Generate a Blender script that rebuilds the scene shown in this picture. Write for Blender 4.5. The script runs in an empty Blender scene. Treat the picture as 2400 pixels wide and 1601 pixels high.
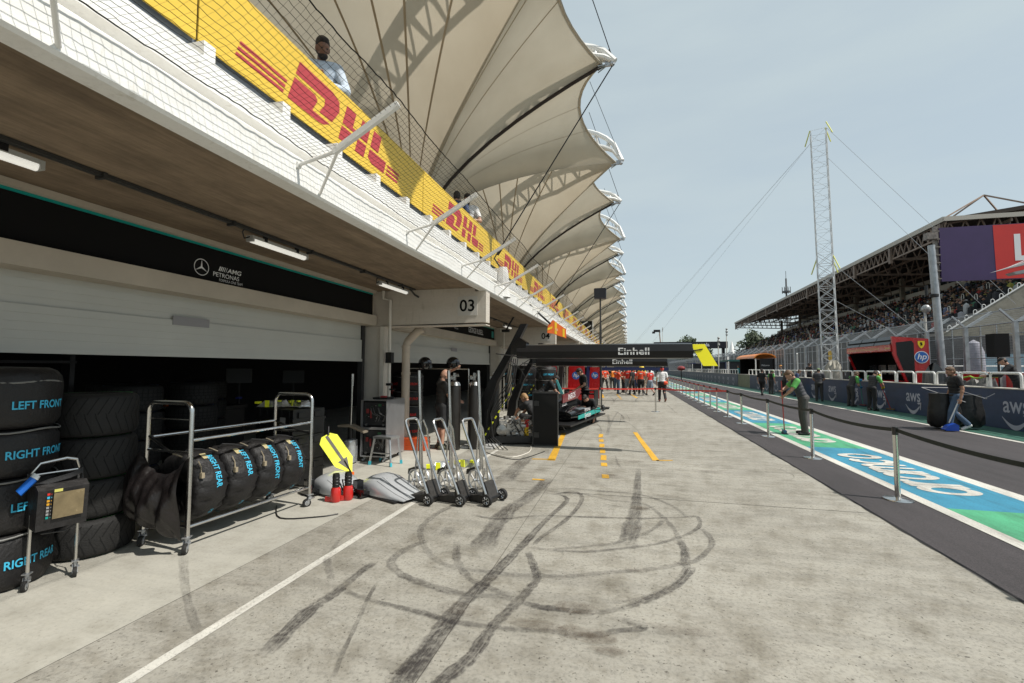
import bpy, bmesh, math, random
from mathutils import Vector, Matrix, Euler
R_ = math.radians
random.seed(7)
scene = bpy.context.scene
col = scene.collection

# ---------------------------------------------------------------- camera
VPX, VPY, FOC, CXP, CYP, CAMH, ROLL = 1472.0, 863.0, 1080.0, 1200.0, 800.5, 1.75, 0.011
_d = Vector(((VPX-CXP)/FOC, (VPY-CYP)/FOC, 1.0)).normalized()      # world +Y in lens axes (right, down, forward)
_u = Vector((-math.sin(ROLL), -math.cos(ROLL), 0.0)); _u = (_u - _d*_u.dot(_d)).normalized()
_r = _d.cross(_u)
if _r.x < 0: _r = -_r
def _w(i): return Vector((_r[i], _d[i], _u[i]))                     # lens axis i expressed in the world
cam_d = bpy.data.cameras.new('camera'); cam = bpy.data.objects.new('camera', cam_d); col.objects.link(cam)
cam_d.sensor_width = 36.0; cam_d.lens = FOC/2400*36; cam_d.clip_start = 0.05; cam_d.clip_end = 3000
_mx = Matrix((_w(0), -_w(1), -_w(2))).transposed().to_4x4()
_mx.translation = Vector((0, 0, CAMH)); cam.matrix_world = _mx
scene.camera = cam
def at(px, py, z=0.0):                                              # photograph pixel -> point on the level z
    c = Vector(((px-CXP)/FOC, (py-CYP)/FOC, 1.0))
    d = Vector((_r.dot(c), _d.dot(c), _u.dot(c)))
    t = (z-CAMH)/d.z
    return Vector((d.x*t, d.y*t, z))

# ---------------------------------------------------------------- sky, sun, exposure
SUN = Vector((0.72, -0.13, 1.0)).normalized()
world = bpy.data.worlds.new('World'); scene.world = world; world.use_nodes = True
wn, wl = world.node_tree.nodes, world.node_tree.links
bg = wn['Background']; bg.inputs['Strength'].default_value = 0.128
sky = wn.new('ShaderNodeTexSky'); sky.sky_type = 'NISHITA'; sky.sun_disc = False
sky.sun_elevation = math.asin(SUN.z); sky.sun_rotation = math.atan2(SUN.x, SUN.y)
sky.air_density = 1.2; sky.dust_density = 1.6; sky.ozone_density = 1.2; sky.altitude = 700
tc = wn.new('ShaderNodeTexCoord'); mp = wn.new('ShaderNodeMapping'); mp.inputs['Scale'].default_value = (1.2, 1.2, 5.0)
cn = wn.new('ShaderNodeTexNoise'); cn.inputs['Scale'].default_value = 1.6; cn.inputs['Detail'].default_value = 6; cn.inputs['Roughness'].default_value = 0.55
cr = wn.new('ShaderNodeValToRGB'); cr.color_ramp.elements[0].position = 0.36; cr.color_ramp.elements[1].position = 0.72
cr.color_ramp.elements[0].color = (0.74, 0.74, 0.74, 1); cr.color_ramp.elements[1].color = (0.90, 0.90, 0.90, 1)
mx = wn.new('ShaderNodeMix'); mx.data_type = 'RGBA'; mx.inputs[7].default_value = (4.55, 5.28, 5.48, 1)   # thin high cloud
wl.new(tc.outputs['Generated'], mp.inputs['Vector']); wl.new(mp.outputs['Vector'], cn.inputs['Vector'])
wl.new(cn.outputs['Fac'], cr.inputs['Fac']); wl.new(cr.outputs['Color'], mx.inputs[0])
wl.new(sky.outputs['Color'], mx.inputs[6]); wl.new(mx.outputs[2], bg.inputs['Color'])
sun_d = bpy.data.lights.new('sun', 'SUN'); sun_d.energy = 4.9; sun_d.angle = R_(0.8); sun_d.color = (1.0, 0.955, 0.88)
sun = bpy.data.objects.new('sun', sun_d); col.objects.link(sun); sun.location = (20, -10, 60)
sun.rotation_euler = SUN.to_track_quat('Z', 'Y').to_euler()
scene.view_settings.view_transform = 'Standard'; scene.view_settings.look = 'None'
scene.view_settings.exposure = 0.0; scene.view_settings.gamma = 1.0
scene.cycles.max_bounces = 8; scene.cycles.transparent_max_bounces = 24

# ---------------------------------------------------------------- materials
def srgb(h):
    h = h.lstrip('#'); o = []
    for i in (0, 2, 4):
        c = int(h[i:i+2], 16)/255; o.append(c/12.92 if c <= 0.04045 else ((c+0.055)/1.055)**2.4)
    return tuple(o)
MATS = {}
def M(name, c=(0.5, 0.5, 0.5), rough=0.6, metal=0.0, n=None, bump=None, coat=0.0, spec=0.5, emit=None):
    """principled material; n=(scale, amount) mottles colour and roughness, bump=(scale, strength)"""
    if name in MATS: return MATS[name]
    m = bpy.data.materials.new(name); m.use_nodes = True; MATS[name] = m
    nt = m.node_tree; N, L = nt.nodes, nt.links; b = N['Principled BSDF']
    if isinstance(c, str): c = srgb(c)
    b.inputs['Base Color'].default_value = (*c, 1); b.inputs['Roughness'].default_value = rough
    b.inputs['Metallic'].default_value = metal; b.inputs['Coat Weight'].default_value = coat
    b.inputs['Specular IOR Level'].default_value = spec
    if emit: b.inputs['Emission Color'].default_value = (*emit[0], 1); b.inputs['Emission Strength'].default_value = emit[1]
    if n or bump: t = N.new('ShaderNodeTexCoord')
    if n:
        a = N.new('ShaderNodeTexNoise'); a.inputs['Scale'].default_value = n[0]; a.inputs['Detail'].default_value = 7; a.inputs['Roughness'].default_value = 0.62
        r = N.new('ShaderNodeValToRGB'); k = n[1]
        r.color_ramp.elements[0].position = 0.3; r.color_ramp.elements[1].position = 0.7
        r.color_ramp.elements[0].color = (*[x*(1-k) for x in c], 1); r.color_ramp.elements[1].color = (*[min(1, x*(1+k)) for x in c], 1)
        L.new(t.outputs['Object'], a.inputs['Vector']); L.new(a.outputs['Fac'], r.inputs['Fac']); L.new(r.outputs['Color'], b.inputs['Base Color'])
        q = N.new('ShaderNodeMapRange'); q.inputs['To Min'].default_value = max(0.02, rough-0.12); q.inputs['To Max'].default_value = min(1, rough+0.12)
        L.new(a.outputs['Fac'], q.inputs['Value']); L.new(q.outputs['Result'], b.inputs['Roughness'])
    if bump:
        a2 = N.new('ShaderNodeTexNoise'); a2.inputs['Scale'].default_value = bump[0]; a2.inputs['Detail'].default_value = 5
        bp = N.new('ShaderNodeBump'); bp.inputs['Strength'].default_value = bump[1]; bp.inputs['Distance'].default_value = 0.02
        L.new(t.outputs['Object'], a2.inputs['Vector']); L.new(a2.outputs['Fac'], bp.inputs['Height']); L.new(bp.outputs['Normal'], b.inputs['Normal'])
    return m

def node_mat(name):
    m = bpy.data.materials.new(name); m.use_nodes = True; MATS[name] = m
    N, L = m.node_tree.nodes, m.node_tree.links
    b = N['Principled BSDF']
    def noise(scale, detail=6, rough=0.6, vec=None, sc=None):
        a = N.new('ShaderNodeTexNoise'); a.inputs['Scale'].default_value = scale; a.inputs['Detail'].default_value = detail; a.inputs['Roughness'].default_value = rough
        if vec is None: g = N.new('ShaderNodeNewGeometry'); vec = g.outputs['Position']
        if sc:
            p = N.new('ShaderNodeMapping'); p.inputs['Scale'].default_value = sc; L.new(vec, p.inputs['Vector']); vec = p.outputs['Vector']
        L.new(vec, a.inputs['Vector']); return a.outputs['Fac']
    def ramp(fac, stops):
        r = N.new('ShaderNodeValToRGB'); e = r.color_ramp.elements
        while len(e) < len(stops): e.new(0.5)
        for x, (p, c) in zip(e, stops): x.position = p; x.color = (*c, 1) if len(c) == 3 else c
        L.new(fac, r.inputs['Fac']); return r.outputs['Color']
    def mix(kind, a, bb, f):
        x = N.new('ShaderNodeMix'); x.data_type = 'RGBA'; x.blend_type = kind
        for s, val in ((6, a), (7, bb), (0, f)):
            if isinstance(val, (int, float)): x.inputs[s].default_value = val
            elif isinstance(val, tuple): x.inputs[s].default_value = (*val, 1)
            else: L.new(val, x.inputs[s])
        return x.outputs[2]
    def bump(h, s, d=0.01):
        q = N.new('ShaderNodeBump'); q.inputs['Strength'].default_value = s; q.inputs['Distance'].default_value = d
        L.new(h, q.inputs['Height']); L.new(q.outputs['Normal'], b.inputs['Normal'])
    return m, N, L, b, noise, ramp, mix, bump
g1 = lambda x: (x, x, x)

def concrete(name, base, speck=1.0, blotch=1.0):
    m, N, L, b, noise, ramp, mix, bump = node_mat(name)
    big = noise(0.33, 6, 0.6); mid = noise(2.2, 8, 0.7); st = noise(1.0, 6, 0.65, sc=(0.8, 5.0, 1)); fine = noise(38, 4, 0.75); sp = noise(42, 3, 0.6)
    k = blotch
    c = mix('MULTIPLY', base, ramp(big, [(0.3, (1-.22*k, 1-.24*k, 1-.28*k)), (0.7, (1.07, 1.06, 1.03))]), 1.0)
    c = mix('MULTIPLY', c, ramp(mid, [(0.30, (1-.34*k, 1-.36*k, 1-.40*k)), (0.5, (1, 1, 1)), (0.75, (1.08, 1.08, 1.07))]), 1.0)
    c = mix('MULTIPLY', c, ramp(st, [(0.32, g1(1-.20*k)), (0.55, g1(1.0))]), 1.0)
    c = mix('MULTIPLY', c, ramp(fine, [(0.36, g1(0.70)), (0.52, g1(1.04))]), 0.8*speck)
    c = mix('MULTIPLY', c, ramp(sp, [(0.31, (0.22, 0.20, 0.18)), (0.37, g1(1.0))]), 0.85*speck)
    c = mix('MULTIPLY', c, ramp(noise(4.5, 8, .78), [(.36, (.74, .72, .68)), (.52, g1(1.0))]), 0.75*speck)
    L.new(c, b.inputs['Base Color']); b.inputs['Roughness'].default_value = 0.85
    bump(fine, 0.35, 0.006)
    return m
CONC = concrete('worn_concrete', (0.350, 0.337, 0.303))
CONC2 = concrete('smooth_concrete', (0.42, 0.408, 0.365), 0.35, 0.55)
def asphalt(name, base):
    m, N, L, b, noise, ramp, mix, bump = node_mat(name)
    f = noise(90, 3, 0.7); g = noise(0.35, 5, 0.6); s = noise(1.2, 4, 0.6, sc=(3.0, 0.25, 1))
    c = mix('MULTIPLY', base, ramp(f, [(0.3, g1(0.45)), (0.6, g1(1.35)), (0.75, g1(1.9))]), 1.0)
    c = mix('MULTIPLY', c, ramp(g, [(0.3, g1(0.85)), (0.7, g1(1.12))]), 1.0)
    c = mix('MULTIPLY', c, ramp(s, [(0.3, g1(0.70)), (0.7, g1(1.18))]), 1.0)
    L.new(c, b.inputs['Base Color']); b.inputs['Roughness'].default_value = 0.82; bump(f, 0.5, 0.006)
    return m
ASPH = asphalt('dark_asphalt', (0.042, 0.036, 0.038))
def paint_ground(name, base, wear=0.35):
    m, N, L, b, noise, ramp, mix, bump = node_mat(name)
    f = noise(60, 4, 0.7); g = noise(1.1, 6, 0.65, sc=(1, 0.5, 1))
    c = mix('MULTIPLY', base, ramp(g, [(0.3, g1(1-wear)), (0.62, g1(1.0))]), 1.0)
    c = mix('MULTIPLY', c, ramp(f, [(0.33, g1(1-wear)), (0.5, g1(1.03))]), 1.0)
    h = noise(2.2, 6, 0.7, sc=(2.5, .35, 1)); c = mix('MULTIPLY', c, ramp(h, [(0.34, (.62, .58, .56)), (0.5, g1(1.0))]), 0.8)
    L.new(c, b.inputs['Base Color']); b.inputs['Roughness'].default_value = 0.65; bump(f, 0.25, 0.004)
    return m
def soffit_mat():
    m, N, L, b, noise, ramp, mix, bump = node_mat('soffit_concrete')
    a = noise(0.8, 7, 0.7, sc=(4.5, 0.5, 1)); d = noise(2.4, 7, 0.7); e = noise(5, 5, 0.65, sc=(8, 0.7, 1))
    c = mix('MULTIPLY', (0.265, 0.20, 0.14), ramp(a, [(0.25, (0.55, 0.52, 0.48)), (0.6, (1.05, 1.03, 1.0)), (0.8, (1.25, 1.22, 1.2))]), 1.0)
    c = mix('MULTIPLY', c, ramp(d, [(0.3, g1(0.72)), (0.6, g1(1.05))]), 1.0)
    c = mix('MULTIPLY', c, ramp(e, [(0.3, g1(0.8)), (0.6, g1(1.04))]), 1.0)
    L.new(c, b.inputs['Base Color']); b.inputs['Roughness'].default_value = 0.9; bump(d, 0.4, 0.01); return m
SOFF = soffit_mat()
def fabric_canopy():
    m = bpy.data.materials.new('canopy_fabric'); m.use_nodes = True; N, L = m.node_tree.nodes, m.node_tree.links
    N.remove(N['Principled BSDF']); out = N['Material Output']
    d = N.new('ShaderNodeBsdfDiffuse'); t = N.new('ShaderNodeBsdfTranslucent'); mxx = N.new('ShaderNodeMixShader'); mxx.inputs[0].default_value = 0.50
    a = N.new('ShaderNodeTexNoise'); a.inputs['Scale'].default_value = 1.1; a.inputs['Detail'].default_value = 6
    r = N.new('ShaderNodeValToRGB'); r.color_ramp.elements[0].position = .3; r.color_ramp.elements[1].position = .7
    r.color_ramp.elements[0].color = (0.49, 0.435, 0.340, 1); r.color_ramp.elements[1].color = (0.55, 0.495, 0.395, 1)
    g = N.new('ShaderNodeNewGeometry'); L.new(g.outputs['Position'], a.inputs['Vector']); L.new(a.outputs['Fac'], r.inputs['Fac'])
    L.new(r.outputs['Color'], d.inputs['Color']); L.new(r.outputs['Color'], t.inputs['Color'])
    L.new(d.outputs[0], mxx.inputs[1]); L.new(t.outputs[0], mxx.inputs[2]); L.new(mxx.outputs[0], out.inputs['Surface']); return m
CANV = fabric_canopy()
def mark_mat():                                                     # rubber laid on concrete: ragged, worn through
    m, N, L, b, noise, ramp, mix, bump = node_mat('rubber_mark')
    uv = N.new('ShaderNodeUVMap'); sx = N.new('ShaderNodeSeparateXYZ'); L.new(uv.outputs[0], sx.inputs[0])
    def math_(op, a, bb):
        q = N.new('ShaderNodeMath'); q.operation = op
        for i, v in enumerate((a, bb)):
            if isinstance(v, (int, float)): q.inputs[i].default_value = v
            else: L.new(v, q.inputs[i])
        return q.outputs[0]
    e = math_('MULTIPLY', sx.outputs['X'], math_('SUBTRACT', 1.0, sx.outputs['X'])); e = math_('MULTIPLY', e, 4.0)   # 0 at edges, 1 at middle
    w = noise(26, 5, 0.75); v = noise(2.4, 4, 0.6)
    e = math_('MINIMUM', math_('MULTIPLY', e, 2.2), 1.0)
    gp = N.new('ShaderNodeNewGeometry'); sp_ = N.new('ShaderNodeSeparateXYZ'); L.new(gp.outputs['Position'], sp_.inputs[0]); cx_ = N.new('ShaderNodeCombineXYZ')
    L.new(math_('MULTIPLY', sx.outputs['X'], 9.0), cx_.inputs[0]); L.new(math_('MULTIPLY', sp_.outputs['X'], 1.3), cx_.inputs[1]); L.new(math_('MULTIPLY', sp_.outputs['Y'], 1.3), cx_.inputs[2])
    stk = ramp(noise(1.0, 4, .7, vec=cx_.outputs[0]), [(.33, g1(.30)), (.58, g1(1.0))])
    e = math_('MULTIPLY', e, stk)
    s = math_('MULTIPLY', e, sx.outputs['Y'])
    s = math_('MULTIPLY', s, math_('SUBTRACT', math_('MULTIPLY', v, 2.6), .35))
    s = math_('MULTIPLY', s, ramp(w, [(0.36, g1(0.22)), (0.56, g1(1.0))]))
    cl = N.new('ShaderNodeClamp'); L.new(s, cl.inputs[0]); cl.inputs[2].default_value = 0.80
    tr = N.new('ShaderNodeBsdfTransparent'); ms = N.new('ShaderNodeMixShader')
    b.inputs['Base Color'].default_value = (0.045, 0.038, 0.036, 1); b.inputs['Roughness'].default_value = 0.8
    L.new(cl.outputs[0], ms.inputs[0]); L.new(tr.outputs[0], ms.inputs[1]); L.new(b.outputs[0], ms.inputs[2])
    L.new(ms.outputs[0], N['Material Output'].inputs['Surface']); return m
MARK = mark_mat()

WHITE = M('white_paint', (0.80, 0.79, 0.76), 0.45, n=(3, .05))
WHITE_W = M('weathered_white', (0.66, 0.62, 0.55), 0.6, n=(2.5, .10))
BEIGE = M('beige_plaster', (0.50, 0.44, 0.36), 0.75, n=(2, .10))
GREYW = M('shutter_grey', (0.52, 0.52, 0.48), 0.4, n=(1.2, .05))
BLACK = M('black_plastic', (0.008, 0.008, 0.0085), 0.45, n=(30, .3))
BLACKM = M('black_matt', (0.005, 0.005, 0.0055), 0.8, spec=.25)
BLACKG = M('black_gloss', (0.008, 0.008, 0.009), 0.12, coat=0.6)
CARBON = M('carbon_black', (0.006, 0.006, 0.007), 0.34, n=(60, .3), spec=.35)
STEEL = M('polished_steel', (0.62, 0.61, 0.59), 0.22, 1.0, n=(9, .08))
GALV = M('galvanised_steel', (0.42, 0.43, 0.44), 0.45, 0.85, n=(6, .2))
ALU = M('brushed_aluminium', (0.58, 0.59, 0.60), 0.35, 0.9, n=(14, .1))
RUB = M('tyre_rubber', (0.0125, 0.012, 0.0115), 0.74, n=(25, .3), bump=(60, .3))
BLANK = M('blanket_fabric', (0.009, 0.008, 0.0082), 0.58, n=(18, .25), bump=(40, .35))
CYAN = M('cyan_print', '#3fb4d8', 0.6)
REDP = M('red_print', '#d42a22', 0.6)
WPRINT = M('white_print', (0.78, 0.78, 0.78), 0.5)
YEL = M('fluorescent_yellow', (0.80, 0.83, 0.02), 0.5)
YELB = M('banner_yellow', (0.74, 0.50, 0.06), 0.5, n=(1.5, .04))
CRIM = M('banner_crimson', (0.42, 0.045, 0.055), 0.5, n=(2, .05))
RED = M('bright_red', (0.55, 0.02, 0.018), 0.35, n=(8, .12))
REDC = M('car_red', (0.40, 0.010, 0.012), 0.25, coat=0.5, n=(3, .08))
TEAL = M('teal_green', (0.0, 0.30, 0.27), 0.35)
NAVY = M('navy_panel', (0.020, 0.045, 0.10), 0.5, n=(1.3, .15))
SKIN = M('skin', (0.42, 0.235, 0.16), 0.55, n=(12, .08)); SKIND = M('dark_skin', (0.22, 0.115, 0.075), 0.55, n=(12, .08))
HAIRB = M('dark_hair', (0.016, 0.011, 0.009), 0.6, bump=(90, .6)); HAIRL = M('brown_hair', (0.13, 0.075, 0.04), 0.6, bump=(90, .6))
GLOW = M('lit_tube', (0.9, 0.9, 0.85), 0.4, emit=((1, 0.97, 0.9), 0.5))
GLASS = M('tinted_glass', (0.05, 0.075, 0.09), 0.08, 0.0, coat=0.5)
ORANGE = M('orange_paint', (0.75, 0.22, 0.02), 0.4, n=(4, .1))
YLINE = paint_ground('yellow_line_paint', (0.72, 0.40, 0.03), 0.3)
WLINE = paint_ground('white_line_paint', (0.64, 0.62, 0.56), 0.38)
BLUEG = paint_ground('blue_ground_paint', (0.036, 0.26, 0.40), 0.4)
GREENG = paint_ground('green_ground_paint', (0.075, 0.39, 0.20), 0.4)
DGREEN = paint_ground('dark_green_ground_paint', (0.022, 0.11, 0.075), 0.35)

# ---------------------------------------------------------------- mesh builder
_tcache = {}
def text2d(s, size=1.0, bold=0.0, shear=0.0, space=1.0, align='LEFT'):
    k = (s, bold, shear, space, align)
    if k not in _tcache:
        cu = bpy.data.curves.new('t', 'FONT'); cu.body = s; cu.size = 1.0; cu.offset = bold; cu.shear = shear; cu.space_character = space; cu.align_x = align; cu.resolution_u = 4
        o = bpy.data.objects.new('t', cu); col.objects.link(o)
        dg = bpy.context.evaluated_depsgraph_get(); me = o.evaluated_get(dg).to_mesh()
        _tcache[k] = ([(v.co.x, v.co.y) for v in me.vertices], [tuple(p.vertices) for p in me.polygons])
        o.evaluated_get(dg).to_mesh_clear(); bpy.data.objects.remove(o); bpy.data.curves.remove(cu)
    v, f = _tcache[k]
    return [(x*size, y*size) for x, y in v], f

class MB:
    def __init__(s): s.v, s.f, s.m, s.uv = [], [], [], None
    def add(s, vs, fs, mi=0):
        o = len(s.v); s.v += [tuple(p) for p in vs]; s.f += [tuple(i+o for i in f) for f in fs]; s.m += [mi]*len(fs); return s
    def box(s, c, d, rz=0.0, mi=0, rot=None):
        x, y, z = d[0]/2, d[1]/2, d[2]/2; mt = rot if rot is not None else Matrix.Rotation(rz, 3, 'Z'); c = Vector(c)
        vs = [c + mt @ Vector(p) for p in ((-x,-y,-z),(x,-y,-z),(x,y,-z),(-x,y,-z),(-x,-y,z),(x,-y,z),(x,y,z),(-x,y,z))]
        return s.add(vs, [(0,3,2,1),(4,5,6,7),(0,1,5,4),(1,2,6,5),(2,3,7,6),(3,0,4,7)], mi)
    def rng(s, x0, x1, y0, y1, z0, z1, mi=0): return s.box(((x0+x1)/2, (y0+y1)/2, (z0+z1)/2), (x1-x0, y1-y0, z1-z0), mi=mi)
    def tube(s, pts, r, n=8, closed=False, mi=0, caps=True):
        pts = [Vector(p) for p in pts]; N = len(pts); rr = r if isinstance(r, (list, tuple)) else [r]*N
        o = len(s.v); up = None; fs = []
        for i in range(N):
            a = pts[i-1] if (i > 0 or closed) else pts[i]; b = pts[(i+1) % N] if (i < N-1 or closed) else pts[i]
            t = (b-a); t = t.normalized() if t.length > 1e-9 else Vector((0, 0, 1))
            if up is None: up = Vector((0, 0, 1)) if abs(t.z) < 0.9 else Vector((1, 0, 0))
            x = t.cross(up); x = x.normalized() if x.length > 1e-6 else t.orthogonal().normalized(); y = x.cross(t).normalized(); up = y
            for k in range(n):
                q = 2*math.pi*k/n; s.v.append(tuple(pts[i] + (x*math.cos(q)+y*math.sin(q))*rr[i]))
        for i in range(N if closed else N-1):
            for k in range(n):
                a, b = o+i*n+k, o+i*n+(k+1) % n; c, d = o+((i+1) % N)*n+(k+1) % n, o+((i+1) % N)*n+k
                fs.append((a, d, c, b))
        if caps and not closed: fs += [tuple(o+k for k in range(n)), tuple(o+(N-1)*n+k for k in reversed(range(n)))]
        s.f += fs; s.m += [mi]*len(fs); return s
    def bar(s, a, b, r, n=8, r1=None, mi=0): return s.tube([a, b], [r, r if r1 is None else r1], n, mi=mi)
    def beam(s, a, b, w, h, mi=0):                                   # square section between two points
        a, b = Vector(a), Vector(b); t = (b-a); L = t.length; rot = t.to_track_quat('X', 'Z').to_matrix()
        return s.box((a+b)/2, (L, w, h), mi=mi, rot=rot)
    def lathe(s, prof, c=(0, 0, 0), n=24, axis='z', mi=0, caps=False):
        o = len(s.v); c = Vector(c); fs = []
        for r, z in prof:
            for k in range(n):
                q = 2*math.pi*k/n; x, y = r*math.cos(q), r*math.sin(q)
                p = (x, y, z) if axis == 'z' else ((x, z, y) if axis == 'y' else (z, x, y))
                s.v.append(tuple(c+Vector(p)))
        for i in range(len(prof)-1):
            for k in range(n):
                a, b = o+i*n+k, o+i*n+(k+1) % n; f = (a, b, b+n, a+n); fs.append(f if axis == 'z' else f[::-1])
        if caps: fs += [tuple(o+k for k in reversed(range(n))), tuple(o+(len(prof)-1)*n+k for k in range(n))]
        s.f += fs; s.m += [mi]*len(fs); return s
    def ell(s, c, r, nu=14, nv=9, mi=0, rot=None):
        c = Vector(c); vs = []; fs = []
        for i in range(nv+1):
            a = math.pi*i/nv
            for k in range(nu):
                q = 2*math.pi*k/nu; p = Vector((r[0]*math.sin(a)*math.cos(q), r[1]*math.sin(a)*math.sin(q), r[2]*math.cos(a)))
                vs.append(c + (rot @ p if rot else p))
        for i in range(nv):
            for k in range(nu): fs.append((i*nu+k, (i+1)*nu+k, (i+1)*nu+(k+1) % nu, i*nu+(k+1) % nu))
        return s.add(vs, fs, mi)
    def cap(s, a, b, r0, r1, n=10, mi=0, e0=True, e1=True):          # closed tapered capsule
        a, b = Vector(a), Vector(b); s.bar(a, b, r0, n, r1, mi)
        if e0: s.ell(a, (r0*.99,)*3, n, 6, mi)
        if e1: s.ell(b, (r1*.99,)*3, n, 6, mi)
        return s
    def prism(s, poly, fn, dep, mi=0):                               # outline (u,v) through fn, given thickness dep (vector)
        d = Vector(dep); a = [Vector(fn(u, v)) for u, v in poly]; n = len(a); vs = a + [p+d for p in a]
        fs = [tuple(range(n)), tuple(range(2*n-1, n-1, -1))] + [(i, i+n, (i+1) % n+n, (i+1) % n) for i in range(n)]
        return s.add(vs, fs, mi)
    def text(s, t, fn, size=1.0, bold=0.0, shear=0.0, space=1.0, align='LEFT', mi=0, sx=1.0):
        v, f = text2d(t, size, bold, shear, space, align)
        return s.add([fn(x*sx, y) for x, y in v], f, mi)
    def build(s, name, mats, parent=None, smooth=30, loc=None, split=False):
        if split:                                                     # every loose island becomes a part of its own
            par = list(range(len(s.v)))
            def find(a):
                while par[a] != a: par[a] = par[par[a]]; a = par[a]
                return a
            for f in s.f:
                for q in f[1:]: par[find(q)] = find(f[0])
            isl = {}
            for i, f in enumerate(s.f): isl.setdefault(find(f[0]), []).append(i)
            for ids in isl.values():
                m = MB(); mp = {}
                for i in ids:
                    for q in s.f[i]:
                        if q not in mp: mp[q] = len(m.v); m.v.append(s.v[q])
                    m.f.append(tuple(mp[q] for q in s.f[i])); m.m.append(s.m[i])
                o = m.build(name, mats, parent, smooth, loc)
            return o
        me = bpy.data.meshes.new(name); me.from_pydata(s.v, [], s.f)
        for m in (mats if isinstance(mats, (list, tuple)) else [mats]): me.materials.append(m)
        me.polygons.foreach_set('material_index', s.m)
        if s.uv:
            ul = me.uv_layers.new(name='UVMap')
            for i, q in enumerate(s.uv): ul.data[i].uv = q
        me.update(); fix_normals(me)
        if smooth: me.polygons.foreach_set('use_smooth', [True]*len(me.polygons)); me.set_sharp_from_angle(angle=R_(smooth))
        o = bpy.data.objects.new(name, me); col.objects.link(o)
        if parent is not None: o.parent = parent
        if loc is not None: o.location = loc
        return o
def fix_normals(me):
    bm = bmesh.new(); bm.from_mesh(me); bmesh.ops.recalc_face_normals(bm, faces=bm.faces); bm.to_mesh(me); bm.free()
def tag(o, label=None, cat=None, group=None, kind=None):
    if label: o['label'] = label
    if cat: o['category'] = cat
    if group: o['group'] = group
    if kind: o['kind'] = kind
    return o
def thing(name, label, cat, loc=(0, 0, 0), rz=0.0, group=None):
    o = bpy.data.objects.new(name, None); col.objects.link(o); o.location = loc; o.rotation_euler = (0, 0, rz); o.empty_display_size = 0.2
    return tag(o, label, cat, group)
def dup(root, loc, rz=None, label=None, group=None):
    r = root.copy(); col.objects.link(r); r.location = loc
    if rz is not None: r.rotation_euler = (0, 0, rz)
    if label: r['label'] = label
    if group: r['group'] = group
    for ch in list(root.children):
        c = ch.copy(); col.objects.link(c); c.parent = r
        for g in ch.children:
            d = g.copy(); col.objects.link(d); d.parent = c
    return r
def struct(name, mb, mat, smooth=30): return tag(mb.build(name, mat, smooth=smooth), kind='structure')
def V(*a): return Vector(a)
ORD = 'zeroth first second third fourth fifth sixth seventh eighth ninth tenth eleventh twelfth thirteenth fourteenth fifteenth sixteenth seventeenth eighteenth nineteenth twentieth twenty-first twenty-second twenty-third twenty-fourth twenty-fifth'.split()
def face(o, u, v):                                                   # plane map from origin and two directions
    o, u, v = Vector(o), Vector(u), Vector(v); return lambda x, y: o+u*x+v*y
def circ(n, rx, ry=None, c=(0, 0)): return [(c[0]+rx*math.cos(2*math.pi*i/n), c[1]+(ry or rx)*math.sin(2*math.pi*i/n)) for i in range(n)]
# ================================================================ ground
def sheet(name, x0, x1, y0, y1, z, mat, nx=1, ny=1):
    b = MB(); vs = []; fs = []
    for j in range(ny+1):
        for i in range(nx+1): vs.append((x0+(x1-x0)*i/nx, y0+(y1-y0)*j/ny, z))
    for j in range(ny):
        for i in range(nx): a = j*(nx+1)+i; fs.append((a, a+1, a+nx+2, a+nx+1))
    b.add(vs, fs); return struct(name, b, mat, 0)
sheet('ground', -700, 900, -60, 1500, -0.004, ASPH)
sheet('concrete_apron', -3.30, 2.85, -12, 210, 0.006, CONC)
sheet('garage_slab', -12.5, -3.305, -12, 210, 0.006, CONC2)
b = MB()                                                            # joint lines cut in the apron
for x in (-1.16,): b.add([(x-.003, -5, .0085), (x+.003, -5, .0085), (x+.018, 60, .0085), (x+.010, 60, .0085)], [(0, 1, 2, 3)])
for y in (1.2, 6.55, 11.9, 17.2, 22.5, 27.8): b.add([(-3.28, y, .0085), (2.84, y+.02, .0085), (2.84, y+.03, .0085), (-3.28, y+.01, .0085)], [(0, 1, 2, 3)])
struct('apron_joint', b, M('joint_dirt', (0.10, 0.09, 0.075), 0.9, n=(9, .4)), 0)
b = MB(); random.seed(3)                                             # ragged tarmac edge over the concrete lip
ys = [-8+0.16*i for i in range(700)]; vs = []; fs = []
for i, y in enumerate(ys): vs += [(2.845+random.uniform(-.012, .012), y, .011), (2.875, y, .011)]
for i in range(len(ys)-1): fs.append((2*i, 2*i+1, 2*i+3, 2*i+2))
b.add(vs, fs); struct('tarmac_edge', b, M('edge_black', (0.018, 0.016, 0.016), 0.9), 0)
b = MB(); b.add([(-2.745, -6, .010), (-2.665, -6, .010), (-2.665, 90, .010), (-2.745, 90, .010)], [(0, 1, 2, 3)]); struct('white_line', b, WLINE, 0)
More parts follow.
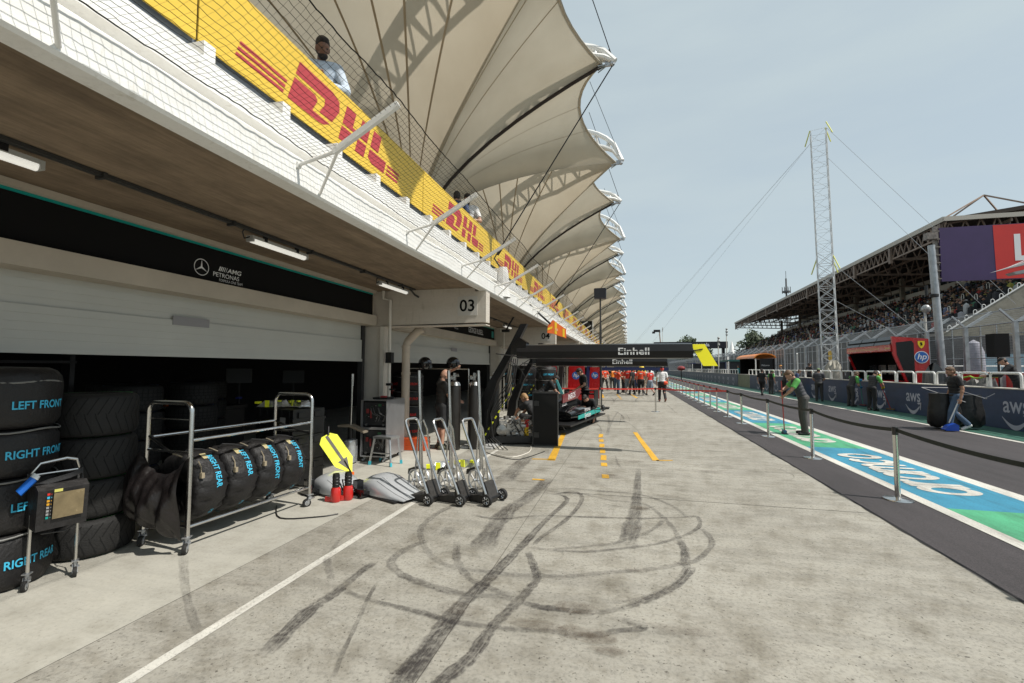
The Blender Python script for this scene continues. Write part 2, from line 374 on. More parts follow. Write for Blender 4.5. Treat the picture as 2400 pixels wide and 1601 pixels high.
# painted strip along the fast lane: round single-storey letters drawn with a broad stroke
def wordmark(b, fn, w=.120, h=.53):
    def arc(cx, cy, rx, ry, a0, a1, n=18): return [(cx+rx*math.cos(R_(a0+(a1-a0)*i/n)), cy+ry*math.sin(R_(a0+(a1-a0)*i/n))) for i in range(n+1)]
    lift = [0]
    def ribbon(pts):
        vs = []; n = len(pts); lift[0] += .0006; up = V(0, 0, lift[0])
        for i in range(n):
            (x0, y0), (x1, y1) = pts[max(0, i-1)], pts[min(n-1, i+1)]; d = math.hypot(x1-x0, y1-y0) or 1; nx, ny = -(y1-y0)/d*w/2, (x1-x0)/d*w/2
            vs += [fn(pts[i][0]+nx, pts[i][1]+ny)+up, fn(pts[i][0]-nx, pts[i][1]-ny)+up]
        b.add(vs, [(2*i, 2*i+2, 2*i+3, 2*i+1) for i in range(n-1)])
    r = h/2-w/2; x = .05
    for ch in 'aramco':
        if ch in 'ao': ribbon(arc(x+.25, h/2, .21, r, 0, 360, 28))
        if ch == 'a': ribbon([(x+.48, 0), (x+.48, h)])
        if ch == 'r': ribbon([(x+.04, 0), (x+.04, h)]); ribbon(arc(x+.24, h/2, .20, r, 178, 70, 10))
        if ch == 'm':
            ribbon([(x+.04, 0), (x+.04, h)])
            for q in (0, 1): ribbon(arc(x+.17+.27*q, h*.55, .135, h*.45-w/2, 180, 0, 14)+[(x+.305+.27*q, 0)])
        if ch == 'c': ribbon(arc(x+.25, h/2, .21, r, 50, 310, 22))
        x += {'a': .57, 'o': .55, 'r': .36, 'm': .66, 'c': .50}[ch]
b1, b2, b3 = MB(), MB(), MB(); Y0 = 7.07-4.72*4
for i in range(34):
    y = Y0+4.72*i; mb = b1 if i % 2 == 0 else b2
    mb.add([(3.87, y, .002), (5.07, y, .002), (5.07, y+4.72, .002), (3.87, y+4.72, .002)], [(0, 1, 2, 3)])
    for xx in range(1):
        fn = lambda u, v, y=y: Vector((4.84-v*1.40, y+.72+u, .005))
        wordmark(b3, fn)
struct('blue_paint_strip', b1, BLUEG, 0); struct('green_paint_strip', b2, GREENG, 0); struct('painted_lettering', b3, WLINE, 0)
b = MB()
for x0, x1 in ((3.70, 3.868), (5.072, 5.30)): b.add([(x0, -10, .002), (x1, -10, .002), (x1, 150, .002), (x0, 150, .002)], [(0, 1, 2, 3)])
b.add([(9.08, -5, .002), (9.24, -5, .002), (9.24, 210, .002), (9.08, 210, .002)], [(0, 1, 2, 3)]); struct('lane_line', b, WLINE, 0)
sheet('green_verge', 9.30, 10.72, -5, 210, .002, DGREEN)
# yellow pit box marks
b = MB()
def q4(*p): b.add([(x, y, .011) for x, y in p], [(0, 1, 2, 3)])
for oy in (0, 18.9):
    q4((-1.50, 8.72+oy), (-1.35, 8.72+oy), (-1.62, 12.4+oy), (-1.74, 12.4+oy)); q4((-1.8, 8.72+oy), (-1.37, 8.80+oy), (-1.37, 8.86+oy), (-1.8, 8.79+oy))
    q4((.43, 9.2+oy), (.56, 9.2+oy), (.22, 13.1+oy), (.11, 13.1+oy)); q4((.5, 9.2+oy), (.80, 9.28+oy), (.80, 9.35+oy), (.5, 9.27+oy))
    for k, (y0, y1) in enumerate(((7.55, 7.8), (8.45, 8.75), (9.0, 9.5), (9.75, 10.2), (10.45, 10.9), (11.2, 11.6), (11.9, 12.5))):
        xa = -.37-(y0-7.6)*.075; q4((xa-.05, y0+oy), (xa+.06, y0+oy), (xa+.04, y1+oy), (xa-.07, y1+oy))
    q4((-1.47, 7.15+oy), (-1.28, 7.15+oy), (-1.28, 7.22+oy), (-1.47, 7.22+oy))
struct('pit_box_marks', b, YLINE, 0)
# rubber marks
MK = []
def zA(x, y): return (900+x/2.795, 1040+y/2.795)
def zB(x, y): return (700+x/2.609, 1000+y/2.609)
def mk(zf, pts, w, s): MK.append(([at(*zf(*p)) for p in pts], w, s))
mk(zA, [(60,1640),(140,1548),(260,1390),(400,1200),(520,1050),(650,930),(780,800),(900,680),(1000,570),(1090,480),(1200,375),(1150,335)], (.16,.06), 1.0)
mk(zA, [(330,1620),(400,1548),(560,1420),(640,1310),(720,1200),(800,1120),(880,1040),(960,950),(1005,890),(985,820),(960,750),(940,715)], (.10,.07), .95)
mk(zA, [(985,670),(1030,620),(1120,560),(1220,480),(1290,390),(1290,340),(1230,320),(1100,340)], (.05,.07), .75)
mk(zA, [(620,420),(500,400),(390,440),(300,500),(240,570),(255,660),(300,730),(360,780),(470,820),(700,850),(900,870),(1200,876),(1500,850),(1750,830),(1880,810),(1960,780),(1965,700),(1920,600),(1880,540),(1810,470),(1700,400),(1480,375),(1300,335),(1130,330)], (.08,.06), .5)
mk(zA, [(330,630),(180,680),(70,750),(50,800),(110,860),(250,920),(450,980),(600,1000),(760,1010),(880,1035)], (.10,.08), .6)
mk(zA, [(-60,1050),(100,1080),(250,1115),(450,1175),(700,1210),(900,1230),(1100,1240),(1250,1265),(1400,1260),(1540,1235),(1700,1220),(1640,1190),(1540,1150)], (.055,.07), .65)
mk(zA, [(2030,810),(1970,890),(1900,950),(1780,1010),(1650,1060),(1450,1110),(1300,1110),(1100,1090),(1000,1075),(900,1045)], (.07,.07), .95)
mk(zA, [(1990,800),(1930,900),(1800,980),(1600,1040),(1400,1060)], (.05,.04), .5)
mk(zA, [(930,690),(1060,697),(1200,692),(1350,680),(1500,660),(1700,600),(1800,540),(1830,500)], (.045,.06), .5)
mk(zA, [(1000,700),(1300,715),(1500,700),(1750,670),(1900,632),(2010,590),(2070,540),(2050,485),(1960,488),(1700,495),(1450,490),(1200,482),(1000,478),(760,500),(560,470)], (.05,.05), .75)
mk(zA, [(1130,300),(1250,300),(1450,318),(1620,330),(1760,360),(1880,410),(1950,455),(1985,490)], (.05,.05), .65)
mk(zA, [(2075,560),(2130,610),(2150,660),(2120,710),(2050,770),(1960,800),(1880,775)], (.07,.05), .65)
mk(zA, [(480,640),(475,740),(495,810),(560,890),(640,930),(720,965),(850,1010)], (.085,.06), .6)
mk(zA, [(1930,640),(1970,700),(1975,780),(1990,840)], (.09,.09), .6)
mk(zB, [(-220,1420),(0,1195),(110,1100),(210,1035),(300,960),(400,880),(470,840)], (.12,.08), 1.0)
mk(zB, [(210,1560),(260,1420),(320,1290),(380,1160),(430,1050),(475,970)], (.035,.035), .6)
mk(zB, [(175,800),(180,860),(205,960)], (.07,.06), .5)
mk(zB, [(270,1005),(350,1040),(450,1075),(600,1110),(780,1160),(900,1190)], (.05,.05), .5)
mk(zB, [(560,1568),(700,1440),(860,1280),(990,1180)], (.10,.05), .5)
mk(zB, [(180,800),(260,690),(390,610)], (.05,.04), .35)
mk(zA, [(640,700),(680,620),(740,530),(830,430),(930,370),(1010,300),(1080,230)], (.26,.18), .75)
mk(zA, [(780,260),(830,200),(890,140),(960,80)], (.34,.26), .65)
mk(zA, [(1590,690),(1620,560),(1650,430),(1660,300),(1668,160)], (.26,.07), .75)
mk(zA, [(1560,170),(1530,130),(1515,75)], (.05,.03), .4)
mk(zA, [(390,620),(450,540)], (.16,.12), .5)
mk(zA, [(560,220),(700,190),(800,150)], (.12,.05), .3)
mk(lambda x, y: (x, y), [(430,1300),(432,1360),(445,1430),(470,1500)], (.07,.06), .4)
random.seed(5)
for _ in range(26):                                                 # long faint traffic traces
    x = random.uniform(-2.2, 1.9); y = random.uniform(9, 30); a = random.uniform(-.25, .25); l = random.uniform(2, 6)
    MK.append(([V(x+a*l*t*t*.6, y+l*t, 0) for t in (0, .33, .66, 1)], (random.uniform(.03, .09),)*2, random.uniform(.25, .6)))
b = MB(); b.uv = []; zc = .0125
MK = [(p, w, min(.8, s*.72)) for p, w, s in MK]
for pts, w, s in MK:
    P = []                                                           # Catmull-Rom
    for i in range(len(pts)-1):
        p0, p1, p2, p3 = pts[max(0, i-1)], pts[i], pts[i+1], pts[min(len(pts)-1, i+2)]
        for k in range(6):
            t = k/6; P.append(0.5*((2*p1)+(p2-p0)*t+(2*p0-5*p1+4*p2-p3)*t*t+(3*p1-p0-3*p2+p3)*t**3))
    P.append(pts[-1]); n = len(P); o = len(b.v); vs = []; zc += .0001
    for i, p in enumerate(P):
        t = (P[min(n-1, i+1)]-P[max(0, i-1)]); t.z = 0; t.normalize(); nn = V(-t.y, t.x, 0)
        ww = (w[0]+(w[1]-w[0])*i/(n-1))*random.uniform(.8, 1.2)*0.52
        vs += [(*(p+nn*ww)[:2], zc), (*(p-nn*ww)[:2], zc)]
    b.add(vs, [(2*i, 2*i+1, 2*i+3, 2*i+2) for i in range(n-1)])
    for i in range(n-1):
        e = lambda j: s*min(1, j/3, (n-1-j)/3)
        b.uv += [(0, e(i)), (1, e(i)), (1, e(i+1)), (0, e(i+1))]
o = tag(b.build('tyre_marks', MARK, smooth=0), kind='structure')
b = MB(); random.seed(77)                                             # hairline cracks
for _ in range(26):
    x, y = random.uniform(-3, 2.6), random.uniform(1.5, 22); a = random.choice([0, 0, 1.57, 1.2])+random.uniform(-.35, .35); vs = []
    for i in range(random.randint(8, 22)):
        a += random.uniform(-.4, .4); x += .07*math.cos(a); y += .07*math.sin(a)
        if not -3.2 < x < 2.75: break
        w_ = random.uniform(.0012, .0035); vs += [(x-w_*math.sin(a), y+w_*math.cos(a), .0092), (x+w_*math.sin(a), y-w_*math.cos(a), .0092)]
    if len(vs) > 6: b.add(vs, [(2*i, 2*i+1, 2*i+3, 2*i+2) for i in range(len(vs)//2-1)])
struct('apron_cracks', b, M('joint_dirt', (0.10, 0.09, 0.075), 0.9, n=(9, .4)), 0)
# dirt patches
b = MB(); b.uv = []
for (x, y, rx, ry, s) in ((1250,1090,.16,.09,.9),(1010,1210,.22,.07,.6),(1310,1265,.2,.1,.9),(1480,1375,.13,.05,.7),(700,905,.05,.05,.2),(1680,430,.13,.08,.9),(520,1100,.2,.1,.4),(1500,210,.1,.05,.5)):
    c = at(*zA(x, y)); o_ = len(b.v); zc += .0001
    ring = [(c.x+rx*math.cos(a)*random.uniform(.8, 1.2), c.y+ry*math.sin(a)*random.uniform(.8, 1.2), zc) for a in [i*math.pi/9 for i in range(18)]]
    b.add([(c.x, c.y, zc)]+ring, [(0, i+1, (i+1) % 18+1) for i in range(18)])
    for i in range(18): b.uv += [(.5, s*.8), (.12, s*.4), (.12, s*.4)]
random.seed(19)
for _ in range(70):
    c = V(random.uniform(-3.1, 2.4), random.uniform(1.6, 18)**1.0, 0); rx = random.uniform(.04, .28); ry = rx*random.uniform(.25, .8); s = random.uniform(.12, .42); zc += .00002; ph = random.uniform(0, 6)
    ring = [(c.x+rx*math.cos(a)*(1+.25*math.sin(3*a+ph)+random.uniform(-.12, .12)), c.y+ry*math.sin(a)*(1+.25*math.sin(2*a+ph)), zc) for a in [i*math.pi/9 for i in range(18)]]
    b.add([(c.x, c.y, zc)]+ring, [(0, i+1, (i+1) % 18+1) for i in range(18)])
    for i in range(18): b.uv += [(.5, s), (.04, s*.3), (.04, s*.3)]
STN = MARK.copy(); STN.name = 'brown_stain'; STN.node_tree.nodes['Principled BSDF'].inputs['Base Color'].default_value = (.10, .07, .045, 1)
tag(b.build('oil_stains', STN, smooth=0), kind='structure')

# ================================================================ pit building
FX, BAY, BY = -2.74, 9.1, 8.75
NB = 20
bld = thing('pit_building', 'long white pit building with roller shutter garages under a concrete terrace', 'building')
YE = BY+BAY*(NB-1)
def stained_white(name, base):
    m, N, L, b, noise, ramp, mix, bump = node_mat(name)
    a = noise(1.4, 7, .7, sc=(1, 1, 3.5)); d = noise(4.5, 5, .65, sc=(3, 3, .5)); e = noise(30, 3, .7)
    c = mix('MULTIPLY', base, ramp(a, [(.3, (.90, .885, .86)), (.55, g1(1.0))]), 1.0)
    c = mix('MULTIPLY', c, ramp(d, [(.28, (.80, .78, .74)), (.42, g1(1.0))]), .8)
    c = mix('MULTIPLY', c, ramp(e, [(.3, g1(.93)), (.5, g1(1.0))]), 1.0)
    L.new(c, b.inputs['Base Color']); b.inputs['Roughness'].default_value = .55; bump(e, .15, .004); return m
FASC = stained_white('fascia_white', (.84, .835, .81)); BEAMW = stained_white('beam_white', (.66, .60, .52))
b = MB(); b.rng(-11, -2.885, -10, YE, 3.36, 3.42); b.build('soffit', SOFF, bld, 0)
b = MB()
prof = [(-2.88, 3.29), (-2.74, 3.29), (-2.72, 3.31), (-2.72, 3.54), (-2.74, 3.56), (-3.05, 3.565), (-3.05, 3.40), (-2.88, 3.40)]
n = len(prof); b.prism(prof, lambda u, v: (u, -10, v), (0, YE+10, 0)); b.build('lower_fascia', FASC, bld, 30)
b = MB(); b.rng(-3.4, -2.88, -10, YE, 3.73, 3.94); b.rng(-3.4, -3.06, -10, YE, 3.57, 3.727); b.build('upper_fascia', FASC, bld, 0)
b = MB(); random.seed(41); vs = []; fs = []; yq = [-2+.07*i for i in range(420)]
for i, y in enumerate(yq): w_ = .05+.035*math.sin(y*1.3)+.02*math.sin(y*4.1+1)+random.uniform(-.012, .012); vs += [(-2.89, y, 3.357), (-2.89-max(.01, w_), y, 3.357)]
b.add(vs, [(2*i, 2*i+1, 2*i+3, 2*i+2) for i in range(len(yq)-1)]); b.build('soffit_edge', M('soffit_scar', (.10, .085, .065), .9, n=(7, .5), bump=(14, .9)), bld, 0)
b = MB(); b.rng(-11, -3.405, -10, YE, 3.80, 4.05); b.build('terrace_floor', BEIGE, bld, 0)
b = MB(); b.rng(-3.36, -3.34, -10, YE, 3.945, 5.0); b.build('glass_balustrade', M('balustrade_glass', (.16, .19, .23), .3, n=(1, .25)), bld, 0)
b = MB()
for k in range(110): y = -0.55+.815*k; b.rng(-3.32, -3.06, y-.05, y+.05, 3.942, 4.20)
o = b.build('balustrade_bracket', WHITE, bld, 0); o['kind'] = 'stuff'
b = MB(); b.rng(-11, -10.8, -10, YE, 4.06, 7.2); b.build('terrace_back_wall', M('back_wall', (.20, .19, .17), .8, n=(1.5, .1)), bld, 0)
# garages behind: one dark shell per bay line
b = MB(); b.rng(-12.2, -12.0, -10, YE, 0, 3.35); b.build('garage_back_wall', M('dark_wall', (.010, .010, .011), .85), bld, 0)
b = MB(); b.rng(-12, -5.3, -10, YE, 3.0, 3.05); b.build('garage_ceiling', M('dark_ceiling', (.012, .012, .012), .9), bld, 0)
NAMES = {0: 'amg', 1: 'russell'}
for k in range(-1, NB-1):
    y0 = BY+BAY*k; y1 = y0-BAY+.25                                    # bay runs from y1 to y0; the cross beam stands at y0
    near = k <= 4
    b = MB()
    b.add([(-5.5, y0, 2.62), (FX, y0, 2.66), (FX, y0, 3.288), (-2.975, y0, 3.288), (-2.975, y0, 3.358), (-5.5, y0, 3.358)] + [(-5.5, y0+.25, 2.62), (FX, y0+.25, 2.66), (FX, y0+.25, 3.288), (-2.975, y0+.25, 3.288), (-2.975, y0+.25, 3.358), (-5.5, y0+.25, 3.358)],
          [(0, 1, 2, 3, 4, 5), (11, 10, 9, 8, 7, 6), (0, 6, 7, 1), (1, 7, 8, 2), (2, 8, 9, 3), (3, 9, 10, 4), (5, 4, 10, 11), (0, 5, 11, 6)])
    if near: b.rng(-5.4, FX+.004, y0-.012, y0+.262, 2.60, 2.618)
    bm_ = b.build('cross_beam', BEAMW, bld, 0)
    if near:
        b = MB(); b.rng(-3.34, -2.92, y0-.008, y0-.001, 2.80, 3.19); pl = b.build('number_plate', M('plate_grey', (.60, .57, .52), .6), bm_, 0)
        if k >= 0:
            b = MB(); b.text('0%d' % (3+k), face((-3.30, y0-.0095, 2.89), (1, 0, 0), (0, 0, 1)), .33, .018, align='LEFT', sx=1.02); b.build('lettering', BLACKM, pl, 0)
    b = MB(); b.rng(-5.46, -5.02, y0, y0+.25, .006, 2.618); b.rng(-5.02, -4.93, y0-.10, y0+.02, .006, 2.60); b.build('column', WHITE_W, bld, 0)
    if k > 6:                                                        # far bays: shutter only
        b = MB(); b.rng(-5.28, -5.18, y1+.2, y0-.2, 1.95, 3.3); b.build('roller_shutter', GREYW, bld, 0); continue
    b = MB()                                                         # lintel with black sign panel
    b.rng(-5.50, -5.24, y1, y0-.001, 2.62, 3.355); b.rng(-5.235, -5.10, y1, y0-.11, 2.62, 2.83); b.rng(-5.235, -5.10, y1, y0-.11, 3.30, 3.355)
    b.build('lintel', BEIGE, bld, 0)
    b = MB(); b.rng(-5.235, -5.185, y1, y0-.14, 2.832, 3.27); sg = b.build('sign_panel', BLACKM, bld, 0)
    b = MB(); b.rng(-5.235, -5.18, y1, y0-.14, 3.271, 3.299); b.build('green_trim', TEAL, sg, 0)
    b = MB()                                                         # roller shutter, slatted
    zz = 1.92 if k != 1 else 1.92
    H = 2.64-zz
    for i in range(9):
        za = zz+H*i/9; xo = .0 if i < 5 else .03
        b.prism([(-5.40-xo, za), (-5.362-xo, za), (-5.36-xo, za+.003), (-5.36-xo, za+H/9-.003), (-5.362-xo, za+H/9), (-5.40-xo, za+H/9)], lambda u, v: (u, y1+.14, v), (0, BAY-.63, 0))
    b.rng(-5.42, -5.34, y1+.14, y0-.24, zz-.05, zz+.004)
    sh = b.build('roller_shutter', GREYW, bld, 0)
    if k <= 2:
        b = MB(); b.rng(-5.358, -5.35, y0-4.35, y0-3.85, 2.26, 2.37); b.build('plate', M('grey_plate', (.30, .29, .30), .5), sh, 0)
    for yy in (y0-.22, y1+.02):
        b = MB(); b.rng(-5.46, -5.36, yy, yy+.10, .006, 2.62); b.build('shutter_guide', M('guide_dark', (.03, .03, .03), .5), bld, 0)
# sign lettering
o0 = face((-5.180, 0, 0), (0, 1, 0), (0, 0, 1)); b = MB()
c0 = (4.60, 3.00); R0 = .105                                         # ringed three-pointed star
ro, ri = circ(40, R0, R0, c0), circ(40, R0*.91, R0*.91, c0)
for i in range(40):
    j = (i+1) % 40; b.add([o0(*ro[i]), o0(*ro[j]), o0(*ri[j]), o0(*ri[i])], [(0, 1, 2, 3)])
for a in (90, 210, 330):
    a = R_(a); p = [(c0[0]+R0*.93*math.cos(a), c0[1]+R0*.93*math.sin(a)), (c0[0]+.014*math.cos(a+1.05), c0[1]+.014*math.sin(a+1.05)), c0, (c0[0]+.014*math.cos(a-1.05), c0[1]+.014*math.sin(a-1.05))]
    b.add([o0(*q) for q in p], [(0, 1, 2, 3)])
for i in range(5): b.add([o0(4.845+.028*i+s*.022, 3.005+s*.06) if e else o0(4.845+.028*i+(.018-.003*i)+s*.022, 3.005+s*.06) for s, e in ((0, 1), (0, 0), (1, 0), (1, 1))], [(0, 1, 2, 3)])
b.text('AMG', face((4.98, 0, 0), (0, 1, 0), (0, 0, 1)), .001)
b.text('AMG', face((-5.180, 4.985, 3.005), (0, 1, 0), (0, 0, 1)), .082, .02, .15, sx=1.25)
b.text('PETRONAS', face((-5.180, 4.765, 2.925), (0, 1, 0), (0, 0, 1)), .080, .006, sx=1.05)
b.text('FORMULA ONE TEAM', face((-5.180, 4.86, 2.87), (0, 1, 0), (0, 0, 1)), .050, sx=.78)
sgs = [o for o in bld.children if o.name.startswith('sign_panel')]
b.build('lettering', WPRINT, sgs[1], 0)
b = MB()
b.text('LEWIS HAMILTON', face((-5.180, 10.2, 2.95), (0, 1, 0), (0, 0, 1)), .25, .01, sx=.82); b.build('lettering', WPRINT, sgs[2], 0); b = MB(); b.text('GEORGE RUSSELL', face((-5.180, 14.6, 2.95), (0, 1, 0), (0, 0, 1)), .25, .01, sx=.82); b.build('lettering', WPRINT, sgs[2], 0); b = MB()
b.text('AMG', face((-5.180, 13.3, 3.06), (0, 1, 0), (0, 0, 1)), .10, .01); b.text('PETRONAS', face((-5.180, 13.3, 2.95), (0, 1, 0), (0, 0, 1)), .07)
b.build('lettering', WPRINT, sgs[2], 0)
b = MB(); b.add([(-5.179, 17.3+u, 2.93+v) for u, v in ((0, 0), (.28, 0), (.28, .25), (0, .25))], [(0, 1, 2, 3)]); b.build('emblem', TEAL, sgs[2], 0)

# rainwater and cable pipes at the column of the second bay, also at the next ones
for k in range(0, 4):
    y0 = BY+BAY*k
    t = thing('downpipe', ['cream rainwater downpipe with elbow beside the 03 beam', 'cream downpipe with elbow beside the 04 beam', 'cream downpipe two beams beyond 03', 'cream downpipe three beams beyond 03'][k], 'pipe', (0, 0, 0))
    b = MB(); b.tube([(-4.30, y0+.45, 2.60), (-4.42, y0+.45, 2.55), (-4.66, y0+.45, 2.32), (-4.70, y0+.45, 2.22), (-4.70, y0+.45, .01)], .088, 14)
    for z in (1.62, 2.20, .5): b.lathe([(.09, -.03), (.10, -.025), (.10, .025), (.09, .03)], (-4.70, y0+.45, z), 14)
    b.build('pipe', M('cream_pipe', (.50, .43, .35), .5, n=(4, .12)), t)
    b = MB(); b.tube([(-4.93, y0-.16, 3.34), (-4.93, y0-.16, 3.18), (-4.80, y0-.10, 3.15), (-4.79, y0-.10, .01)], .033, 8); b.build('conduit', WHITE_W, t)
    b = MB(); b.box((-4.79, y0-.10, 1.95), (.13, .12, .22)); b.box((-4.79, y0-.10, 1.40), (.10, .10, .05)); b.box((-4.70, y0-.13, 1.30), (.12, .02, .03)); b.build('junction_box', BLACK, t, split=True)
# cable tray with strip lights
t = thing('cable_tray', 'dark cable tray running under the brown concrete soffit', 'cable tray')
b = MB(); b.rng(-4.26, -4.20, -6, 8.60, 3.325, 3.355); b.rng(-4.26, -4.20, 9.1, 17.7, 3.325, 3.355)
for y in [-5+1.3*i for i in range(17)]: b.box((-4.23, y, 3.33), (.10, .03, .05))
b.tube([(-4.23, 8.4, 3.32), (-4.23, 8.62, 3.24), (-4.18, 8.70, 3.2)], .02, 6)
b.build('tray', M('tray_grey', (.06, .06, .058), .5, .4), t)
LG = ['strip light at the left edge of the soffit', 'strip light under the soffit in front of the three-pointed star sign', 'strip light under the soffit before the 03 beam', 'strip light just past the 03 beam', 'strip light close to the 04 beam']
for i, (ya, yb) in enumerate(((1.35, 2.41), (4.45, 5.37), (7.36, 8.38), (12.3, 13.3), (15.9, 16.9))):
    t = thing('strip_light', LG[i], 'light', (-4.30, (ya+yb)/2, 3.25), 0, 'strip lights under the soffit'); L = yb-ya
    b = MB(); b.box((0, 0, .03), (.085, L, .035)); b.box((0, L/2+.012, .01), (.095, .03, .07)); b.box((0, -L/2-.012, .01), (.095, .03, .07)); b.build('housing', M('light_grey', (.45, .45, .43), .4), t, 0)
    b = MB(); b.bar((0, -L/2, 0), (0, L/2, 0), .036, 10); b.build('diffuser', GLOW, t)
    b = MB()
    for s in (-.3, .3): b.box((.03, s*L, .065), (.03, .05, .09))
    b.tube([(0, -L/2-.02, .03), (.0, -L/2-.10, -.01), (.03, -L/2-.16, .05), (.06, -L/2-.14, .10)], .008, 6); b.build('bracket', BLACK, t, split=True)

# ---------------------------------------------------------------- terrace banners, brackets, net
PU = [(0, 1), (1, 1), (1.25, .9), (1.33, .65), (1.2, .25), (.8, .25), (.88, .5), (.85, .66), (0, .66)]
PL = [(0, .56), (.58, .56), (.68, .46), (.62, .16), (1.16, .16), (1.0, .03), (.85, 0), (0, 0)]
LOGO = [PU, PL, [(1.5, 1), (1.85, 1), (1.85, .56), (2.1, .56), (2.1, 1), (2.45, 1), (2.45, .46), (1.5, .46)], [(1.5, .38), (1.85, .38), (1.85, 0), (1.5, 0)], [(2.1, .38), (2.45, .38), (2.45, 0), (2.1, 0)],
        [(2.6, 1), (2.95, 1), (2.95, .46), (2.6, .46)], [(2.6, .38), (3.35, .38), (3.35, 0), (2.8, 0), (2.6, .12)]]
for z in (.02, .15, .28): LOGO += [[(-1.15, z), (-.12, z), (-.12, z+.075), (-1.15, z+.075)], [(3.45, z), (4.05, z), (4.05, z+.075), (3.45, z+.075)]]
BW = 4.16
ban = None
BL = ['yellow terrace banner directly over the viewer with only its red lettering end in view', 'yellow terrace banner with large red lettering below the man in a white shirt', 'yellow terrace banner with red lettering below the two men', 'yellow terrace banner crossed by a dark tension cable']
for i in range(-1, 21):
    y = 3.40+BW*i
    lab = BL[i+1] if i+1 < 4 else '%s yellow banner with red lettering counted from the nearest end of the terrace' % ORD[i+2]
    if ban is None:
        ban = tag(MB().rng(-3.31, -3.295, .01, BW-.01, 4.34, 5.06).build('terrace_banner', YELB, smooth=0), lab, 'banner', 'yellow banners along the terrace')
        b = MB()
        for p in LOGO: b.prism([(1.0+u*.56+v*.16, v*.48) for u, v in p], face((-3.292, 0, 4.46), (0, 1, 0), (0, 0, 1)), (-.002, 0, 0))
        b.build('lettering', CRIM, ban, 0); ban.location = (0, y-.6, 0)
    else: dup(ban, (0, y-.6, 0), None, lab)
tk = thing('net_bracket', 'x', 'bracket', (0, 3.28, 0), 0, 'white brackets carrying the net')
b = MB(); b.bar((-2.72, 0, 3.47), (-2.35, 0, 3.55), .016, 8); b.beam((-2.37, 0, 3.545), (-1.78, 0, 3.88), .035, .05); b.build('arm', WHITE, tk)
b = MB(); b.bar((-2.72, .30, 3.33), (-2.32, 0, 3.57), .013, 8); b.bar((-2.72, -.02, 3.47), (-2.72, .02, 3.47), .03, 6); b.build('brace', WHITE, tk)
BRL = ['nearest full white net bracket, its arm ending in front of the first red lettering', 'second white net bracket beyond the first red lettering', 'third white net bracket by the tension cable anchor']
tk['label'] = BRL[0]
dup(tk, (0, 1.28, 0), None, 'white net bracket at the top left edge of the picture')
for i in range(1, 24): dup(tk, (0, 3.28+2.0*i, 0), None, BRL[i] if i < 3 else '%s white net bracket counted from the nearest full one' % ORD[i+1])
b = MB(); random.seed(11)                                             # knotted cord net
def netp(y, s):                                                      # s 0 at the fascia, 1 at the arm ends
    sag = .03*math.sin(math.pi*((y-3.28) % 2.0)/2.0)
    x = -2.66+.90*s-.008*math.sin(y*4+s*5); z = 3.60+.29*s+.006*math.sin(y*3+s*4)-sag*(.25+.75*s)*.45 - .05*math.sin(math.pi*s)
    return V(x, y, z)
def thread(pts, r):
    o = len(b.v)
    for p in pts: b.v += [(p.x+r, p.y, p.z), (p.x-r*.6, p.y+r*.5, p.z+r), (p.x-r*.6, p.y-r*.5, p.z-r)]
    for i in range(len(pts)-1):
        for k in range(3): b.f.append((o+3*i+k, o+3*i+(k+1) % 3, o+3*i+3+(k+1) % 3, o+3*i+3+k)); b.m.append(0)
NS = 21
yy = 0.2; ylist = []
while yy < 34: ylist.append(yy); yy += .050 if yy < 12 else .09
for j in range(NS+1):
    s = j/NS; thread([netp(y, s)+V(0, 0, random.uniform(-.006, .006)) for y in ylist], .0018 if 0 < j < NS else .005)
for y in ylist: thread([netp(y+random.uniform(-.006, .006)+.05*math.sin(3.1*k/NS), k/NS) for k in range(NS+1)], .0018)
tag(b.build('safety_net', M('net_cord', (.012, .010, .010), .8), smooth=0), 'black knotted safety net hung out from the terrace fascia on white brackets', 'net')
t = thing('wrapped_post', 'white cloth wrapped block on the terrace fascia at the cable anchor', 'cover', (-2.78, 10.15, 3.66))
b = MB(); b.lathe([(.0, .42), (.10, .40), (.13, .30), (.15, .1), (.14, -.12), (.19, -.30)], n=10); b.build('cloth', M('white_cloth', (.75, .74, .72), .8, bump=(14, .9)), t)

# ---------------------------------------------------------------- tensile canopies
def lerp(a, b_, t): return a+(b_-a)*t
def boundary():
    pts = []
    for i in range(13):
        s = i/12; q = 4*s*(1-s); pts.append(V(-.50+.20*s-.80*q, 4.55*s, 8.72-.32*s+.30*q))
    rid = [(-.30, 8.40), (-1.3, 9.12), (-2.3, 9.62), (-3.3, 9.9), (-4.4, 9.98), (-5.5, 9.85), (-7, 9.4), (-8.6, 8.9), (-10.4, 8.5)]
    for a, c in zip(rid[:-1], rid[1:]):
        for k in (1, 2): pts.append(V(lerp(a[0], c[0], k/2), 4.55, lerp(a[1], c[1], k/2)))
    for i in range(1, 9): s = i/8; pts.append(V(-10.4+.5*math.sin(math.pi*s), 4.55*(1-s), 8.5))
    return pts
half = boundary(); full = half + [V(p.x, -p.y, p.z) for p in reversed(half[1:-1])]
ROOT = V(-5.2, 0, 4.55)
def radial(bp, t):
    r0 = .12; d = V(bp.x-ROOT.x, bp.y, 0); L = d.length; u = d/L; rr = r0+(L-r0)*t
    k = .50
    z = ROOT.z+(bp.z-ROOT.z)*(t**k)
    return V(ROOT.x+u.x*rr, u.y*rr, z)
TS = [0, .01, .025, .05, .08, .12, .17, .23, .30, .38, .47, .56, .66, .76, .86, .94, 1.0]
can = thing('fabric_canopy', 'x', 'canopy', (0, BY+1.62-BAY, 0), 0, 'cream fabric canopies over the terrace')
b = MB(); nf = len(full); vs = []; fs = []
for bp in full: vs += [radial(bp, t) for t in TS]
nt_ = len(TS)
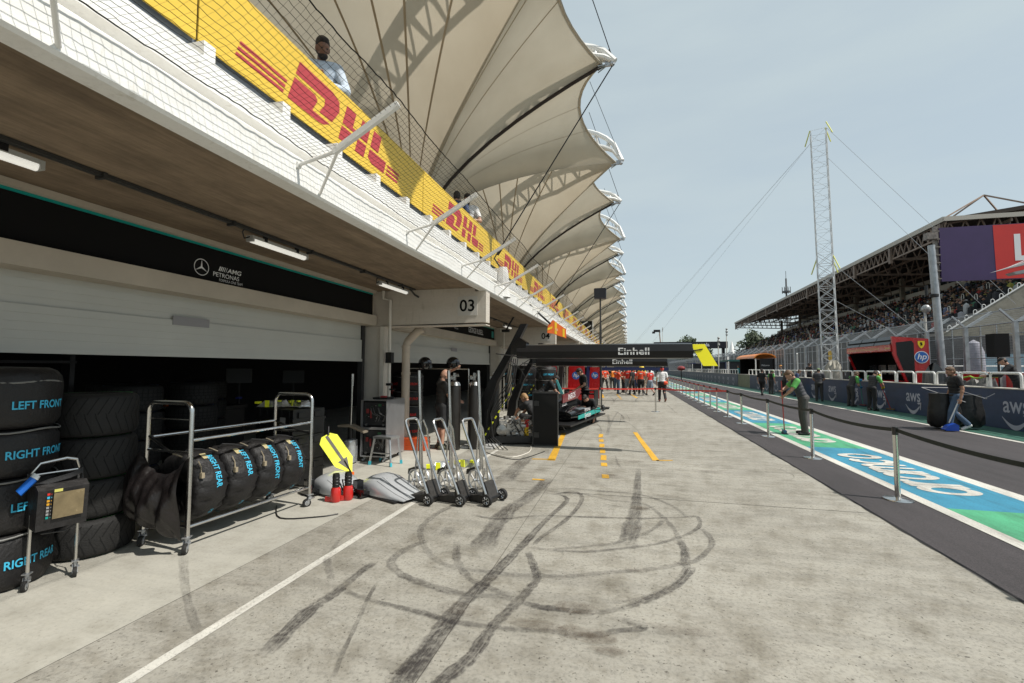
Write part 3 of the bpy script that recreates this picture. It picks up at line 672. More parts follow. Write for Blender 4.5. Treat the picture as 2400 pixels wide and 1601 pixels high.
for i in range(nf):
    j = (i+1) % nf
    for k in range(nt_-1): fs.append((i*nt_+k, i*nt_+k+1, j*nt_+k+1, j*nt_+k))
b.add(vs, fs); b.build('membrane', CANV, can, 60)
SEAM = M('seam_tape', (.42, .345, .245), .8)
b = MB()
def strip(bp, w, ta, tb, dz=-.012, n=16):
    o = len(b.v); d = V(bp.x-ROOT.x, bp.y, 0).normalized(); nn = V(-d.y, d.x, 0)
    for i in range(n+1):
        t = ta+(tb-ta)*(i/n)**1.3; p = radial(bp, t); ww = w*(.4+.6*min(1, t*3)); b.v += [tuple(p+nn*ww+V(0, 0, dz)), tuple(p-nn*ww+V(0, 0, dz))]
    for i in range(n): b.f.append((o+2*i, o+2*i+2, o+2*i+3, o+2*i+1)); b.m.append(0)
for i in (15, 18, 20, 22, 24, 26): 
    strip(half[i], .024, .05, .97)
    strip(V(half[i].x, -half[i].y, half[i].z), .024, .05, .97)
for i in (5, 8): strip(half[i], .012, .12, .99); strip(V(half[i].x, -half[i].y, half[i].z), .012, .12, .99)
b.build('seams', SEAM, can, 0)
b = MB()                                                              # hem along the scalloped front edge, arch line under the ridge
b.tube([radial(p, 1.0)+V(-.02, 0, -.02) for p in ([V(p.x, -p.y, p.z) for p in reversed(half[1:13])]+half[:13])], .035, 6)
b.build('edge_hem', M('hem_fabric', (.45, .39, .30), .7), can)
b = MB(); tip = radial(half[0], 1.0); dn = V(0, 0, -.05)
b.tube([radial(half[0], t)+dn for t in (.03, .06, .12, .2, .3, .42, .56, .7, .85, 1)], .040, 6); random.seed(2)
zz = []
for i in range(130):
    t = .03+.97*i/129; zz.append(radial(half[0], t)+V(0, .07*(1 if i % 2 else -1), -.055))
b.tube(zz, .009, 4); b.build('laced_seam', M('lacing_dark', (.035, .025, .020), .8), can)
def truss(name, a, c, h1, h2, wid, parent, n=14):
    b = MB(); a, c = V(*a), V(*c); d = (c-a); side = V(-d.y, d.x, 0).normalized()
    def pt(s, k):                                                    # k 0,1 lower pair, 2 top chord
        p = a+d*s; e = math.sin(math.pi*min(1, s*1.0))**.6
        if k == 2: return p+V(0, 0, h2*e)
        return p+side*(wid*(1 if k else -1)*min(1, 4*s, 4*(1-s)))+V(0, 0, h1*e)
    for k in range(3): b.tube([pt(i/24, k) for i in range(25)], .062 if k < 2 else .08, 8)
    for i in range(1, n):
        s0, s1 = i/n, (i+.5)/n
        b.bar(pt(s0, 0), pt(s0, 1), .035, 6); b.bar(pt(s0, 0), pt(s0, 2), .035, 6); b.bar(pt(s0, 1), pt(s0, 2), .035, 6)
        if i < n-1: b.bar(pt(s0, 0), pt((i+1)/n, 1), .03, 6)
    return b.build(name, WHITE, parent)
truss('arch_truss', (-.12, -4.55, 8.42), (-6.2, -.5, 7.6), 1.6, 2.35, .34, can)
truss('arch_truss', (-.22, 0, 8.72), (-6.2, -.15, 7.6), .55, 1.1, .30, can)
for y, z, x in ((0, 8.72, -.28), (-4.55, 8.40, -.15)):
    b = MB()
    b.lathe([(.03, -.10), (.06, -.07), (.06, .07), (.03, .10)], (x, y, z), 10, caps=True); b.box((x-.06, y, z-.02), (.2, .05, .14)); b.bar((x-.02, y, z+.05), (x-.08, y-.02, z+.28), .022, 6)
    for q in range(4): b.bar((x-.05, y, z-.03), (x-.32, y+.05*(q-1.5), z-.10-.02*q), .012, 5)
    b.build('tip_fitting', GALV, can)
b = MB(); b.bar((-.28, 0, 8.62), (-3.06, .03, 4.35), .014, 6); b.bar((-.28, 0, 8.85), (-1.45, -.8, 12.3), .011, 5); b.bar((-.15, -4.55, 8.5), (-1.1, -4.9, 11.0), .008, 5)
b.bar((-3.06, .03, 4.35), (-2.78, .05, 3.92), .02, 6); b.bar((-2.82, .03, 4.65), (-2.98, .03, 4.42), .028, 8); b.build('tension_cable', M('cable_dark', (.02, .02, .022), .5, .5), can, split=True)
b = MB(); b.bar((-6.3, 0, 4.06), (-6.3, 0, 8.0), .14, 12); b.bar((-6.3, 0, 4.9), (-5.25, 0, 4.55), .06, 8); b.lathe([(.14, -.15), (.16, 0), (.14, .18)], ROOT, 14); b.build('mast', WHITE, can)
CL = ['nearest cream fabric canopy, overhead at the top of the picture', 'second cream fabric canopy, with the dark laced seam reaching the nearest tip', 'third cream fabric canopy, behind the palm plant']
can['label'] = CL[0]
for i in range(1, 20): dup(can, (0, BY+1.62-BAY+BAY*i, 0), None, CL[i] if i < 3 else '%s cream fabric canopy counted from the nearest overhead one' % ORD[i+1])
# ================================================================ left side equipment
def rim_text(b, txt, c, R, size, phi0, axis='y', bold=.012, sx=1.0, sy=1.0, mi=0, off=0.0):
    """lettering wrapped on a drum; axis 'z': upright stack (reads round the drum); axis 'y': drum lying along y (reads downwards)"""
    c = Vector(c)
    def fn(u, v):
        a = phi0+u/R
        if axis == 'z': return c+V(R*math.cos(a), R*math.sin(a), v+off)
        a = phi0-u/R
        return c+V(R*math.cos(a), v+off, R*math.sin(a))
    b.text(txt, fn, size, bold, sx=sx)
def castor(parent, x, y, r=.05, rz=0.0, name='castor'):
    b = MB(); mt = Matrix.Rotation(rz, 3, 'Z'); P = lambda a: V(x, y, 0)+mt @ V(*a)
    b.box(P((0, 0, 2*r+.045)), (.075, .065, .008), rz, mi=1); b.lathe([(.018, 2*r), (.022, 2*r+.02), (.018, 2*r+.04)], (x, y, 0), 10, mi=1)
    for s in (-1, 1): b.prism([(-.045, r), (-.03, r-.015), (.02, 2*r), (.02, 2*r+.02), (-.02, 2*r+.02)], lambda u, v: P((u, s*.022-.002, v)), mt @ V(0, .004, 0), 1)
    b.box(P((.015, 0, 2*r-.005)), (.09, .05, .012), rz+.4, mi=1)
    o = b.build(name, [BLACK, GALV], parent)
    w = MB(); w.lathe([(.012, -.014), (r*.62, -.016), (r*.64, -.018), (r*.96, -.016), (r, -.008), (r, .008), (r*.96, .016), (r*.64, .018), (r*.62, .016), (.012, .014)], (0, 0, 0), 20, 'y')
    w.lathe([(.012, -.02), (r*.6, -.0165), (.012, .02)], (0, 0, 0), 12, 'y', 1)
    wo = w.build('wheel', [RUB, GALV], o); wo.location = P((-.035, 0, r)); wo.rotation_euler = (0, 0, rz); return o

# ---- stacks of upright tyres: every tyre is a thing
def tyre_profile(R, W, dome=0):
    return [(R*.60, 0), (R*.62, .004), (R*.86, .006), (R*.95, .022), (R*.985, .05), (R, .09), (R, W-.09), (R*.985, W-.05), (R*.95, W-.022), (R*.86, W-.006), (R*.62, W-.004), (R*.60, W)]
def bare_tyre(name, label, loc, R, W, tread, rz, group, stripe=None):
    t = thing(name, label, 'tyre', loc, rz, group)
    b = MB(); b.lathe(tyre_profile(R, W), (0, 0, 0), 56); b.lathe([(R*.60, W), (R*.42, W-.03), (R*.40, .03), (R*.60, 0)], n=32); b.build('tyre', RUB, t, 40)
    b = MB()
    def groove(pts, w):                                              # narrow raised/sunk lip lines following the tread
        P = [V((R+.0015)*math.cos(a), (R+.0015)*math.sin(a), z) for a, z in pts]; o = len(b.v)
        for i, p in enumerate(P):
            d = (P[min(i+1, len(P)-1)]-P[max(0, i-1)]).normalized(); nn = V(p.x, p.y, 0).normalized(); sd = d.cross(nn)*w
            b.v += [tuple(p+sd), tuple(p-sd)]
        for i in range(len(P)-1): b.f.append((o+2*i, o+2*i+1, o+2*i+3, o+2*i+2)); b.m.append(0)
    random.seed(1)
    if tread == 'swept':
        N = 30
        for k in range(N):
            a0 = 2*math.pi*k/N
            groove([(a0+.03*math.sin(3*s)+.26*abs(s-.5)*1.6, .035+(W-.07)*s) for s in (0, .07, .14, .22, .3, .38, .46)], .0042)
            groove([(a0+.10+.26*abs(s-.5)*1.6-.03*math.sin(3*s), .035+(W-.07)*s) for s in (.54, .62, .7, .78, .86, .93, 1.0)], .0042)
            groove([(a0+.05+.20*(.5-s), .06+(W-.12)*s) for s in (.32, .4, .5, .58)], .003)
    else:
        N = 34
        for k in range(N):
            a0 = 2*math.pi*k/N
            for s0, s1, sl in ((.05, .24, .10), (.26, .42, -.05), (.44, .56, .04), (.58, .74, -.05), (.76, .95, .10)):
                groove([(a0+(.09 if int(s0*50) % 2 else 0)+sl*(s-s0), .03+(W-.06)*s) for s in (s0, (s0+s1)/2, s1)], .0045)
        for s in (.25, .43, .57, .75): groove([(2*math.pi*i/120, .03+(W-.06)*s+.006*(-1)**i) for i in range(121)], .004)
    b.build('tread', M('groove_dark', (.004, .004, .004), .9), t, 0)
    if stripe:
        b = MB(); b.lathe([(R*.80, W-.004), (R*.845, W-.003)], n=48); b.lathe([(R*.80, .004), (R*.845, .003)], n=48); b.build('side_stripe', stripe, t, 0)
    return t
GRN = M('wet_green', (.05, .30, .06), .5); BLU = M('wet_blue', (.03, .12, .35), .5)
z = .008; SP = ['lowest', 'second lowest', 'second highest', 'topmost']
for i, W in enumerate((.34, .355, .39, .40)):
    bare_tyre('racing_tyre', '%s bare swept groove tyre in the stack between trolley and cart' % SP[i], (-5.05+random.uniform(-.012, .012), 3.385, z), .355, W, 'swept', random.random()*6, 'grooved tyres stacked beside the cart', GRN); z += W
for sx_, sy_, nm in ((-6.7, 4.95, 'left'), (-7.0, 6.15, 'right')):
    z = .008
    for i in range(4):
        bare_tyre('racing_tyre', '%s block tread tyre of the %s dark stack behind the cart' % (SP[i], nm), (sx_, sy_, z), .36, .37, 'block', random.random()*6, 'block tread tyres in the garage', BLU); z += .372
def blanket_tyre(label, loc, R, W, words, colr, phi, group, top=False, size=.075, rows=2):
    t = thing('blanketed_tyre', label, 'tyre', loc, 0, group)
    b = MB(); rnd = random.Random(sum(map(ord, label)) % 997); n = 64; vs = []; fs = []
    pr = [(R*.3, .012), (R*.7, .006), (R*.93, .008), (R*.99, .03), (R+.012, .07), (R+.016, W*.5), (R+.012, W-.07), (R*.99, W-.03), (R*.93, W-.008), (R*.7, W-.002), (R*.3, W-.006)]
    if top: pr = pr[:6]+[(R+.02, W-.05), (R+.012, W+.03), (R*.95, W+.075), (R*.8, W+.10), (R*.45, W+.105), (R*.06, W+.108)]
    for j, (r, zz) in enumerate(pr):
        for k in range(n):
            a = 2*math.pi*k/n; wv = .004*math.sin(a*9+j)+.003*math.sin(a*23+j*1.7)+rnd.uniform(-.0015, .0015)
            vs.append(((r+wv)*math.cos(a), (r+wv)*math.sin(a), zz))
    m = len(pr); fs = [(j*n+k, j*n+(k+1) % n, (j+1)*n+(k+1) % n, (j+1)*n+k) for j in range(m-1) for k in range(n)]
    b.add(vs, fs); b.build('blanket', BLANK, t, 60)
    if words:
        for q in range(rows): b = MB(); rim_text(b, words, (0, 0, W*.42), R+.027, size, phi+(0, -1.42, 1.42)[q], 'z', .020, sx=.82); b.build('lettering', colr, t, 0)
    b = MB(); b.tube([((R+.014)*math.cos(a), (R+.014)*math.sin(a), W-.012+.008*math.sin(5*a)) for a in [i*2*math.pi/40 for i in range(40)]], .007, 5, True)
    b.build('draw_cord', M('cord_grey', (.20, .20, .19), .6), t); return t
z = .008; LW = [('RIGHT REAR', .43), ('LEFT REAR', .43), ('RIGHT FRONT', .38), ('LEFT FRONT', .39)]
for i, (w, W) in enumerate(LW):
    cc = V(-5.0, 2.66, 0); ph = math.atan2(-cc.y, -cc.x)
    blanket_tyre('blanketed tyre lettered %s in blue, %s at the left edge' % (w.lower(), SP[i]), (cc.x, cc.y, z), .35, W, w, CYAN, ph+(.02 if i > 1 else .20)+(.05*i), 'blanketed tyres at the left edge', i == 3, .088); z += W
# stack with red lettering past the column
z = .008
for i, (w, W) in enumerate((('RIGHT REAR', .40), ('LEFT REAR', .40), ('RIGHT FRONT', .36), ('LEFT FRONT', .36))):
    cc = V(-5.35, 10.6, 0); ph = math.atan2(-cc.y, -cc.x)
    blanket_tyre('blanketed tyre lettered %s in red, %s beyond the column' % (w.lower(), SP[i]), (cc.x, cc.y, z), .36, W, w, REDP, ph-.28, 'red lettered tyres beyond the column', i == 3, .085); z += W
# farther stacks with small blue lettering, by the boom
SN = ['nearest the boom leg', 'behind the black case', 'closest to the red panel']
for q, (sx_, sy_) in enumerate(((-5.2, 19.6), (-4.15, 18.9), (-3.25, 18.6))):
    z = .008
    for i, (w, W) in enumerate((('RIGHT REAR', .42), ('LEFT REAR', .42), ('RIGHT FRONT', .42), ('LEFT FRONT', .44))):
        ph = math.atan2(-sy_, -sx_)
        blanket_tyre('far blanketed tyre lettered %s, %s of the stack %s' % (w.lower(), SP[i], SN[q]), (sx_, sy_, z), .40, W, w, CYAN, ph-.25, 'far blanketed tyre stacks', i == 3, .10, 1); z += W

# ---- tyre cart with four blanketed tyres
CA = math.atan2(.13, 1.52)
def cart():
    t = thing('tyre_cart', 'tubular steel tyre cart on castors holding four blanketed tyres', 'cart', (-4.34, 3.58, 0), -CA)
    W, L, H = .60, 1.56, 1.40
    for y, nm in ((0, 0), (L, 1)):
        b = MB(); x = W/2; rr = .09
        pts = [(-x, y, .14), (-x, y, H-rr)] + [(-x+rr-rr*math.cos(a), y, H-rr+rr*math.sin(a)) for a in (.4, .8, 1.2, 1.57)] + [(x-rr+rr*math.sin(a), y, H-rr+rr*math.cos(a)) for a in (0, .4, .8, 1.2, 1.57)] + [(x, y, .14)]
        b.tube(pts, .022, 12); b.build('end_hoop', STEEL, t)
        b = MB(); b.bar((-x, y, .24), (x, y, .24), .014, 8); b.build('cross_bar', STEEL, t)
        b = MB(); b.bar((-x, y, 1.24), (x, y, 1.24), .006, 6); b.build('cross_wire', STEEL, t)
        b = MB(); b.bar((-x, y, .93), (x, y, .93), .014, 8); b.build('cross_bar', STEEL, t)
    for x in (-W/2, W/2):
        b = MB(); b.bar((x, 0, 1.05), (x, L, 1.05), .016, 10); b.build('top_rail', STEEL, t)
        b = MB(); b.bar((x*.92, 0, .235), (x*.92, L, .235), .017, 10); b.build('tyre_rail', STEEL, t)
    for x in (-W/2, W/2):
        for y in (0, L): castor(t, x, y, .052, 2.2 if y == 0 else 1.2)
    b = MB(); b.tube([(-.3, 0, 1.07), (-.1, .02, .96), (.05, .0, .92)], .012, 6); b.build('strap', BLACK, t); b = MB(); b.tube([(-.3, L, 1.05), (0, L-.02, .97), (.32, L, .90)], .013, 6); b.build('strap', BLACK, t)
    b = MB(); b.bar((-.33, .02, 1.05), (-.27, .02, 1.05), .02, 8); b.build('clamp', BLACK, t)
    return t
ct = cart()
def lying_tyre(words, psi, loc, label, R=.335, W=.33):
    t = thing('blanketed_tyre', label, 'tyre', loc, -CA, 'four blanketed tyres on the cart')
    b = MB(); rnd = random.Random(len(words)*31+int(loc[1]*100)); n = 72; vs = []
    pr = [(R*.28, .04), (R*.5, .0), (R*.74, -.012), (R*.88, .002), (R*.955, .03), (R*1.0, .085), (R*1.025, W*.45), (R*1.025, W*.6), (R*1.0, W-.09), (R*.955, W-.035), (R*.88, W-.004), (R*.72, W+.008), (R*.5, W), (R*.28, W-.04)]
    for j, (r, y) in enumerate(pr):
        edge = 1 if j <= 5 or j >= 9 else .15
        for k in range(n):
            a = 2*math.pi*k/n; wv = edge*(.010*math.sin(a*17+j*.9)+.007*math.sin(a*31+2*j)+rnd.uniform(-.005, .005)); yy = edge*.008*math.sin(a*24+j*1.4)
            vs.append(((r+wv)*math.cos(a), y+yy, (r+wv)*math.sin(a)))
    b.add(vs, [(j*n+k, j*n+(k+1) % n, (j+1)*n+(k+1) % n, (j+1)*n+k) for j in range(len(pr)-1) for k in range(n)]); b.build('blanket', BLANK, t, 70)
    b = MB(); rim_text(b, words, (0, W*.52, 0), R*1.036, .082, psi, 'y', .020, sx=.80); b.build('lettering', CYAN, t, 0); b = MB(); b.text('PSI', lambda u, v: V(R*1.034*math.cos(psi-1.75-u/R), W*.53+v, R*1.034*math.sin(psi-1.75-u/R)), .05, .002); b.build('lettering', CYAN, t, 0); b = MB(); b.text(words.split()[0], lambda u, v: V(R*1.034*math.cos(psi-2.35-u/R), W*.2+v+u*.2, R*1.034*math.sin(psi-2.35-u/R)), .07, .006)
    b.build('lettering', CYAN, t, 0)
    b = MB(); a = psi+.12; P = lambda a, y, k=1.035: V(R*k*math.cos(a), y, R*k*math.sin(a))
    b.add([P(a, .13), P(a, .19), P(a-.24, .19), P(a-.24, .13)], [(0, 1, 2, 3)]); b.build('care_tag', M('tag_cream', (.50, .42, .22), .6), t, 0)
    b = MB(); b.tube([P(a+.25, .03), P(a+.35, .10, 1.10), P(a+.20, .20, 1.08), P(a+.02, .27, 1.05), P(a-.15, .25, 1.03)], .006, 6); b.tube([P(a-.3, .06), P(a-.5, .05, 1.05), P(a-.7, .03, 1.04)], .005, 5, mi=1)
    b.box(P(a-.75, .03, 1.05), (.03, .03, .05), mi=1); b.build('heater_lead', [BLACK, M('lead_tan', (.30, .25, .17), .6)], t)
    b = MB(); b.tube([P(a+.1, -.01, .98), P(a+.2, -.05, 1.04), P(a+.3, -.06, 1.05)], .008, 6); b.build('pull_strap', M('strap_tan', (.20, .17, .12), .7), t)
    return t
dirv = V(math.sin(CA), math.cos(CA), 0); base = V(-4.34, 3.58, 0)
for w, s, psi in (('RIGHT REAR', .08, 1.05), ('LEFT REAR', .44, 1.0), ('RIGHT FRONT', .80, .98), ('LEFT FRONT', 1.15, .98)):
    p = base+dirv*s; lying_tyre(w, psi, (p.x, p.y, .555), 'blanketed tyre lettered %s lying on the steel cart' % w.lower())
t = tag(MB().build('x', BLANK), None) if False else None
b = MB(); vs = []; nu, nv = 40, 30; random.seed(8)                     # black dust cover slung on the cart's near end
for j in range(nv+1):
    v = j/nv
    for i in range(nu+1):
        u = i/nu; x = -.33+.66*u; top = .92-.20*math.sin(math.pi*u)**.8; bot = .20+.06*math.cos(3*u); z = top+(bot-top)*v
        y = -.04-.17*math.sin(math.pi*v)**.7*(.6+.4*math.sin(math.pi*u))-.045*v**.6*abs(math.sin(8*u+1.5*v))-.022*math.sin(19*(u+.4*v))*v**.4-.010*math.sin(37*u-9*v)
        vs.append((x*(1+.10*math.sin(math.pi*v)), y, z))
b.add(vs, [(j*(nu+1)+i, j*(nu+1)+i+1, (j+1)*(nu+1)+i+1, (j+1)*(nu+1)+i) for j in range(nv) for i in range(nu)])
o = b.build('dust_cover', M('black_nylon', (.012, .0095, .0095), .38, n=(9, .3), bump=(22, .5)), smooth=80); o.location = base; o.rotation_euler = (0, 0, -CA); tag(o, 'black nylon cover hanging from the near end of the tyre cart', 'cover')

# ---- warmer control trolley
t = thing('warmer_trolley', 'small tubular trolley carrying a black covered control box with an amber screen', 'trolley', (-4.52, 2.80, 0), R_(76))
t.scale = (.72, .85, .97)
for x in (-.20, .20):
    b = MB(); b.bar((x, .02, .12), (x, .02, .50), .017, 10); b.bar((x, .02, .48), (x, .02, .60), .013, 10); b.build('leg', STEEL, t)
    castor(t, x, .02, .045, 1.0+x)
b = MB(); b.tube([(-.21, .06, .82), (-.20, .05, .93), (-.14, .04, 1.0), (.08, .04, 1.02), (.17, .04, 1.0), (.20, .05, .93), (.20, .06, .82)], .014, 8); b.bar((-.19, .05, .91), (.19, .05, .91), .009, 6); b.build('handle', STEEL, t)
b = MB(); b.prism([(-.14, .50), (.10, .48), (.13, .80), (.06, .84), (-.15, .82), (-.16, .6)], lambda u, v: (-.21, -u-.02, v), (.43, 0, 0)); cb = b.build('control_box', M('cover_black', (.014, .0125, .0125), .6, n=(20, .3), bump=(16, .6)), t)
sf = face((-.19, -.142, .515), (1, 0, 0), (0, -.095, .995)); b = MB(); b.add([sf(u, v)+V(0, -.008, 0) for u, v in ((.10, .05), (.36, .05), (.36, .26), (.10, .26))], [(0, 1, 2, 3)]); b.build('screen', M('amber_screen', (.20, .155, .085), .25, n=(7, .3)), cb, 0)
b = MB(); cs = [REDP, CYAN, M('amber', (.7, .35, .02)), M('amber', (.7, .35, .02)), M('button_grey', (.3, .3, .3)), M('button_grey', (.3, .3, .3)), M('button_grey', (.3, .3, .3)), TEAL]
for i in range(8): b.add([sf(.045+u, .25-i*.027+v)+V(0, -.009, 0) for u, v in ((0, 0), (.022, 0), (.022, .018), (0, .018))], [(0, 1, 2, 3)], mi=i)
for i in range(8): b.add([sf(.078+u, .255-i*.027+v)+V(0, -.009, 0) for u, v in ((0, 0), (.006, 0), (.006, .006), (0, .006))], [(0, 1, 2, 3)], mi=i)
b.build('button', cs, cb, 0)
b = MB(); b.add([sf(.10+u, .268+v)+V(0, -.009, 0) for u, v in ((0, 0), (.07, 0), (.07, .024), (0, .024))], [(0, 1, 2, 3)]); b.build('sticker', M('sticker_yellow', (.62, .58, .15)), cb, 0)
b = MB(); b.bar((-.33, -.05, .80), (-.22, -.06, .90), .034, 12); b.build('plug', M('plug_blue', (.01, .13, .55), .35), t)
b = MB(); b.bar((-.22, -.06, .90), (-.20, -.06, .93), .035, 12); b.build('plug_cap', M('plug_white', (.6, .65, .68), .4), t)
b = MB(); random.seed(4)
for k in range(4): b.tube([(-.24+.02*k, .03, .93), (-.25, -.02, .86-.01*k), (-.1, -.05, .84+.01*k), (.1, -.02, .86+.01*k), (.23, .04, .88+.012*k), (.25, .08, .80)], .006, 5)
b.tube([(.24, .06, .85), (.27, .10, .6), (.24, .12, .45), (.26, .1, .3), (.20, .05, .14)], .008, 5); b.tube([(-.1, .05, .42), (.1, .06, .40), (.25, .09, .44)], .006, 5);
b.build('cables', M('cable_grey', (.05, .05, .052), .5), t)

# ---- flight cases with silver and yellow gear on top
t = thing('flight_case', 'tall black moulded flight case stack behind the far end of the tyre cart', 'case', (-5.0, 6.05, 0), R_(-12))
for i, (z0, h) in enumerate(((.02, .36), (.39, .36), (.76, .37))):
    b = MB(); b.rng(-.40, .40, -.28, .28, z0, z0+h)
    for x in (-.32, -.16, 0, .16, .32): b.rng(x-.02, x+.02, -.30, -.281, z0+.02, z0+h-.02)
    for x in (.401,): b.rng(.402, .425, -.2, -.1, z0+h-.12, z0+h-.04); b.rng(.402, .425, .08, .18, z0+h-.12, z0+h-.04)
    b.rng(-.415, .415, -.295, .295, z0+h*.55, z0+h*.55+.035)
    b.build('case_body', BLACK, t, 0)
b = MB(); b.add([(.15+u, -.3015, .86+v) for u, v in ((0, 0), (.12, 0), (.12, .16), (0, .16))], [(0, 1, 2, 3)]); b.build('label', M('label_grey', (.30, .30, .30), .5), t, 0)
for i, (x, y, z0, rz, c) in enumerate(((-.25, -.1, 1.15, .3, ALU), (.12, .05, 1.15, -.5, ALU))):
    g = thing('foil_wrap', ['crumpled silver wrapped part on the flight cases, left', 'crumpled silver wrapped part on the flight cases, right'][i], 'part', (-5.0+x, 6.05+y, z0), rz)
    b = MB(); random.seed(i+3); P = [(-.2, -.08, 0), (.2, -.1, 0), (.24, .09, 0), (-.18, .12, 0), (-.10, -.04, .09), (.16, -.05, .07), (.18, .05, .10), (-.06, .06, .06)]
    b.add(P, [(0, 3, 2, 1), (4, 5, 6, 7), (0, 1, 5, 4), (1, 2, 6, 5), (2, 3, 7, 6), (3, 0, 4, 7)]); b.build('wrap', M('silver_foil', (.62, .64, .66), .25, .7, bump=(14, .9)), g, 0)
    b = MB(); b.rng(-.06, -.0, -.115, -.105, .0, .10); b.rng(.1, .16, -.10, -.06, .08, .10); b.rng(-.22, -.16, -.09, .0, .05, .08); b.build('tape', YEL, g, 0, split=True)
# ---- floor fins: the two silver covers, guns, sign board, steel pole with foil drum
def floor_cover(label, loc, rz, tail):
    t = thing('aero_cover', label, 'cover', loc, rz, 'silver covers on the floor')
    b = MB(); L = .78 if tail else .56; pr = []; n = 30
    sec = [(-.06, .25, .20), (.06, .27, .235), (.22, .27, .225), (.40, .255, .15), (.58, .23, .075), (L, .19, .012)] if tail else [(-.06, .25, .20), (.06, .27, .235), (.22, .27, .22), (.36, .25, .16), (.48, .22, .09), (L, .18, .03)]
    vs = []
    for x, w, h in sec:
        for k in range(n+1):
            a = math.pi*k/n; vs.append((x, -w*math.cos(a)*(1 if abs(math.cos(a)) < .9 else 1), .03+h*math.sin(a)**.55))
    fs = [(i*(n+1)+k, i*(n+1)+k+1, (i+1)*(n+1)+k+1, (i+1)*(n+1)+k) for i in range(len(sec)-1) for k in range(n)]
    b.add(vs, fs); b.build('shell', M('silver_lacquer', (.56, .58, .60), .30, .35, n=(5, .05), coat=.5), t, 75)
    b = MB()
    for k in (7, 11): b.tube([V(*vs[i*(n+1)+k])+V(0, 0, .001) for i in range(2, len(sec))], .0025, 4)
    b.build('panel_line', BLACK, t)
    b = MB(); b.box((.02, -.33, .05), (.28, .14, .06)); b.box((-.06, -.30, .13), (.10, .10, .14)); b.box((.10, -.37, .09), (.16, .05, .05), .2); b.build('mount', BLACKG, t, 0)
    b = MB(); b.rng(-.1, L-.1, -.27, .26, .006, .028); b.build('base_plate', BLACK, t, 0); return t
floor_cover('silver aero cover with ribbed tail lying right of the red wheel guns', (-3.42, 5.95, .008), R_(-24), True)
floor_cover('silver aero cover partly hidden behind the red wheel guns', (-4.12, 5.85, .008), R_(-24), False)
for i, (x, y, lab) in enumerate(((-3.70, 5.35, 'red wheel gun standing nose up, left of the pair'), (-3.60, 5.47, 'red wheel gun standing nose up, right of the pair'))):
    t = thing('wheel_gun', lab, 'wheel gun', (x, y, .008), .5*i, 'red wheel guns')
    b = MB(); b.lathe([(.0, 0), (.055, .0), (.066, .03), (.062, .16), (.050, .185), (.0, .19)], n=14); b.box((-.07, -.02, .035), (.12, .05, .06)); b.build('body', M('gun_red', (.50, .02, .016), .28, coat=.4), t)
    b = MB(); b.lathe([(.044, .185), (.046, .33), (.040, .36), (.026, .36), (.026, .30)], n=16)
    for zq in (.22, .26, .30): b.lathe([(.046, zq), (.050, zq+.006), (.046, zq+.012)], n=16)
    b.build('socket', BLACK, t)
    b = MB(); b.tube([(-.05, 0, .14), (-.08, .06, .25), (-.02, .10, .22), (.06, .12, .06), (.2, .2, .01)], .010, 6); b.build('air_hose', BLACK, t)
t = thing('pit_board', 'bright yellow board with a grey down arrow leaning behind the wheel guns', 'board', (-3.78, 5.92, .12))
O = V(-.20, .22, .06); ud = V(-.66, .02, .75).normalized(); vd = V(.70, .70, .15); vd = (vd-ud*vd.dot(ud)).normalized()
bf = lambda u, v: O+ud*u+vd*v; nrm = ud.cross(vd).normalized()
b = MB(); b.prism([(0, 0), (.22, -.145), (.64, -.145), (.72, -.07), (.72, .07), (.64, .145), (.22, .145)], bf, nrm*.008); b.build('board', YEL, t, 0)
s_ = -.003 if nrm.dot(V(3.78, -5.92, 1.6)) < 0 else .011
b = MB(); b.add([bf(u, v)+nrm*s_ for u, v in ((.24, -.022), (.70, -.022), (.70, .022), (.24, .022))], [(0, 1, 2, 3)]); b.add([bf(u, v)+nrm*s_ for u, v in ((.06, 0), (.26, -.075), (.26, .075))], [(0, 1, 2)]); b.build('arrow', M('arrow_grey', (.11, .10, .085), .6), t, 0)
b = MB(); b.bar(bf(.70, .03), bf(.80, .09)+V(0, 0, .02), .016, 8); b.build('handle', BLACK, t); b = MB(); b.bar(bf(.03, 0)+nrm*.01, bf(.25, 0)-nrm*.25-V(0, 0, .1), .012, 6); b.build('prop', BLACK, t)
b = MB(); b.lathe([(.03, -.02), (.03, .02)], bf(0, 0), 10, caps=True); b.build('lamp', M('lamp_orange', (.8, .15, .02), .4), t)
t = thing('heater_stand', 'steel pole on a foil wrapped drum with a small wing plate, inside the dark doorway', 'stand', (-4.95, 7.55, .008))
b = MB(); b.bar((0, 0, .55), (.02, 0, 1.60), .020, 10); b.bar((.02, 0, 1.40), (.02, 0, 1.62), .027, 10); b.build('pole', STEEL, t)
b = MB(); b.lathe([(.13, .02), (.135, .20), (.13, .42), (.05, .44)], n=18); b.build('drum', M('silver_foil', (.62, .64, .66), .25, .7, bump=(14, .9)), t, 20)
b = MB(); b.prism([(-.24, 0), (.0, .02), (.30, -.10), (.30, -.13), (.0, -.03), (-.22, -.04)], lambda u, v: (u, -.05, .68+v), (0, .16, 0)); b.build('wing_plate', M('plate_tan', (.26, .22, .17), .5), t)
b = MB(); b.bar((0, 0, .44), (0, 0, .66), .05, 10); b.build('collar', BLACK, t)

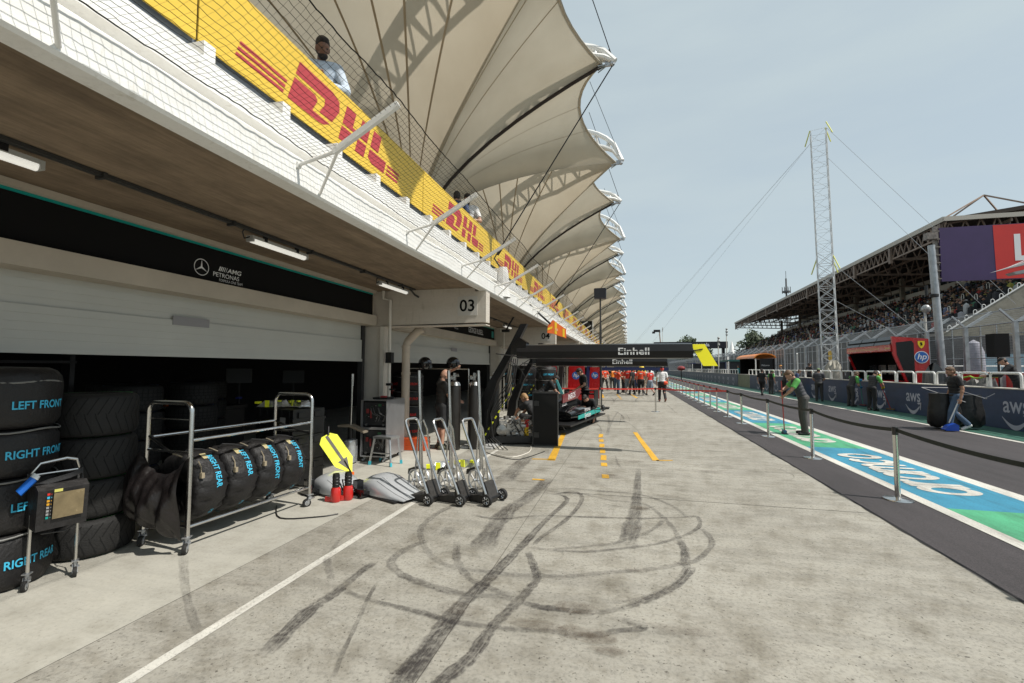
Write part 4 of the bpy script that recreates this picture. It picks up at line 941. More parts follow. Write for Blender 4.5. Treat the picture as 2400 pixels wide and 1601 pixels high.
# ---- electronics cabinet, step, crates
t = thing('equipment_cabinet', 'silver equipment cabinet on castors with two open bays of dials and hoses', 'cabinet', (-4.60, 8.10, 0), R_(4))
b = MB(); b.rng(.245, .255, -.40, .42, .10, 1.14); b.rng(-.255, -.245, -.40, .42, .10, 1.14); b.rng(-.244, .244, -.40, .42, 1.13, 1.14); b.rng(-.244, .244, -.40, .42, .10, .12); b.rng(-.244, .244, .40, .42, .121, 1.129); b.rng(-.244, .244, -.40, -.36, .60, .64)
b.build('case', M('cabinet_alu', (.46, .46, .47), .38, .75, n=(5, .08)), t, 0)
random.seed(12)
for q, z0 in ((0, .125), (1, .645)):
    b = MB(); b.rng(-.244, .244, -.33, .39, z0, z0+.47); bay = b.build('equipment_bay', BLACKM, t, 0)
    b = MB(); b.rng(-.225, .225, -.3305, -.3301, z0+.03, z0+.45, 3); mats = [M('dial_red', (.22, .03, .03)), M('dial_green', (.03, .12, .05)), M('lamp_white', (.6, .6, .58)), M('panel_dark', (.02, .02, .022), .5), STEEL]
    for _ in range(46):
        x, z = random.uniform(-.20, .18), z0+random.uniform(.10, .40); w = random.uniform(.004, .012); b.rng(x, x+w, -.345, -.331, z, z+random.uniform(.005, .02), random.choice([0, 1, 2, 3, 3, 3, 4, 4]))
    b.rng(.04, .15, -.345, -.331, z0+.05, z0+.13, 3); b.rng(-.17, -.12, -.36, -.331, z0+.25, z0+.33, 0); b.rng(-.09, -.07, -.36, -.331, z0+.16, z0+.30, 0); b.rng(.06, .12, -.34, -.331, z0+.38, z0+.42, 1)
    b.build('dials', mats, bay, 0)
    b = MB()
    for k in range(4): x = random.uniform(-.2, .1); b.tube([(x, -.34, z0+.35), (x+.05, -.38, z0+.25), (x+.15, -.36, z0+.2), (x+.1, -.34, z0+.1)], .006, 5)
    for x in (-.17, .17): b.lathe([(.022, -.012), (.022, .012)], (x, -.345, z0+.04), 12, 'y', caps=True)
    b.build('hoses', M('hose_grey', (.12, .12, .12), .5), bay)
for x in (-.2, .2):
    for y in (-.34, .36): castor(t, x, y, .035, 1.0)
b = MB(); b.box((.0, 0, 1.16), (.30, .3, .035)); b.box((.05, -.1, 1.19), (.10, .08, .03), mi=1); b.build('tray', [BLACK, M('small_red', (.35, .03, .03))], t, 0)
t = thing('step_stool', 'folding aluminium step stool with turquoise feet in front of the cabinet', 'step stool', (-4.28, 7.62, .008), R_(-8)); t.scale = (1.12, 1.12, 1.08)
b = MB(); b.rng(-.15, .20, -.12, .12, .43, .465); b.build('tread', ALU, t, 0)
for x, dx in ((-.12, -.07), (.17, .05)):
    for y in (-.11, .11):
        b = MB(); b.beam((x, y, .43), (x+dx, y*1.25, .03), .02, .03); lg = b.build('leg', ALU, t, 0)
        b = MB(); b.beam((x+dx*.92, y*1.23, .06), (x+dx, y*1.25, .0), .03, .04); b.build('foot', M('turquoise_foot', (.05, .45, .55), .5), lg, 0)
b = MB(); b.bar((-.155, -.125, .20), (.19, -.125, .20), .010, 6); b.build('brace', ALU, t)
t = thing('hose_crate', 'low orange red crate of folded hoses behind the step stool', 'crate', (-4.40, 9.15, .008), .1)
b = MB()
for k in range(5): b.box((0, 0, .03+.05*k), (.50-.02*(k % 2), .35, .046), .0)
b.build('crate', M('crate_orange', (.62, .09, .02), .45), t, 20)

# ---- three quick lift jacks and the tall bars standing with them
def jack():
    t = thing('lift_jack', 'x', 'jack', (0, 0, .008), 0, 'wheeled lift jacks in a row')
    b = MB()                                                         # hoop handle, two long legs down to the axle
    P = lambda x, y, z: V(x, y, z)
    b.tube([(.15, -.12, .10), (-.25, -.12, .99), (-.265, -.11, 1.03), (-.27, -.08, 1.05), (-.27, .08, 1.05), (-.265, .11, 1.03), (-.25, .12, .99), (.15, .12, .10)], .017, 10); b.build('handle', STEEL, t)
    b = MB(); b.tube([(-.10, .26, .16), (-.14, .18, .9), (-.17, .13, 1.03)], .012, 8); b.build('rear_leg', STEEL, t)
    b = MB(); b.bar((-.06, .10, .56), (-.13, .19, .6), .009, 6); b.build('link', STEEL, t)
    b = MB(); b.prism([(-.36, .0), (.16, .0), (.19, .06), (.10, .26), (.07, .26), (.06, .09), (-.12, .07), (-.34, .03)], lambda u, v: (u, -.095, v+.012), (0, .19, 0)); b.build('foot', M('jack_black', (.03, .027, .024), .5, n=(20, .4)), t)
    b = MB(); b.bar((.17, -.17, .075), (.17, .17, .075), .022, 8); b.build('axle', BLACK, t)
    for y in (-.17, .17):
        b = MB(); b.lathe([(.0, -.02), (.05, -.022), (.055, -.026), (.072, -.02), (.076, 0), (.072, .02), (.055, .026), (.05, .022), (0, .02)], (0, 0, 0), 22, 'y')
        w = b.build('wheel', RUB, t); w.location = (.19, y, .078)
        b = MB()
        b.lathe([(.05, -.0275), (.046, -.0285)], (0, 0, 0), 20, 'y'); 
        for k in range(6): a = k*math.pi/3; b.bar((.015*math.cos(a), -.028, .015*math.sin(a)), (.046*math.cos(a), -.028, .046*math.sin(a)), .006, 5)
        b.build('rim', ALU, w)
    return t
jk = jack(); JL = ['leftmost of the three steel lift jacks with hoop handles', 'middle one of the three steel lift jacks', 'rightmost of the three steel lift jacks']
JP = ((-2.60, 5.70), (-2.22, 5.76), (-1.86, 5.86))
for i, (x, y) in enumerate(JP):
    o = jk if i == 0 else dup(jk, (x, y, .008)); o.location = (x, y, .008); o.rotation_euler = (0, 0, R_((-16, -10, -19)[i])); o['label'] = JL[i]
def bar_trolley():
    t = thing('jack_bar', 'x', 'lifting bar', (0, 0, .008), 0, 'tall lifting bars on spoked wheels')
    b = MB(); b.tube([(.02, .02, .30), (.0, .02, .9), (-.055, .02, 1.66), (-.056, .02, 1.70)], [.022, .022, .024, .026], 10); b.build('bar', STEEL, t)
    b = MB(); b.bar((-.05, -.03, .12), (.0, 0, 1.0), .012, 8); b.bar((.05, .05, .12), (.01, .02, 1.0), .012, 8); b.build('stay', STEEL, t)
    for y in (-.06, .10):
        b = MB(); R = .145
        b.lathe([(R-.012, -.010), (R, -.012), (R, .012), (R-.012, .010), (R-.012, -.010)], n=30, axis='y'); b.lathe([(.02, -.02), (.022, 0), (.02, .02)], n=10, axis='y', caps=True)
        for k in range(5):
            a = 2*math.pi*k/5
            for s in (-.12, .12): b.bar((.018*math.cos(a), 0, .018*math.sin(a)), ((R-.01)*math.cos(a+s), 0, (R-.01)*math.sin(a+s)), .005, 5)
        w = b.build('wheel', ALU, t); w.location = (-.02, y, .15)
    b = MB(); b.prism([(-.30, .28), (-.05, .36), (-.02, .33), (-.25, .24), (-.31, .20)], lambda u, v: (u, .0, v-.03), (0, .05, 0)); b.build('hook', BLACK, t); return t
bt = bar_trolley(); BLb = ['tall steel lifting bar left of the row, ending below a black helmet', 'tall steel lifting bar in the middle, crossing the mechanic by the tyres', 'tall steel lifting bar at the right, before the black gas cylinders']
for i, (x, y) in enumerate(((-2.92, 6.15), (-2.50, 6.25), (-2.08, 6.35))):
    o = bt if i == 0 else dup(bt, (x, y, .008)); o.location = (x, y, .008); o.rotation_euler = (0, 0, R_(-35)); o['label'] = BLb[i]
# helmets on a rail, gas cylinders
t = thing('helmet_rail', 'thin steel rail across the doorway carrying two black helmets', 'rail')
b = MB(); b.bar((-5.2, 10.1, 1.72), (-3.5, 9.9, 1.72), .014, 8); b.build('rail', STEEL, t)
b = MB(); b.bar((-5.2, 10.1, .01), (-5.2, 10.1, 1.72), .016, 8); b.bar((-3.5, 9.9, .01), (-3.5, 9.9, 1.72), .016, 8); b.build('upright', STEEL, t, split=True)
for i, x in enumerate((-4.62, -3.92)):
    t = thing('helmet', ['black glossy helmet with visor, left one on the rail', 'black glossy helmet with pale visor, right one on the rail'][i], 'helmet', (x, 10.0, 1.735), R_(-60+15*i), 'black helmets on the rail')
    b = MB(); b.ell((0, 0, .12), (.135, .155, .145), 20, 12); b.box((0, .13, .03), (.15, .06, .07)); b.build('shell', BLACKG, t, 60)
    b = MB(); vs = []; fs = []
    for j in range(5):
        for k in range(11): a = R_(-70+14*k); e = R_(-12+10*j); vs.append((.139*math.sin(a)*math.cos(e), .160*math.cos(a)*math.cos(e), .12+.148*math.sin(e)))
    for j in range(4):
        for k in range(10): fs.append((j*11+k, j*11+k+1, (j+1)*11+k+1, (j+1)*11+k))
    b.add(vs, fs); b.build('visor', M('visor', (.30, .33, .36) if i else (.05, .05, .06), .08, .3, coat=.5), t, 60)
for i, (x, y) in enumerate(((-3.62, 9.35), (-3.24, 9.55), (-3.02, 10.3))):
    t = thing('gas_cylinder', ['tall black gas cylinder nearest the mechanic', 'tall black gas cylinder second from the mechanic', 'tall black gas cylinder partly behind the boom leg'][i], 'gas cylinder', (x, y, .008), 0, 'black gas cylinders')
    b = MB(); b.lathe([(.0, 0), (.125, 0), (.13, .02), (.13, 1.30), (.115, 1.39), (.06, 1.45), (.05, 1.46)], n=22); b.build('bottle', M('cylinder_black', (.016, .014, .012), .35, n=(6, .3)), t)
    b = MB(); b.lathe([(.13, 1.36), (.10, 1.43)], n=20); b.box((0, 0, 1.55), (.05, .05, .16)); b.lathe([(.035, -.02), (.035, .02)], (.07, -.02, 1.58), 12, 'x', caps=True); b.lathe([(.035, -.015), (.035, .015)], (-.05, -.05, 1.52), 12, 'y', caps=True); b.bar((-.1, 0, 1.56), (.1, 0, 1.56), .012, 6); b.build('valve', STEEL, t)

# ---- boom arm over the pit box
def boom(loc, label, x_end, lettering, flag):
    t = thing('overhead_boom', label, 'boom', loc)
    leg = [(-.86, 0, .05), (-.80, 0, .75), (-.52, 0, 1.45), (-.17, 0, 2.06), (.16, 0, 2.72)]
    b = MB(); vs = []                                                # swept leg, broad at the foot
    W = [.30, .24, .17, .15, .13]; D = [.16, .14, .12, .11, .09]
    for (x, y, z), w, d in zip(leg, W, D):
        for sx, sy in ((-1, -1), (1, -1), (1, 1), (-1, 1)): vs.append((x+sx*w/2*1.1, y+sy*d, z))
    fs = [(4*i+k, 4*i+(k+1) % 4, 4*i+4+(k+1) % 4, 4*i+4+k) for i in range(4) for k in range(4)]+[(3, 2, 1, 0), (16, 17, 18, 19)]
    b.add(vs, fs); b.build('leg', CARBON, t, 25)
    b = MB(); sec = [(-.16, 1.96), (-.19, 2.10), (-.12, 2.24), (.10, 2.27), (.16, 2.12), (.10, 1.95)]
    b.prism(sec, lambda u, v: (.02, u, v), (x_end, 0, 0)); bm_ = b.build('beam', CARBON, t, 25)
    b = MB(); b.prism([(-.12, -.02), (.2, .02), (.24, .26), (.05, .38), (-.1, .2)], lambda u, v: (u, -.15, 2.05+v), (0, .28, 0)); b.build('shoulder', BLACKG, t)
    if lettering:
        b = MB(); b.text(lettering, face((x_end*.60, -.187, 2.03), (1, 0, 0), (0, .0, 1)), .20, .018, sx=1.22); b.build('lettering', WPRINT, bm_, 0)
    b = MB(); b.rng(-1.15, -.45, -.45, .45, .008-loc[2], .05-loc[2]); b.build('base_plate', M('base_white', (.45, .45, .44), .5), t, 0)
    b = MB(); random.seed(6)
    for k in range(5):
        yy = -.16-.02*k; b.tube([(.05-.04*k, yy, 1.95), (-.0-.05*k, yy-.05, 1.55-.05*k), (-.12-.06*k, yy-.06, 1.1), (-.45-.02*k, yy-.03, .75), (-.72+.06*k, yy, .25), (-.5+.1*k, yy-.2, .02)], .011, 6)
    b.tube([(-.1, -.15, 1.9), (.15, -.25, 1.7), (.25, -.2, 1.5), (.1, -.2, 1.4), (.2, -.15, 1.85)], .006, 5); b.tube([(-.2, -.18, 1.85), (.05, -.3, 1.75), (.35, -.22, 1.95)], .008, 5); b.bar((-.45, -.16, 2.06), (.25, -.16, 1.97), .014, 6)
    b.build('hoses', M('hose_black', (.022, .022, .022), .5), t)
    b = MB()
    for k in range(9): p = V(-.05-.075*k, -.19, 1.32-.125*k); b.bar(p, p+V(-.03, 0, -.05), .017, 8)
    b.build('hose_sleeve', YEL, t)
    if flag:
        f = MB(); f.prism([(0, 0), (.27, 0), (.50, -.44), (.22, -.44)], lambda u, v: (x_end+.0+u*.98, .0+v*.2, 2.24+v), (0, .02, 0)); fl = f.build('flag_plate', M('flag_yellow', (.86, .78, .005), .5), t, 0)
        f = MB(); f.bar((x_end-.1, -.03, 2.08), (x_end+.22, -.03, 2.14), .012, 6); f.build('hinge', BLACK, t)
    return t
boom((-2.38, 9.95, .0), 'black swept overhead boom nearest the viewer with white lettering and a yellow end plate', 3.62, 'Einhell', True)
boom((-3.02, 15.4, -.14), 'second black overhead boom, just behind the nearest one', 4.20, 'Einhell', False)
def far_boom(loc, label, x_end, lettering, m, h=2.0, th=.28):
    t = thing('overhead_boom', label, 'boom', loc)
    b = MB(); b.prism([(-.20, 0), (.05, 0), (.22, h+.4), (-.02, h+.4)], lambda u, v: (u-.2, 0, v), (0, .3, 0)); b.build('leg', m, t, 0)
    b = MB(); b.rng(-.1, x_end, 0, .3, h, h+th); bm_ = b.build('beam', m, t, 0)
    b = MB(); b.rng(-.8, .5, -.3, .6, .008, .06); b.build('base_plate', GALV, t, 0)
    if lettering: b = MB(); b.text(lettering, face((x_end*.55, -.005, h+.08), (1, 0, 0), (0, 0, 1)), th*.72, .01); b.build('lettering', WPRINT, bm_, 0)
far_boom((-3.4, 25.0, 0), 'dark red based overhead boom before the crowd in red shirts', 5.3, 'CEVA', M('boom_dark', (.02, .018, .018), .4), 1.93, .20)
far_boom((-2.35, 30.2, 0), 'navy overhead boom with a thick blue leg behind the red shirts', 4.8, None, M('boom_navy', (.012, .022, .09), .4), 1.62, .18)
far_boom((-3.4, 45, 0), 'far dark overhead boom third past the crowd', 5.5, None, M('boom_dark', (.02, .018, .018), .4), 2.0, .3)
far_boom((-3.4, 60, 0), 'far green overhead boom near the end of the row', 6.0, None, M('boom_green', (.01, .06, .035), .4), 2.2, .5)
far_boom((-3.4, 78, 0), 'farthest blue overhead boom in the pit row', 6.0, None, M('boom_blue', (.02, .06, .2), .4), 2.1, .5)
# ---- generator trolley with engine parts, extinguisher, black speaker case
t = thing('engine_trolley', 'low black trolley carrying a bare engine and starter motor beside the boom', 'trolley', (-2.50, 10.55, .008), R_(20))
b = MB(); b.rng(-.55, .50, -.28, .28, .10, .16); b.rng(-.55, .50, -.30, -.28, .05, .20); b.build('deck', BLACK, t, 0)
for x in (-.45, .40):
    for y in (-.22, .22):
        b = MB(); b.lathe([(.0, -.02), (.05, -.02), (.05, .02), (0, .02)], (x, y, .05), 14, 'y'); b.build('wheel', RUB, t)
random.seed(21); b = MB()
b.lathe([(.0, -.14), (.12, -.12), (.13, .10), (.05, .12), (.05, .2), (0, .2)], (-.40, -.1, .32), 18, 'y'); b.rng(-.28, .22, -.16, .18, .18, .46)
for _ in range(26):
    x, y, z = random.uniform(-.42, .28), random.uniform(-.24, .1), random.uniform(.22, .62); r = random.uniform(.02, .06)
    if random.random() < .5: b.lathe([(r, -r), (r*1.1, 0), (r, r)], (x, y, z), 10, random.choice('xyz'), caps=True)
    else: b.box((x, y, z), (r*2, r*1.6, r*1.4), random.random())
b.build('engine', M('engine_metal', (.38, .37, .35), .38, .8, n=(14, .35)), t, 30)
b = MB()
for _ in range(10):
    x, y, z = random.uniform(-.3, .3), -.22, random.uniform(.25, .6); b.tube([(x, y, z), (x+.08, y-.05, z+.06), (x+.16, y-.02, z-.04), (x+.2, y+.02, z-.12)], .009, 5)
b.build('hoses', M('hose_black', (.022, .022, .022), .5), t)
t = thing('fire_extinguisher', 'yellow and red fire extinguisher standing on the engine trolley', 'extinguisher', (-2.28, 10.45, .17))
b = MB(); b.lathe([(0, 0), (.05, 0), (.053, .02), (.053, .22)], n=16); b.build('bottle', M('ext_yellow', (.75, .48, .02), .35), t)
b = MB(); b.lathe([(.053, .22), (.053, .29), (.04, .33), (.015, .35), (0, .35)], n=16); b.box((.02, 0, .37), (.09, .03, .04)); b.build('head', RED, t)
t = thing('speaker_case', 'upright black flat case standing on the yellow pit box line', 'case', (-1.80, 10.36, .008), R_(6))
b = MB(); b.rng(-.30, .255, -.11, .11, .0, 1.20); b.build('body', M('case_black', (.004, .004, .004), .6, n=(12, .3), spec=.3), t, 0)
b = MB()
for z in (.0, 1.17): b.rng(-.31, .265, -.12, .12, z, z+.03)
for x in (-.305, .245): b.rng(x, x+.02, -.118, .118, .03, 1.17)
b.build('edge_trim', M('trim_black', (.03, .03, .03), .4), t, 0)
b = MB()
for z in (.25, .95): b.rng(-.27, -.16, -.125, -.111, z-.06, z+.05)
b.build('catch', M('catch_dark', (.02, .02, .02), .35), t, 0, split=True)
# loose cables on the floor
for pts, lab in (([(-3.2, 9.6), (-2.6, 8.9), (-2.1, 8.6), (-1.9, 8.9), (-1.7, 9.6)], 'thin black cable snaking from the boom foot to the black case'), ([(-4.3, 5.0), (-3.9, 4.6), (-3.5, 4.75), (-3.35, 4.9)], 'short wire lying on the slab before the tyre cart'), ([(-2.6, 9.0), (-2.2, 8.8), (-2.0, 9.4), (-2.1, 10.1)], 'white hose curling on the floor below the engine trolley')):
    b = MB(); P = [V(x, y, .016) for x, y in pts]; Q = []
    for i in range(len(P)-1):
        p0, p1, p2, p3 = P[max(0, i-1)], P[i], P[i+1], P[min(len(P)-1, i+2)]
        for k in range(5): tt = k/5; Q.append(.5*((2*p1)+(p2-p0)*tt+(2*p0-5*p1+4*p2-p3)*tt*tt+(3*p1-p0-3*p2+p3)*tt**3))
    b.tube(Q+[P[-1]], .009 if 'hose' in lab else .007, 6); tag(b.build('floor_cable', WHITE_W if 'hose' in lab else BLACK), lab, 'cable')
# teal bodywork piece, red upright panels further on
t = tag(MB().prism([(0, 0), (.09, .02), (-.16, .62), (-.22, .60)], lambda u, v: (-2.62+u, 12.3, .42+v), (0, .05, 0)).build('bodywork_fin', M('fin_teal', (.10, .42, .42), .35), smooth=0), 'pale turquoise bodywork fin leaning beyond the engine trolley', 'fin')
t = tag(MB().prism([(0, 0), (.09, .02), (-.1, .45), (-.15, .44)], lambda u, v: (-2.0+u, 14.0, .95+v), (0, .05, 0)).build('bodywork_fin', M('fin_teal', (.10, .42, .42), .35), smooth=0), 'smaller turquoise fin standing above the black case', 'fin')
def red_panel(loc, w, h, label, round_mark=True, rz=0):
    t = thing('red_screen', label, 'screen', loc, rz)
    b = MB(); b.prism([(0, 0), (w, 0), (w*.95, h), (w*.12, h)], lambda u, v: (u, 0, v), (0, .12, 0)); p = b.build('panel', REDC, t, 0)
    if round_mark:
        b = MB(); b.add([V(w*.5+x, -.004, h*.74+z) for x, z in circ(28, .20)], [tuple(range(28))]); q = b.build('roundel', M('roundel_blue', (.02, .12, .42), .4), p, 0)
        b = MB(); b.text('hp', face((w*.5-.145, -.008, h*.74-.07), (1, 0, 0), (0, 0, 1)), .28, .006, .25); b.build('lettering', WPRINT, q, 0)
    else:
        b = MB(); b.add([V(w*x, -.004, h*z) for x, z in ((.35, .15), (.6, .2), (.5, .85), (.38, .7))], [(0, 1, 2, 3)]); b.build('stripe', WPRINT, p, 0)
red_panel((-3.05, 23.6, 0), .95, 1.85, 'red upright panel with a round blue emblem beyond the tyre stacks', True)
red_panel((-2.2, 26.8, 0), .7, 1.8, 'second red upright panel behind the first', True)
red_panel((-4.1, 23.0, 1.55), .62, .75, 'small red raised panel with a white mark above the tyre stacks', False)
b = MB(); P = [V(-2.6+.9*s, 22.4, .55+.35*math.sin(2.6*s)) for s in (0, .25, .5, .75, 1)]
t = thing('race_car', 'red racing car nose half hidden behind the dark car', 'car', (-2.35, 21.0, .008), .2)
b = MB(); secs = [(0, .10, .30, .12), (.8, .18, .38, .18), (1.6, .26, .48, .28), (2.4, .28, .55, .42), (3.2, .24, .45, .5)]; vs = []; n = 12
for y, w, z, h in secs: vs += [(w*math.cos(a), y, z+h*.5*math.sin(a)) for a in [2*math.pi*k/n for k in range(n)]]
b.add(vs, [(i*n+k, i*n+(k+1) % n, (i+1)*n+(k+1) % n, (i+1)*n+k) for i in range(len(secs)-1) for k in range(n)]+[tuple(range(n))]); b.build('body', REDC, t, 50)
b = MB(); b.rng(-.9, .9, -.25, .12, .12, .16); b.prism([(-.25, .1), (.15, .1), (.15, .4), (-.2, .35)], lambda u, v: (-.9, u, v), (.02, 0, 0)); b.prism([(-.25, .1), (.15, .1), (.15, .4), (-.2, .35)], lambda u, v: (.88, u, v), (.02, 0, 0)); b.build('front_wing', REDC, t, 0)
b = MB(); b.rng(.1, .3, .9, 2.0, .50, .54); b.build('stripe', WPRINT, t, 0)
# dark racing car on stands, side on
t = thing('race_car', 'black and turquoise racing car without wheels, half behind the black case', 'car', (-2.12, 12.7, .008), R_(-11))
def hull(secs, name, m, n=16, parent=t):
    b = MB(); vs = []
    for y, x, w, z0, z1 in secs:
        for k in range(n):
            a = 2*math.pi*k/n; c, s = math.cos(a), math.sin(a); e = .6
            vs.append((x+w*abs(c)**e*(1 if c > 0 else -1), y, (z0+z1)/2+(z1-z0)/2*abs(s)**e*(1 if s > 0 else -1)))
    b.add(vs, [(i*n+k, i*n+(k+1) % n, (i+1)*n+(k+1) % n, (i+1)*n+k) for i in range(len(secs)-1) for k in range(n)]+[tuple(range(n)), tuple(range((len(secs)-1)*n, len(secs)*n))])
    return b.build(name, m, parent, 45)
hull([(-1.0, 0, .10, .45, .62), (.0, 0, .22, .36, .80), (.9, 0, .30, .34, .98), (1.6, 0, .26, .36, .94), (2.5, 0, .16, .42, .72), (3.4, 0, .10, .46, .62)], 'body', CARBON)
hull([(.1, 0, .60, .30, .55), (.7, 0, .76, .28, .66), (1.5, 0, .74, .28, .64), (2.3, 0, .50, .30, .52), (2.9, 0, .2, .32, .45)], 'sidepod', BLACKG)
b = MB(); b.rng(-.8, 3.2, 0, 0, 0, 0) if False else None
b.rng(-.80, .80, -.6, 3.1, .22, .26); b.build('floor', BLACK, t, 0)
b = MB(); b.prism([(.15, .34), (2.55, .36), (2.45, .50), (.15, .44)], lambda u, v: (.768, u, v), (.012, 0, 0)); sp = b.build('side_stripe', TEAL, t, 0)
b = MB(); b.text('Syntium', face((.784, .75, .33), (0, 1, 0), (0, 0, 1)), .20, .006); b.text('PETRONAS', face((.784, .75, .51), (0, 1, 0), (0, 0, 1)), .12, .008); b.build('lettering', WPRINT, sp, 0)
b = MB(); b.prism([(.0, .78), (1.35, .84), (1.75, 1.0), (1.6, 1.12), (.0, 1.0)], lambda u, v: (.36, u, v), (.03, 0, 0)); wp = b.build('engine_cover', M('maroon', (.16, .012, .018), .3, coat=.4), t, 0)
b = MB(); b.text('INEOS', face((.394, .45, .84), (0, 1, .09), (0, 0, 1)), .22, .004, sx=1.1); b.build('lettering', WPRINT, wp, 0)
b = MB(); b.rng(.30, .33, -.1, 1.5, .66, .78); eb = b.build('cover_band', BLACKM, t, 0); b = MB(); b.text('SOLERA', face((.334, .1, .68), (0, 1, .05), (0, 0, 1)), .10, .01, sx=1.2); b.build('lettering', WPRINT, eb, 0)
b = MB(); b.rng(-.5, .5, 2.9, 3.2, .86, .90); b.rng(-.5, .5, 3.0, 3.25, .97, 1.0)
for s in (-.52, .50): b.rng(s, s+.02, 2.8, 3.3, .5, 1.02)
b.build('rear_wing', CARBON, t, 0)
b = MB(); b.bar((.45, 1.0, .55), (1.0, 2.3, .45), .014, 6); b.bar((.3, 2.5, .5), (.85, 2.7, .42), .014, 6); b.bar((.3, 2.7, .6), (.85, 2.7, .50), .014, 6); b.lathe([(.0, -.05), (.09, -.05), (.10, .0), (.06, .04), (0, .04)], (.84, 2.7, .46), 16, 'x'); b.build('suspension', BLACK, t)
for y in (0.3, 2.4):
    b = MB(); b.bar((-.35, y, 0), (-.2, y, .24), .02, 6); b.bar((.35, y, 0), (.2, y, .24), .02, 6); b.bar((-.35, y, .03), (.35, y, .03), .015, 6); b.build('stand', STEEL, t)
# orange and yellow folded pit board on a thin bent arm
t = thing('marker_board', 'orange and yellow folded marker board hung on a bent black arm from the 04 beam', 'board', (-2.42, 14.0, 0))
b = MB(); b.tube([(-1.35, .2, 2.95), (-.95, .15, 3.60), (-.78, .1, 3.78), (-.60, .1, 3.76), (.12, 0, 3.10)], .030, 8); b.box((-1.36, .2, 2.93), (.24, .1, .08)); b.build('arm', BLACK, t)
of = lambda u, v: V(.02+u*.55, -.05+.25*u, 2.80+v*.5-u*.16)
b = MB(); b.prism([(0, .05), (.30, .1), (.30, .95), (.05, .55)], of, (0, .05, 0)); b.prism([(.31, .1), (1.0, .05), (1.0, .62), (.31, .95)], of, (0, .05, 0)); bd = b.build('board', M('board_orange', (.72, .13, .012), .4), t, 0)
b = MB()
for u0, u1, v0, v1 in ((.40, .52, .14, .86), (.82, .93, .10, .60)): b.add([of(u0, v0)-V(0, .006, 0), of(u1, v0)-V(0, .006, 0), of(u1, v1)-V(0, .006, 0), of(u0, v1)-V(0, .006, 0)], [(0, 1, 2, 3)])
b.add([of(x, y)-V(0, .007, 0) for x, y in ((.02, .2), (.28, .42), (.28, .55), (.03, .35))], [(0, 1, 2, 3)]); b.build('stripe', M('board_yellow', (.78, .50, .02), .4), bd, 0)
b = MB(); b.add([of(.5+x*.16, .42+z*.3)-V(0, .009, 0) for x, z in circ(14, .5, .3)], [tuple(range(14))]); b.build('emblem', M('shell_cream', (.75, .40, .16), .5), bd, 0)
# dark objects deep in the garage: a second boom, monitors
for x, y, z, lab in ((-8.5, 8.6, 1.55, 'dim wall monitor deep in the dark garage, left'), (-8.3, 10.1, 1.5, 'dim wall monitor deep in the dark garage, right')):
    t = thing('monitor', lab, 'monitor', (x, y, z), R_(50)); b = MB(); b.box((0, 0, 0), (.5, .05, .32)); b.build('case', BLACK, t, 0); b = MB(); b.rng(-.23, .23, -.03, -.026, -.14, .14); b.build('screen', M('screen_dim', (.006, .008, .01), .5), t, 0)
    b = MB(); b.bar((0, .03, -.16), (0, .03, -1.5), .03, 8); b.build('post', BLACK, t)
b = MB(); b.prism([(0, 0), (.13, .05), (.17, .34), (.06, .34)], lambda u, v: (-7.2+u, 3.6-u*.6, 1.45+v), (.03, .03, 0)); tag(b.build('hi_vis_jacket', M('jacket_yellow', (.35, .38, .02), .7)), 'hi vis yellow jacket hanging in the dark garage above the tyre stacks', 'jacket')

# bench and gear in the dark of the first garage, loose wrapped parts behind the jacks
t = thing('tool_bench', 'long dark tool bench with small bright items at the back of the dark garage', 'bench', (-8.6, 6.8, 0), R_(90))
b = MB(); b.rng(-1.8, 1.8, -.35, .35, .85, .92); b.build('top', BLACK, t, 0); b = MB()
for k in range(4): b.rng(-1.75+.9*k, -.95+.9*k, -.33, .33, .05, .84)
b.build('drawer_unit', BLACK, t, 0, split=True)
random.seed(14); b = MB(); mm = [M('bench_grey', (.25, .26, .27), .4), M('bench_orange', (.5, .12, .02), .5), M('bench_white', (.5, .5, .5), .5), M('bench_blue', (.03, .05, .3), .5)]
for k in range(22): x = random.uniform(-1.7, 1.7); b.box((x, random.uniform(-.3, .2), .95+random.uniform(0, .12)), (random.uniform(.04, .14), .08, random.uniform(.04, .2)), random.random(), random.choice([0, 0, 2, 1, 3]))
o = b.build('tools', mm, t, 0); o['kind'] = 'stuff'
t = thing('wheel_rack', 'dark shelf rack with pale highlights high in the dark garage', 'rack', (-9.4, 4.2, 0), R_(70))
for z in (.6, 1.2, 1.8):
    b = MB(); b.rng(-1.5, 1.5, -.25, .25, z, z+.04); b.build('shelf', M('rack_grey', (.06, .06, .065), .4, .5), t, 0)
for x in (-1.45, 1.45):
    b = MB(); b.rng(x-.03, x+.03, -.25, .25, 0, 2.2); b.build('upright', M('rack_grey', (.06, .06, .065), .4, .5), t, 0)
for i, (x, y, rz) in enumerate(((-3.15, 7.55, .4), (-2.75, 7.85, -.3))):
    g = thing('foil_wrap', ['silver and yellow wrapped part on the floor behind the lift jacks, left', 'silver and yellow wrapped part on the floor behind the lift jacks, right'][i], 'part', (x, y, .01), rz)
    b = MB(); P = [(-.2, -.12, 0), (.24, -.1, 0), (.24, .12, 0), (-.18, .14, 0), (-.10, -.05, .12), (.16, -.05, .09), (.18, .06, .14), (-.06, .07, .08)]
    b.add(P, [(0, 3, 2, 1), (4, 5, 6, 7), (0, 1, 5, 4), (1, 2, 6, 5), (2, 3, 7, 6), (3, 0, 4, 7)]); b.build('wrap', M('silver_foil', (.62, .64, .66), .25, .7, bump=(14, .9)), g, 0)
    b = MB(); b.rng(-.10, -.02, -.125, -.11, .0, .12); b.rng(.1, .18, -.12, -.06, .09, .13); b.rng(-.26, -.18, -.09, .0, .02, .08); b.build('tape', YEL, g, 0, split=True)

